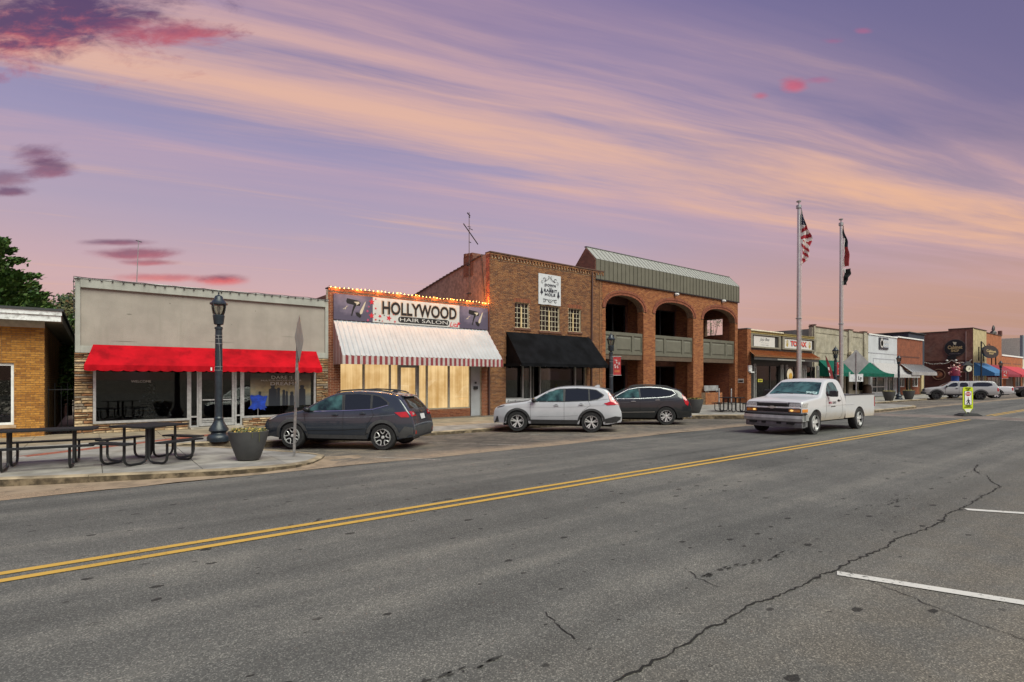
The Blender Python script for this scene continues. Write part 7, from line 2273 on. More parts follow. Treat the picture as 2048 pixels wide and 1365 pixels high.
class Car:
 """Shell lofted along the length; x runs from nose (0) to tail, near side is y<0. Details are laid on it by casting rays at it."""
 def __init__(s,name,label,group=None,cat='car'):
  s.t=thing(name,label,cat,group=group)
 def loft(s,prof,L,W,belt,tumble,sill,arches,pm,fr=(.75,.16),rr=(.6,.12),crown=.035,top_r=.07,smooth=2,name='body',bulge=.03,under=.06,xoff=0):
  P=chaikin(prof,smooth)
  st=[]
  for a,b in zip(P,P[1:]):
   m=max(1,int(max(abs(b[0]-a[0])/.045,abs(b[1]-a[1])/.06)))
   for i in range(m):
    t=i/m;st.append((a[0]+(b[0]-a[0])*t,a[1]+(b[1]-a[1])*t))
  st.append(P[-1])
  x_end=P[-1][0]
  def plan(x):
   f=1.0
   if x<fr[0]:f-=fr[1]*((fr[0]-x)/fr[0])**2.2
   if x>L-rr[0]:f-=rr[1]*((x-(L-rr[0]))/rr[0])**2.2
   return W*f
  def zb(x):
   z=sill
   if x<.5:z=sill+under*(1-x/.5)
   if x>L-.5:z=sill+under*1.6*(x-(L-.5))/.5
   for xc,r,zc in arches:
    d=abs(x-xc)
    if d<r:z=max(z,zc+sqrt(r*r-d*d))
   return z
  def w(x,z):
   p=plan(x)
   if z<belt:
    k_=(z-sill)/max(.01,belt-sill)
    return p*(1-.07*max(0,.35-k_)/.35*1.0-bulge*max(0,k_-.6)/.4)
   return p*(1-bulge)-tumble*(z-belt)
  s.w=w
  rings=[]
  for x,z in st:
   b0=min(zb(x),z-.012)
   ring=[(x,0.0,b0)]
   n=11
   r_=min(top_r,(z-b0)*.5)
   for i in range(n+1):
    zz=b0+(z-r_-b0)*i/n
    ring.append((x,-w(x,zz),zz))
   for a in(.35,.7,1.05,1.35):
    ring.append((x,-(w(x,z-r_+r_*sin(a))-r_*(1-cos(a))),z-r_+r_*sin(a)))
   ye=abs(ring[-1][1])
   for f in(.93,.8,.6,.4,.2,0):
    ring.append((x,-ye*f,z+crown*min(1,(z-.5)/.4 if z>.5 else 0)*(1-f*f)))
   half=ring
   full=half+[(p[0],-p[1],p[2])for p in half[1:-1]][::-1]
   rings.append(full)
  b=MB()
  m=len(rings[0])
  for r in rings:b.v+=r
  for i in range(len(rings)-1):
   for q in range(m):
    q2=(q+1)%m
    b.face([i*m+q,(i+1)*m+q,(i+1)*m+q2,i*m+q2][::-1])
  b.face(list(range(m)));b.face([(len(rings)-1)*m+q for q in range(m)][::-1])
  o=b.build(name,pm,s.t,smooth=True,local=True,sharp=28)
  s.body=o
  s.verts=b.v;s.faces=b.f
  s.bvh=BVHTree.FromPolygons([Vector(v_)for v_ in b.v],b.f)
  return o
 def hit(s,a,b,view,off):
  if view=='side':o,d=Vector((a,-4,b)),Vector((0,1,0))
  elif view=='far':o,d=Vector((a,4,b)),Vector((0,-1,0))
  elif view=='front':o,d=Vector((-4,a,b)),Vector((1,0,0))
  elif view=='rear':o,d=Vector((14,a,b)),Vector((-1,0,0))
  else:o,d=Vector((a,b,6)),Vector((0,0,-1))
  h=s.bvh.ray_cast(o,d)
  if h[0]is None:
   n_=s.bvh.find_nearest(o+d*4)
   return n_[0]-d*off
  return h[0]-d*off
 def patch(s,name,poly,view,m,off=.006,parent=None,step=.09,both=True,label=None,rnd=0):
  out=None
  if rnd:poly=chaikin(poly+[poly[0]],rnd)[:-1]
  views=[view]+(['far']if(view=='side'and both)else[])
  for vw in views:
   pd=dense(poly,step)
   vv,ff=cdt(pd,step)
   b=MB()
   P3=[s.hit(a,c,vw,off)for a,c in vv]
   b.v=[tuple(p)for p in P3]
   for f in ff:b.face(f if vw in('side','top','rear')else f[::-1])
   out=b.build(name,m,parent or s.t,smooth=True,local=True,sharp=50,label=label)
  return out
 def line(s,name,pts,view,m,wd=.012,off=.003,parent=None,both=True,step=.06,closed=False):
  for vw in[view]+(['far']if(view=='side'and both)else[]):
   pp=[]
   P=pts+[pts[0]]if closed else pts
   for a,b_ in zip(P,P[1:]):
    n=max(1,int(hypot(b_[0]-a[0],b_[1]-a[1])/step))
    for i in range(n):pp.append((a[0]+(b_[0]-a[0])*i/n,a[1]+(b_[1]-a[1])*i/n))
   pp.append(P[-1])
   b=MB();prev=None
   for i,p in enumerate(pp):
    a=pp[max(0,i-1)];c=pp[min(len(pp)-1,i+1)]
    d=Vector((c[0]-a[0],c[1]-a[1]))
    if d.length<1e-9:continue
    d.normalize()
    q1=s.hit(p[0]-d.y*wd/2,p[1]+d.x*wd/2,vw,off);q2=s.hit(p[0]+d.y*wd/2,p[1]-d.x*wd/2,vw,off)
    if prev:b.quad(prev[0],prev[1],q2,q1)
    prev=(q1,q2)
   o=b.build(name,m,parent or s.t,local=True)
  return o
 def ring_arch(s,xc,zc,r0,r1,m,zmin,off=.012):
  a0=math.asin(max(-1,min(1,(zmin-zc)/r1)))
  n=20
  pts=[(xc+r1*cos(a),zc+r1*sin(a))for a in[a0+(pi-2*a0)*i/n for i in range(n+1)]]
  pts+=[(xc+r0*cos(a),zc+r0*sin(a))for a in[pi-a0-(pi-2*a0)*i/n for i in range(n+1)]]
  s.patch('arch_trim',pts,'side',m,off)
 def wheel(s,x,y,r,wd,style,n=5,near=True,dark=False):
  sg=-1 if y<0 else 1
  rr=r*.66
  b=MB()
  h=wd/2
  b.lathe([(rr*.96,-h*.8),(rr+.01,-h*.95),(r*.93,-h),(r*.985,-h*.75),(r,-h*.5),(r,h*.5),(r*.985,h*.75),(r*.93,h),(rr+.01,h*.95),(rr*.96,h*.8)],(0,0,0),40,'y',False)
  wh=b.build('wheel',M_tyre,s.t,smooth=True,local=True,sharp=30)
  wh.location=(x,y,r)
  b=MB();b.lathe([(0,-.005),(rr*.97,-.005),(rr*.97,.01),(0,.01)],(0,sg*(h*.35),0),28,'y');b.build('backing',M_dark,wh,local=True)
  b=MB();yo=sg*(h*.82)
  b.lathe([(rr*.90,yo-.035),(rr*.93,yo),(rr*1.0,yo+sg*.004),(rr*1.0,yo-.035)],(0,0,0),36,'y',False)
  def spoke(a,w0,w1,r0,r1,d0=.0):
   c_,s_=cos(a),sin(a)
   P=[]
   for dd in(yo-sg*.035,yo-sg*.002):
    for rad,ww in((r0,w0),(r1,w1)):
     for k_ in(-1,1):
      P.append((rad*c_-k_*ww*s_,dd-sg*.02*(1-rad/rr),rad*s_+k_*ww*c_))
   b.hexa([P[0],P[1],P[3],P[2],P[4],P[5],P[7],P[6]])
  if style=='twin':
   for i in range(n):
    for e in(-.19,.19):spoke(2*pi*i/n+pi/2+e*.9,.016,.02,rr*.18,rr*.94)
  elif style=='loop':
   for i in range(n):
    a=2*pi*i/n+pi/2
    pts=[(rr*q,a+e)for q,e in((.93,-.36),(.62,-.33),(.40,0),(.62,.33),(.93,.36))]
    for(p,a1),(q,a2)in zip(pts,pts[1:]):
     p1=(p*cos(a1),yo-.004*sg,p*sin(a1));p2=(q*cos(a2),yo-.004*sg,q*sin(a2))
     b.tube([p1,p2],.014,5)
  else:
   for i in range(n):spoke(2*pi*i/n+pi/2,.045,.075,rr*.15,rr*.95)
  b.lathe([(0,yo-sg*.03),(rr*.2,yo-sg*.03),(rr*.17,yo-sg*.0),(0,yo+sg*.004)],(0,0,0),16,'y')
  b.build('rim',M_plast if dark else M_rim,wh,smooth=True,local=True,sharp=30)
  return wh
 def wheels(s,xf,xr,track,r,wd,style,n,dark=False):
  for x in(xf,xr):
   for y in(-track/2,track/2):s.wheel(x,y,r,wd,style,n,dark=dark)
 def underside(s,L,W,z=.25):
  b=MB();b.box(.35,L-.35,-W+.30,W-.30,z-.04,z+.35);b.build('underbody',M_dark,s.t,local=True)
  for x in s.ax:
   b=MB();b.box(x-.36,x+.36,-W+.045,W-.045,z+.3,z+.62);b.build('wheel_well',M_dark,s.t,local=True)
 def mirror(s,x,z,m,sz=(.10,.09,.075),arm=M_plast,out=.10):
  for sg in(-1,1):
   yb=s.w(x,z)*sg
   b=MB();b.ball((x,yb+sg*out,z+.05),sz,12,8);o=b.build('mirror',m,s.t,smooth=True,local=True)
   b=MB();b.box(x-.03,x+.02,min(yb-sg*.03,yb+sg*out),max(yb-sg*.03,yb+sg*out),z-.01,z+.02);b.build('mirror_arm',arm,o,local=True)
 def handle(s,x,z,m,l=.17):
  for vw,sg in(('side',-1),('far',1)):
   p=s.hit(x,z,vw,0)
   b=MB();y0,y1=sorted((p.y+sg*.035,p.y-sg*.01));b.box(x-l/2,x+l/2,y0,y1,z-.016,z+.016);b.build('door_handle',m,s.t,local=True,bevel=.006)
   b=MB();b.ball((x-.01,p.y,z),(l*.42,.012,.04),10,6);b.build('handle_cup',M_plast,s.t,local=True)
 def place(s,xr,side_y,target,heading,zz):
  """put local point (xr, side_y) over world point target; heading = direction the nose points"""
  ex=(-heading[0],-heading[1])
  n=hypot(*ex);ex=(ex[0]/n,ex[1]/n);ey=(-ex[1],ex[0])
  s.t.location=(target[0]-ex[0]*xr-ey[0]*side_y,target[1]-ex[1]*xr-ey[1]*side_y,zz)
  s.t.rotation_euler=(0,0,atan2(ex[1],ex[0]))
def plate_text(car,s_,x,z,yw=.0):
 pass
HD=Vector((-.675,.738)).normalized()
# -- A  slate crossover near the corner
c=Car('parked_car','slate grey crossover with black cladding and roof rails parked beside the corner kerb','cars parked at an angle along the kerb')
prof=[(0.02,.30),(0.0,.42),(.0,.56),(.03,.70),(.10,.80),(.32,.90),(.75,.985),(1.12,1.035),(1.22,1.07),(1.62,1.30),(2.02,1.50),(2.32,1.565),(2.8,1.585),(3.35,1.56),(3.80,1.50),(3.98,1.45),(4.14,1.28),(4.28,1.10),(4.37,.98),(4.42,.80),(4.465,.66),(4.465,.46),(4.42,.34)]
PA=paint('slate_paint',(.028,.036,.050),.1,.22)
M_clad=mat('grey_cladding',(.052,.053,.055),.65,0,.12,12)
c.ax=(.93,3.595)
c.loft(prof,4.465,.90,1.02,.42,.29,[(.93,.395,.35),(3.595,.395,.35)],PA)
c.underside(4.465,.9)
c.wheels(.93,3.595,1.56,.352,.23,'loop',5)
gA=[(1.36,1.055),(1.66,1.255),(2.02,1.435),(2.33,1.492),(2.41,1.075)]
c.patch('side_window',gA,'side',M_cglass_t,.006)
c.patch('side_window',[(2.49,1.08),(2.42,1.497),(2.80,1.51),(3.17,1.49),(3.22,1.12)],'side',M_cglass,.006)
c.patch('quarter_window',[(3.28,1.13),(3.24,1.485),(3.44,1.44),(3.67,1.30),(3.70,1.24)],'side',M_cglass,.006)
c.patch('windscreen',[(1.30,-.70),(1.95,-.56),(1.95,.56),(1.30,.70)],'top',M_cglass_t,.006)
c.patch('rear_window',[(-.60,1.13),(.60,1.13),(.50,1.40),(-.50,1.40)],'rear',M_cglass,.006)
c.line('window_trim',[(1.28,1.03),(2.4,1.06),(3.3,1.105),(3.72,1.22)],'side',M_chrome,.016,.008)
for l_ in([(1.28,1.02),(1.34,.75),(1.36,.36)],[(2.45,1.07),(2.46,.7),(2.44,.36)],[(3.25,1.11),(3.34,.95),(3.16,.70),(3.10,.36)],[(2.45,1.07),(2.38,1.50)]):c.line('door_seam',l_,'side',M_seamk,.010)
c.patch('sill_cladding',[(1.30,.29),(3.22,.29),(3.22,.40),(1.30,.40)],'side',M_clad,.012)
for x in c.ax:c.ring_arch(x,.35,.395,.485,M_clad,.31)
c.patch('window_surround',[(1.30,1.03),(1.62,1.27),(2.00,1.47),(2.33,1.525),(2.80,1.54),(3.24,1.515),(3.5,1.455),(3.75,1.28),(3.74,1.20),(3.3,1.10),(2.4,1.055)],'side',M_plast,.003)
c.line('body_crease_shading',[(.75,.84),(2.0,.86),(3.2,.90),(3.95,.97)],'side',mat('crease_sheen',(.11,.125,.15),.3),.014,.003)  # flat lighter strip: painted highlight standing in for a body crease
c.line('lower_crease_shading',[(1.4,.50),(2.4,.53),(3.1,.58)],'side',M_seamk,.014,.003)  # flat dark strip: painted shade low on the doors, no real fold
c.patch('bumper_cladding',[(-.86,.34),(.86,.34),(.86,.62),(.62,.66),(-.62,.66),(-.86,.62)],'rear',M_clad,.012)
c.patch('corner_cladding',[(4.05,.34),(4.43,.36),(4.44,.62),(4.22,.66),(4.05,.45)],'side',M_clad,.010)
c.patch('front_cladding',[(-.8,.32),(.8,.32),(.8,.52),(-.8,.52)],'front',M_plast,.01)
c.patch('tail_lamp',[(3.93,1.03),(4.26,1.05),(4.34,.90),(4.12,.90)],'side',M_tail,.012)
for s_ in(-1,1):
 c.patch('tail_lamp',[(s_*.46,.93),(s_*.80,.92),(s_*.78,1.06),(s_*.55,1.04)],'rear',M_tail,.014)
 c.patch('reverse_lamp',[(s_*.56,.97),(s_*.70,.96),(s_*.68,1.02),(s_*.60,1.01)],'rear',M_clear,.018)
 c.patch('reflector',[(s_*.62,.44),(s_*.80,.44),(s_*.80,.56),(s_*.66,.53)],'rear',mat('red_reflector',(.25,.03,.02),.2),.018)
 c.patch('headlight',[(s_*.45,.74),(s_*.80,.78),(s_*.82,.86),(s_*.55,.83)],'front',M_clear,.012)
c.patch('headlight',[(.08,.76),(.30,.80),(.46,.90),(.22,.86)],'side',M_clear,.012)
c.patch('licence_plate',[(-.17,.82),(.17,.82),(.17,.96),(-.17,.96)],'rear',M_plate,.016,rnd=0)
c.patch('grille',[(-.4,.6),(.4,.6),(.42,.76),(-.42,.76)],'front',M_plast,.012)
c.patch('emblem',[(.05*cos(i),1.035+.03*sin(i))for i in[2*pi*k_/10 for k_ in range(10)]],'rear',M_chrome,.018)
for s_ in(-1,1):
 b=MB();b.tube([(2.1,s_*.56,1.545),(2.25,s_*.56,1.60),(2.8,s_*.56,1.635),(3.4,s_*.56,1.61),(3.7,s_*.56,1.56),(3.8,s_*.56,1.52)],[.012,.02,.02,.02,.02,.012],8);b.build('roof_rail',M_plast,c.t,smooth=True,local=True)
b=MB();b.hexa([(3.78,-.52,1.475),(4.10,-.46,1.43),(4.10,.46,1.43),(3.78,.52,1.475),(3.74,-.53,1.525),(4.11,-.47,1.455),(4.11,.47,1.455),(3.74,.53,1.525)]);b.build('spoiler',PA,c.t,local=True,bevel=.01)
b=MB();b.prism([(3.5,1.57),(3.68,1.55),(3.66,1.62),(3.60,1.625)],'y',-.025,.025);b.build('antenna_fin',PA,c.t,local=True)
b=MB();b.tube([(4.02,-.1,1.44),(4.24,.28,1.15)],.009,5);b.build('rear_wiper',M_black,c.t,local=True)
c.mirror(1.42,1.04,M_black)
for x,z in((2.22,.945),(3.02,.985)):c.handle(x,z,PA)
tg=G(768,900.5)
c.place(3.595,-.78,tg,HD,zroad(tg[1]+.0)-.0)
# -- B  white crossover
c=Car('parked_car','white crossover with red upright tail lamps parked before the black awning','cars parked at an angle along the kerb')
prof=[(0.03,.30),(0.0,.42),(.0,.60),(.03,.80),(.12,.90),(.4,.99),(.95,1.06),(1.22,1.10),(1.34,1.14),(1.75,1.36),(2.15,1.56),(2.5,1.635),(3.0,1.66),(3.6,1.64),(4.05,1.58),(4.20,1.53),(4.36,1.32),(4.50,1.12),(4.58,1.04),(4.62,.88),(4.69,.74),(4.69,.52),(4.64,.36)]
PB=paint('white_pearl',(.42,.43,.46),.0,.25)
c.ax=(.92,3.62)
c.loft(prof,4.69,.93,1.08,.40,.30,[(.92,.42,.37),(3.62,.42,.37)],PB)
c.underside(4.69,.93)
c.wheels(.92,3.62,1.6,.372,.235,'twin',5)
c.patch('side_window',[(1.52,1.12),(1.80,1.29),(2.12,1.475),(2.48,1.55),(2.60,1.555),(2.60,1.125)],'side',M_cglass_t,.006)
c.patch('side_window',[(2.68,1.125),(2.68,1.56),(3.1,1.575),(3.50,1.555),(3.52,1.16)],'side',M_cglass,.006)
c.patch('quarter_window',[(3.57,1.165),(3.55,1.55),(3.78,1.525),(4.02,1.36),(4.0,1.31),(3.85,1.22)],'side',M_cglass,.006)
c.patch('window_surround',[(1.46,1.09),(1.78,1.305),(2.10,1.505),(2.48,1.58),(3.1,1.60),(3.55,1.58),(3.80,1.545),(4.08,1.36),(4.03,1.28),(3.85,1.19),(3.5,1.135),(2.6,1.10)],'side',M_plast,.003)
c.line('body_crease_shading',[(.6,.90),(2.0,.90),(3.3,.93),(4.1,1.0)],'side',mat('white_crease_shade',(.30,.31,.33),.4),.012,.003)  # flat grey strip: crease shade painted on the white body
c.line('lower_crease_shading',[(1.45,.56),(2.6,.58),(3.15,.62)],'side',mat('white_crease_shade',(.3,.31,.33)),.014,.003)  # second grey strip, painted as shade along the lower doors
c.patch('windscreen',[(1.42,-.74),(2.08,-.60),(2.08,.60),(1.42,.74)],'top',M_cglass_t,.006)
c.patch('rear_window',[(-.62,1.16),(.62,1.16),(.54,1.46),(-.54,1.46)],'rear',M_cglass,.006)
for l_ in([(1.42,1.09),(1.40,.85),(1.42,.42)],[(2.64,1.12),(2.64,.42)],[(3.50,1.16),(3.58,.98),(3.30,.78),(3.2,.42)],[(1.3,1.085),(2.6,1.10),(3.6,1.14),(4.3,1.22)]):c.line('door_seam',l_,'side',M_seamk,.009)
c.patch('sill_cladding',[(1.34,.30),(3.2,.30),(3.2,.45),(1.34,.45)],'side',M_plast,.012)
for x in c.ax:c.ring_arch(x,.37,.42,.50,M_plast,.32)
c.patch('bumper_cladding',[(-.88,.36),(.88,.36),(.88,.60),(-.88,.60)],'rear',M_plast,.012)
c.patch('corner_cladding',[(4.02,.34),(4.62,.38),(4.67,.58),(4.45,.60),(4.10,.50)],'side',M_plast,.010)
c.patch('nose_trim',[(-.8,.31),(.8,.31),(.8,.42),(-.8,.42)],'front',M_plast,.01)
c.patch('tail_lamp',[(4.20,1.46),(4.30,1.42),(4.43,1.22),(4.56,1.02),(4.18,.99),(4.06,1.06),(4.28,1.12)],'side',M_tail,.014)
for s_ in(-1,1):
 c.patch('tail_lamp',[(s_*.56,.98),(s_*.84,.98),(s_*.80,1.14),(s_*.72,1.42),(s_*.64,1.44),(s_*.70,1.12),(s_*.56,1.08)],'rear',M_tail,.016)
 c.patch('headlight',[(s_*.40,.82),(s_*.84,.84),(s_*.84,.92),(s_*.5,.88)],'front',M_plast,.012)
c.patch('headlight',[(.05,.84),(.42,.93),(.46,.97),(.10,.90)],'side',M_plast,.012)
c.patch('fog_trim',[(.06,.36),(.14,.56),(.18,.56),(.22,.36)],'side',M_plast,.010)
c.patch('licence_plate',[(-.17,.86),(.17,.86),(.17,.99),(-.17,.99)],'rear',M_plate,.016)
c.patch('grille',[(-.5,.5),(.5,.5),(.52,.8),(-.52,.8)],'front',M_plast,.012)
c.patch('fuel_flap',[(3.84,.98),(4.02,.98),(4.02,1.12),(3.84,1.12)],'side',PB,.004,both=False)
b=MB();b.hexa([(4.0,-.58,1.575),(4.34,-.52,1.52),(4.34,.52,1.52),(4.0,.58,1.575),(3.96,-.60,1.62),(4.35,-.54,1.545),(4.35,.54,1.545),(3.96,.60,1.62)]);b.build('spoiler',M_plast,c.t,local=True,bevel=.01)
b=MB();b.prism([(3.7,1.655),(3.92,1.62),(3.9,1.71),(3.82,1.72)],'y',-.03,.03);b.build('antenna_fin',PB,c.t,local=True)
c.mirror(1.55,1.10,M_black)
for x,z in((2.36,.98),(3.26,1.01)):c.handle(x,z,PB)
tg=G(1183,865.5)
c.place(3.62,-.80,tg,HD,zroad(tg[1]))
# -- C  dark crossover with chrome window line
c=Car('parked_car','dark grey crossover with a chrome window line parked behind the white crossover','cars parked at an angle along the kerb')
prof=[(0.03,.30),(0.0,.45),(.0,.66),(.05,.86),(.2,.96),(.7,1.04),(1.2,1.09),(1.36,1.13),(1.85,1.40),(2.2,1.56),(2.6,1.64),(3.1,1.66),(3.6,1.63),(4.1,1.55),(4.32,1.48),(4.48,1.30),(4.62,1.12),(4.70,1.05),(4.76,.90),(4.82,.74),(4.82,.50),(4.76,.35)]
PC=paint('graphite_paint',(.020,.024,.027),.35,.28)
c.ax=(.97,3.777)
c.loft(prof,4.83,.95,1.09,.44,.30,[(.97,.43,.38),(3.777,.43,.38)],PC)
c.underside(4.83,.95)
c.wheels(.97,3.777,1.62,.385,.25,'twin',6)
c.patch('side_window',[(1.60,1.13),(1.90,1.31),(2.20,1.465),(2.62,1.55),(2.68,1.15)],'side',M_cglass_t,.006)
c.patch('side_window',[(2.75,1.15),(2.70,1.555),(3.1,1.575),(3.55,1.555),(4.02,1.44),(4.12,1.33),(3.95,1.24),(3.5,1.19)],'side',M_cglass,.006)
c.line('window_trim',[(1.50,1.11),(1.9,1.345),(2.20,1.50),(2.62,1.585),(3.1,1.605),(3.55,1.585),(4.05,1.47),(4.17,1.33),(3.95,1.215),(3.5,1.165),(2.6,1.12),(1.50,1.10)],'side',M_alu,.022,.010)
c.line('body_crease_shading',[(.7,.92),(2.2,.95),(3.4,1.0),(4.3,1.08)],'side',mat('dark_crease_sheen',(.06,.065,.07),.3),.014,.003)  # paler strip painted as the glint along a crease
c.patch('windscreen',[(1.45,-.76),(2.12,-.60),(2.12,.60),(1.45,.76)],'top',M_cglass_t,.006)
c.patch('rear_window',[(-.60,1.18),(.60,1.18),(.50,1.44),(-.50,1.44)],'rear',mat('pale_rear_glass',(.10,.11,.12),.05,0,0,coat=.5),.006)
for l_ in([(1.48,1.10),(1.45,.8),(1.47,.38)],[(2.70,1.14),(2.70,.38)],[(3.62,1.2),(3.70,1.02),(3.42,.82),(3.3,.38)]):c.line('door_seam',l_,'side',M_seamk,.010)
c.line('door_strip',[(1.5,.52),(3.3,.56)],'side',M_chrome,.02,.008)
c.patch('tail_lamp',[(4.42,1.30),(4.52,1.24),(4.70,.96),(4.66,.82),(4.55,.90),(4.48,1.10)],'side',M_tail,.014)
for s_ in(-1,1):
 c.patch('tail_lamp',[(s_*.66,.84),(s_*.86,.84),(s_*.82,1.08),(s_*.66,1.34),(s_*.58,1.34),(s_*.68,1.08)],'rear',M_tail,.016)
 b=MB();b.tube([(4.72,s_*.6,.36),(4.84,s_*.6,.35)],.05,10);b.build('exhaust_tip',M_chrome,c.t,local=True)
c.patch('bumper_cladding',[(-.88,.35),(.88,.35),(.88,.46),(-.88,.46)],'rear',M_plast,.012)
c.patch('licence_plate',[(-.17,.86),(.17,.86),(.17,1.0),(-.17,1.0)],'rear',M_plate,.016)
c.patch('headlight',[(.06,.72),(.26,.80),(.40,.98),(.16,.92)],'side',M_clear,.012)
c.patch('grille',[(-.5,.5),(.5,.5),(.55,.84),(-.55,.84)],'front',M_chrome,.012)
b=MB();b.hexa([(4.1,-.52,1.53),(4.46,-.46,1.46),(4.46,.46,1.46),(4.1,.52,1.53),(4.06,-.53,1.575),(4.47,-.47,1.485),(4.47,.47,1.485),(4.06,.53,1.575)]);b.build('spoiler',PC,c.t,local=True,bevel=.01)
for s_ in(-1,1):
 b=MB();b.tube([(2.3,s_*.58,1.61),(2.5,s_*.58,1.67),(3.2,s_*.58,1.70),(3.8,s_*.58,1.65),(4.0,s_*.58,1.58)],.018,8);b.build('roof_rail',M_plast,c.t,smooth=True,local=True)
c.mirror(1.62,1.12,PC)
for x,z in((2.42,1.0),(3.42,1.06)):c.handle(x,z,M_chrome,.2)
tg=G(1332,850.5)
c.place(3.777,-.81,tg,HD,zroad(tg[1]))
# -- D  white regular-cab pickup driving in the street
c=Car('pickup_truck','white single-cab pickup with dirty lower doors and black mirrors driving along the street',cat='pickup truck')
PD=mat('work_white',(.50,.50,.52),.3,0,.03,3,coat=.5)
def dirty_white():
 m=bpy.data.materials.new('work_white_dusty');m.use_nodes=True
 q=NT(m.node_tree)
 P=q.new('ShaderNodeTexCoord').outputs['Object']
 sp=q.new('ShaderNodeSeparateXYZ',{0:P})
 n=q.noise(P,3.5,6,.65)
 f=q.m('MULTIPLY',q.ss(q.m('ADD',sp.outputs[2],q.m('MULTIPLY',q.m('SUBTRACT',n,.5),.25)),.78,.40),.8)
 c_=q.mix(f,(.50,.50,.52,1),(.36,.29,.20,1))
 b=q.new('ShaderNodeBsdfPrincipled',{'Base Color':c_,'Roughness':q.m('ADD',.28,q.m('MULTIPLY',f,.4)),'Coat Weight':.4})
 o=q.new('ShaderNodeOutputMaterial');m.node_tree.links.new(b.outputs[0],o.inputs[0])
 return m
PDd=dirty_white()
WB=3.38
prof=[(.10,.46),(.08,.62),(.08,.82),(.10,1.04),(.18,1.10),(.6,1.155),(1.15,1.20),(1.36,1.235),(1.75,1.52),(2.02,1.715),(2.2,1.785),(2.6,1.815),(2.9,1.805),(3.04,1.76),(3.10,1.60),(3.13,1.30),(3.135,.9),(3.135,.46)]
c.ax=(.94,.94+WB)
c.loft(prof,8.0,.98,1.17,.32,.44,[(.94,.46,.37)],PDd,fr=(.5,.09),rr=(.1,0),top_r=.06,smooth=1,crown=.03,under=-.0)
# bed: two side panels with arch, floor, front wall, tailgate
bx0,bx1,zr_,zl=3.165,5.62,1.24,.46
xa=.94+WB
def side_poly():
 pts=[(bx0,zl),(bx0,zr_),(bx1,zr_),(bx1,zl+.1),(bx1-.06,zl)]
 n=16;r=.46
 a0=math.asin((zl-.37)/r)
 pts+=[(xa+r*cos(a),.37+r*sin(a))for a in[a0+(pi-2*a0)*i/n for i in range(n+1)]]
 return pts
b=MB()
for s_ in(-1,1):
 y0,y1=sorted((s_*.955,s_*.86))
 vv,ff=cdt(side_poly(),.5)
 for y in(y0,y1):
  o=len(b.v);b.v+=[(p[0],y+(s_*.0),p[1])for p in vv]
  for f in ff:b.face([i+o for i in f])
 sp_=side_poly();n=len(sp_)
 for i in range(n):
  p,q_=sp_[i],sp_[(i+1)%n]
  b.quad((p[0],y0,p[1]),(q_[0],y0,q_[1]),(q_[0],y1,q_[1]),(p[0],y1,p[1]))
b.box(bx0,bx0+.05,-.858,.858,.62,zr_-.01);b.box(bx0+.052,bx1-.06,-.858,.858,.58,.62)
b.build('bed',PDd,c.t,local=True)
b=MB();b.box(bx1-.055,bx1+.01,-.855,.855,.60,zr_-.005);b.build('tailgate',PDd,c.t,local=True,bevel=.01)
for s_ in(-1,1):
 y0,y1=sorted((s_*.975,s_*.84))
 b=MB();b.box(bx0+.0,bx1,y0,y1,zr_+.002,zr_+.03);b.build('bed_rail',M_plast,c.t,local=True,bevel=.008)
 y0,y1=sorted((s_*.97,s_*.90))
 b=MB();b.box(bx1-.005,bx1+.02,y0,y1,.80,1.15);b.build('tail_lamp',M_tail,c.t,local=True)
 # crease along the body side
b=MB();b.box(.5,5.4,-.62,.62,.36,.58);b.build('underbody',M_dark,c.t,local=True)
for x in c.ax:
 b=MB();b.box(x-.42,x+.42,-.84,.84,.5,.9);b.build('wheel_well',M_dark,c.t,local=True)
b=MB();b.box(5.58,5.78,-.9,.9,.50,.64);b.build('rear_bumper',M_plast,c.t,local=True,bevel=.03)
c.wheels(.94,.94+WB,1.66,.385,.25,'five',5)
c.patch('windscreen',[(1.40,-.80),(1.46,-.82),(1.98,-.69),(1.98,.69),(1.46,.82),(1.40,.80)],'top',M_cglass_t,.006)
c.patch('side_window',[(1.80,1.245),(1.84,1.42),(2.12,1.66),(2.28,1.70),(2.66,1.70),(2.76,1.245)],'side',M_cglass_t,.006,rnd=1)
c.line('door_seam',[(1.72,1.23),(1.66,1.0),(1.66,.47)],'side',M_seamk,.011)
c.line('door_seam',[(2.80,1.24),(2.86,1.1),(2.86,.52),(2.72,.47)],'side',M_seamk,.011)
c.line('body_crease_shading',[(1.42,.92),(2.85,.92),(3.12,.92)],'side',mat('crease_shade',(.42,.41,.41),.4),.018,.004)  # greyer strip on the cab side, crease shade put into colour
b=MB();b.tube([(bx0+.02,-.958,.92),(xa-.5,-.958,.92)],.010,5);b.tube([(bx0+.02,.958,.92),(xa-.5,.958,.92)],.010,5);b.build('bed_crease',PDd,c.t,local=True)
c.handle(2.62,1.08,M_black,.2)
c.patch('mirror_base',[(1.78,1.24),(1.80,1.36),(1.98,1.42),(1.98,1.24)],'side',M_black,.01)
for s_ in(-1,1):
 b=MB();b.box(1.80,1.93,min(s_*.99,s_*1.24),max(s_*.99,s_*1.24),1.22,1.42);b.build('mirror',M_black,c.t,local=True,bevel=.04,seg=3)
 b=MB();b.box(1.84,1.90,min(s_*.92,s_*1.0),max(s_*.92,s_*1.0),1.26,1.30);b.build('mirror_arm',M_black,c.t,local=True)
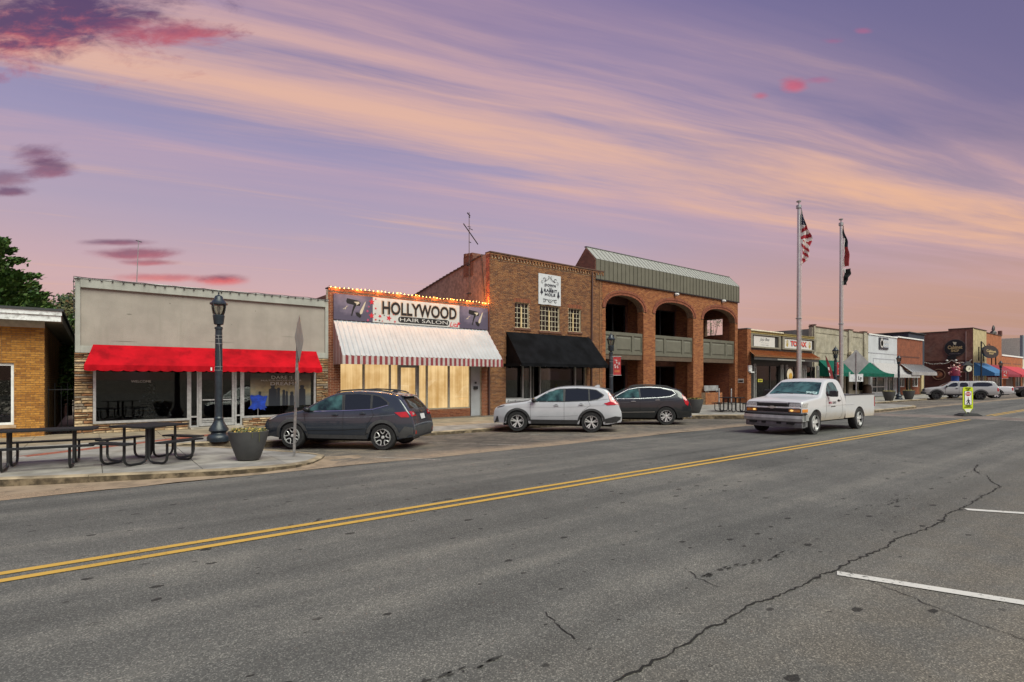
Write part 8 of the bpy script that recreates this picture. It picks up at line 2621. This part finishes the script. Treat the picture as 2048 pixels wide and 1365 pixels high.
# front: headlights, grille, bar with emblem, bumper
for s_ in(-1,1):
 c.patch('lamp_surround',[(s_*.49,.735),(s_*.905,.735),(s_*.905,1.05),(s_*.49,1.05)],'front',M_plast,.008)
 c.patch('headlight',[(s_*.53,.91),(s_*.89,.91),(s_*.89,1.035),(s_*.55,1.035)],'front',M_clear,.016)
 c.patch('turn_signal',[(s_*.53,.755),(s_*.88,.755),(s_*.88,.845),(s_*.53,.845)],'front',M_amber,.014)
 b=MB();b.ball((.075,s_*.62,.80),(.02,.06,.035),10,6);b.build('lit_running_lamp',mat('lit_lamp',(.9,.6,.2),.4,0,0,emit=(1,.62,.18),estr=.9),c.t,local=True)
c.patch('headlight',[(.10,.90),(.34,.90),(.42,1.04),(.14,1.03)],'side',M_clear,.012)
c.patch('side_marker',[(.10,.75),(.36,.75),(.36,.85),(.10,.85)],'side',M_amber,.012)
c.patch('grille',[(-.50,.745),(.50,.745),(.50,.86),(-.50,.86)],'front',M_plast,.013)
c.patch('grille',[(-.50,.915),(.50,.915),(.48,1.035),(-.48,1.035)],'front',M_plast,.013)
for zz in(.77,.795,.82,.94,.965,.99,1.015):
 b=MB();b.box(.052,.068,-.49,.49,zz-.004,zz+.004);b.build('grille_slat',M_black,c.t,local=True)
b=MB();b.box(.04,.085,-.90,.90,.865,.912);b.build('grille_bar',mat('grille_bar_white',(.62,.62,.64),.3),c.t,local=True,bevel=.012)
b=MB();b.prism([(-.14,.872),(-.05,.872),(-.05,.85),(.05,.85),(.05,.872),(.14,.872),(.14,.912),(.05,.912),(.05,.934),(-.05,.934),(-.05,.912),(-.14,.912)],'x',.015,.045);b.build('emblem',mat('emblem_silver',(.62,.61,.58),.3,.5),c.t,local=True)
def bump(name,z0,z1,x0,m,wd=.97,curve=.10):
 b=MB();n=16;pr=None
 for i in range(n+1):
  y=-wd+2*wd*i/n;e=curve*(abs(y)/wd)**3
  cur=[(x0+e,y,z0),(x0-.02+e,y,(z0+z1)/2),(x0+e,y,z1),(x0+.22+e,y,z1),(x0+.22+e,y,z0)]
  if pr:
   for k_ in range(5):b.quad(pr[k_],cur[k_],cur[(k_+1)%5],pr[(k_+1)%5])
  else:b.add(cur,[(0,1,2,3,4)])
  pr=cur
 b.add(pr,[(4,3,2,1,0)])
 for s_ in(-1,1):
  y0,y1=sorted((s_*(wd-.02),s_*wd));b.box(x0+curve+.05,.46,y0,y1,z0+.02,z1)
 return b.build(name,m,c.t,local=True,smooth=True,sharp=40)
bp_=bump('front_bumper',.46,.645,-.05,mat('dull_chrome',(.34,.35,.35),.35,.2,.15,4))
bump('bumper_top',.648,.73,-.03,M_plast)
bump('air_dam',.26,.455,-.0,mat('grey_valance',(.12,.12,.125),.6),.93)
for y in(-.62,.62,-.25,.25):
 b=MB();b.box(-.035,.02,y-(.12 if abs(y)>.5 else .07),y+(.12 if abs(y)>.5 else .07),.37,.43);b.build('bumper_slot',M_dark,c.t,local=True)
c.line('wiper',[(1.40,-.70),(1.50,-.1)],'top',M_black,.02,.02)
c.line('wiper',[(1.40,-.02),(1.50,.6)],'top',M_black,.02,.02)
c.patch('sticker',[(1.42,-.78),(1.54,-.74),(1.54,-.40),(1.42,-.42)],'top',mat('pale_papers',(.35,.5,.5),.5,0,.5,14),.009)
dmp=lambda a,z,d:tuple(c.hit(a,z,'side',.004+d))
M_logo=mat('logo_red',(.30,.02,.05),.5,0,0)
text_mesh('RDC',M_logo,1.86,2.10,.985,1.05,0,c.t,'lettering',.002,bold=.04,depthmap=dmp)
text_mesh('COUNTY',M_ink,2.14,2.42,1.02,1.05,0,c.t,'lettering',.002,bold=.02,depthmap=dmp)
text_mesh('SUPPLY',M_ink,2.14,2.40,.98,1.01,0,c.t,'lettering',.002,bold=.02,depthmap=dmp)
text_mesh('557-5620',M_ink,2.0,2.32,.87,.905,0,c.t,'lettering',.002,bold=.02,depthmap=dmp)
tg=G(1623,869)
c.place(.94,-.83,tg,(-1,.02),zroad(tg[1]+.8))
# -- E  silver pickup with canopy, F white pickup behind it, G dark car at the edge
HE=Vector((-.40,.915)).normalized()
def small_pickup(label,pm,cap,group,arch_m,rimdark):
 c=Car('pickup_truck',label,group,cat='pickup truck')
 L=5.6
 p=[(.05,.48),(.02,.60),(.03,.80),(.08,.98),(.25,1.06),(.8,1.14),(1.25,1.19),(1.36,1.23),(1.8,1.52),(2.1,1.68),(2.3,1.72),(3.0,1.735),(3.42,1.72)]
 if cap:p+=[(3.52,1.73),(4.2,1.76),(5.1,1.74),(5.28,1.66),(5.46,1.25),(5.52,1.12),(5.56,.9),(5.58,.7),(5.54,.5)]
 else:p+=[(3.55,1.55),(3.62,1.26),(3.7,1.20),(5.45,1.20),(5.54,1.16),(5.57,.9),(5.58,.7),(5.54,.5)]
 c.ax=(.95,4.22)
 c.loft(p,L,.92,1.16,.30,.46,[(.95,.46,.42),(4.22,.46,.42)],pm,fr=(.6,.12),rr=(.3,.05),smooth=1)
 c.underside(L,.92,.42)
 c.wheels(.95,4.22,1.60,.40,.26,'five',5,rimdark)
 c.patch('windscreen',[(1.44,-.74),(2.06,-.62),(2.06,.62),(1.44,.74)],'top',M_cglass,.006)
 c.patch('side_window',[(1.72,1.22),(1.86,1.36),(2.16,1.60),(2.56,1.63),(2.56,1.22)],'side',M_cglass,.008,rnd=1)
 c.patch('side_window',[(2.70,1.22),(2.70,1.63),(3.30,1.62),(3.34,1.22)],'side',M_cglass,.008,rnd=1)
 if cap:c.patch('canopy_window',[(3.62,1.26),(3.70,1.64),(5.0,1.64),(5.12,1.26)],'side',M_cglass,.008,rnd=1)
 for l_ in([(1.62,1.2),(1.6,.5)],[(2.63,1.66),(2.63,.5)],[(3.40,1.66),(3.46,1.2),(3.44,.5)]):c.line('door_seam',l_,'side',M_seamk,.02)
 for x in c.ax:c.ring_arch(x,.42,.46,.58,arch_m,.47,.02)
 c.patch('sill_cladding',[(1.5,.46),(3.7,.46),(3.7,.56),(1.5,.56)],'side',arch_m,.012)
 for s_ in(-1,1):
  c.patch('headlight',[(s_*.5,.82),(s_*.84,.82),(s_*.84,.98),(s_*.52,.98)],'front',M_clear,.014)
  c.patch('tail_lamp',[(s_*.74,.80),(s_*.88,.80),(s_*.88,1.14),(s_*.74,1.14)],'rear',M_tail,.014)
 c.patch('headlight',[(.10,.84),(.36,.84),(.36,.98),(.14,.98)],'side',M_clear,.012)
 c.patch('tail_lamp',[(5.40,.82),(5.53,.82),(5.50,1.12),(5.40,1.12)],'side',M_tail,.012)
 b=MB();b.box(-.06,.14,-.86,.86,.48,.72);b.build('front_bumper',M_plast,c.t,local=True,bevel=.04)
 b=MB();b.box(5.50,5.70,-.86,.86,.50,.66);b.build('rear_bumper',M_plast if cap else M_alud,c.t,local=True,bevel=.03)
 c.patch('grille',[(-.42,.78),(.42,.78),(.42,.98),(-.42,.98)],'front',M_plast,.014)
 c.mirror(1.70,1.20,M_black,(.10,.11,.09))
 for x,z in((2.46,1.06),(3.26,1.06)):c.handle(x,z,M_black,.2)
 return c
PE=paint('silver_paint',(.36,.365,.37),.05,.35)
c=small_pickup('silver four-door pickup with a matching canopy parked beyond the crosswalk',PE,True,'pickups parked beyond the crosswalk',mat('grey_flare',(.07,.07,.075),.6),True)
a_,b_,_=ray(1961,0);t_=50.5
zE=zroad(t_*b_)
c.place(4.22,-.80,(t_*a_,t_*b_),HE,zE)
c=small_pickup('white open-bed pickup with bright alloy wheels mostly hidden behind the silver canopy pickup',paint('pickup_white',(.58,.59,.61),0,.3),False,'pickups parked beyond the crosswalk',M_plast,False)
a_,b_,_=ray(1992.5,0);t_=54.5
c.place(4.22,-.80,(t_*a_,t_*b_),HE,zroad(t_*b_))
c=small_pickup('dark vehicle nose cut off by the right edge of the picture',paint('black_paint',(.012,.012,.014),.3,.3),True,'pickups parked beyond the crosswalk',M_plast,True)
a_,b_,_=ray(2031,0);t_=58
c.place(.15,-.80,(t_*a_,t_*b_),HE,zroad(t_*b_))
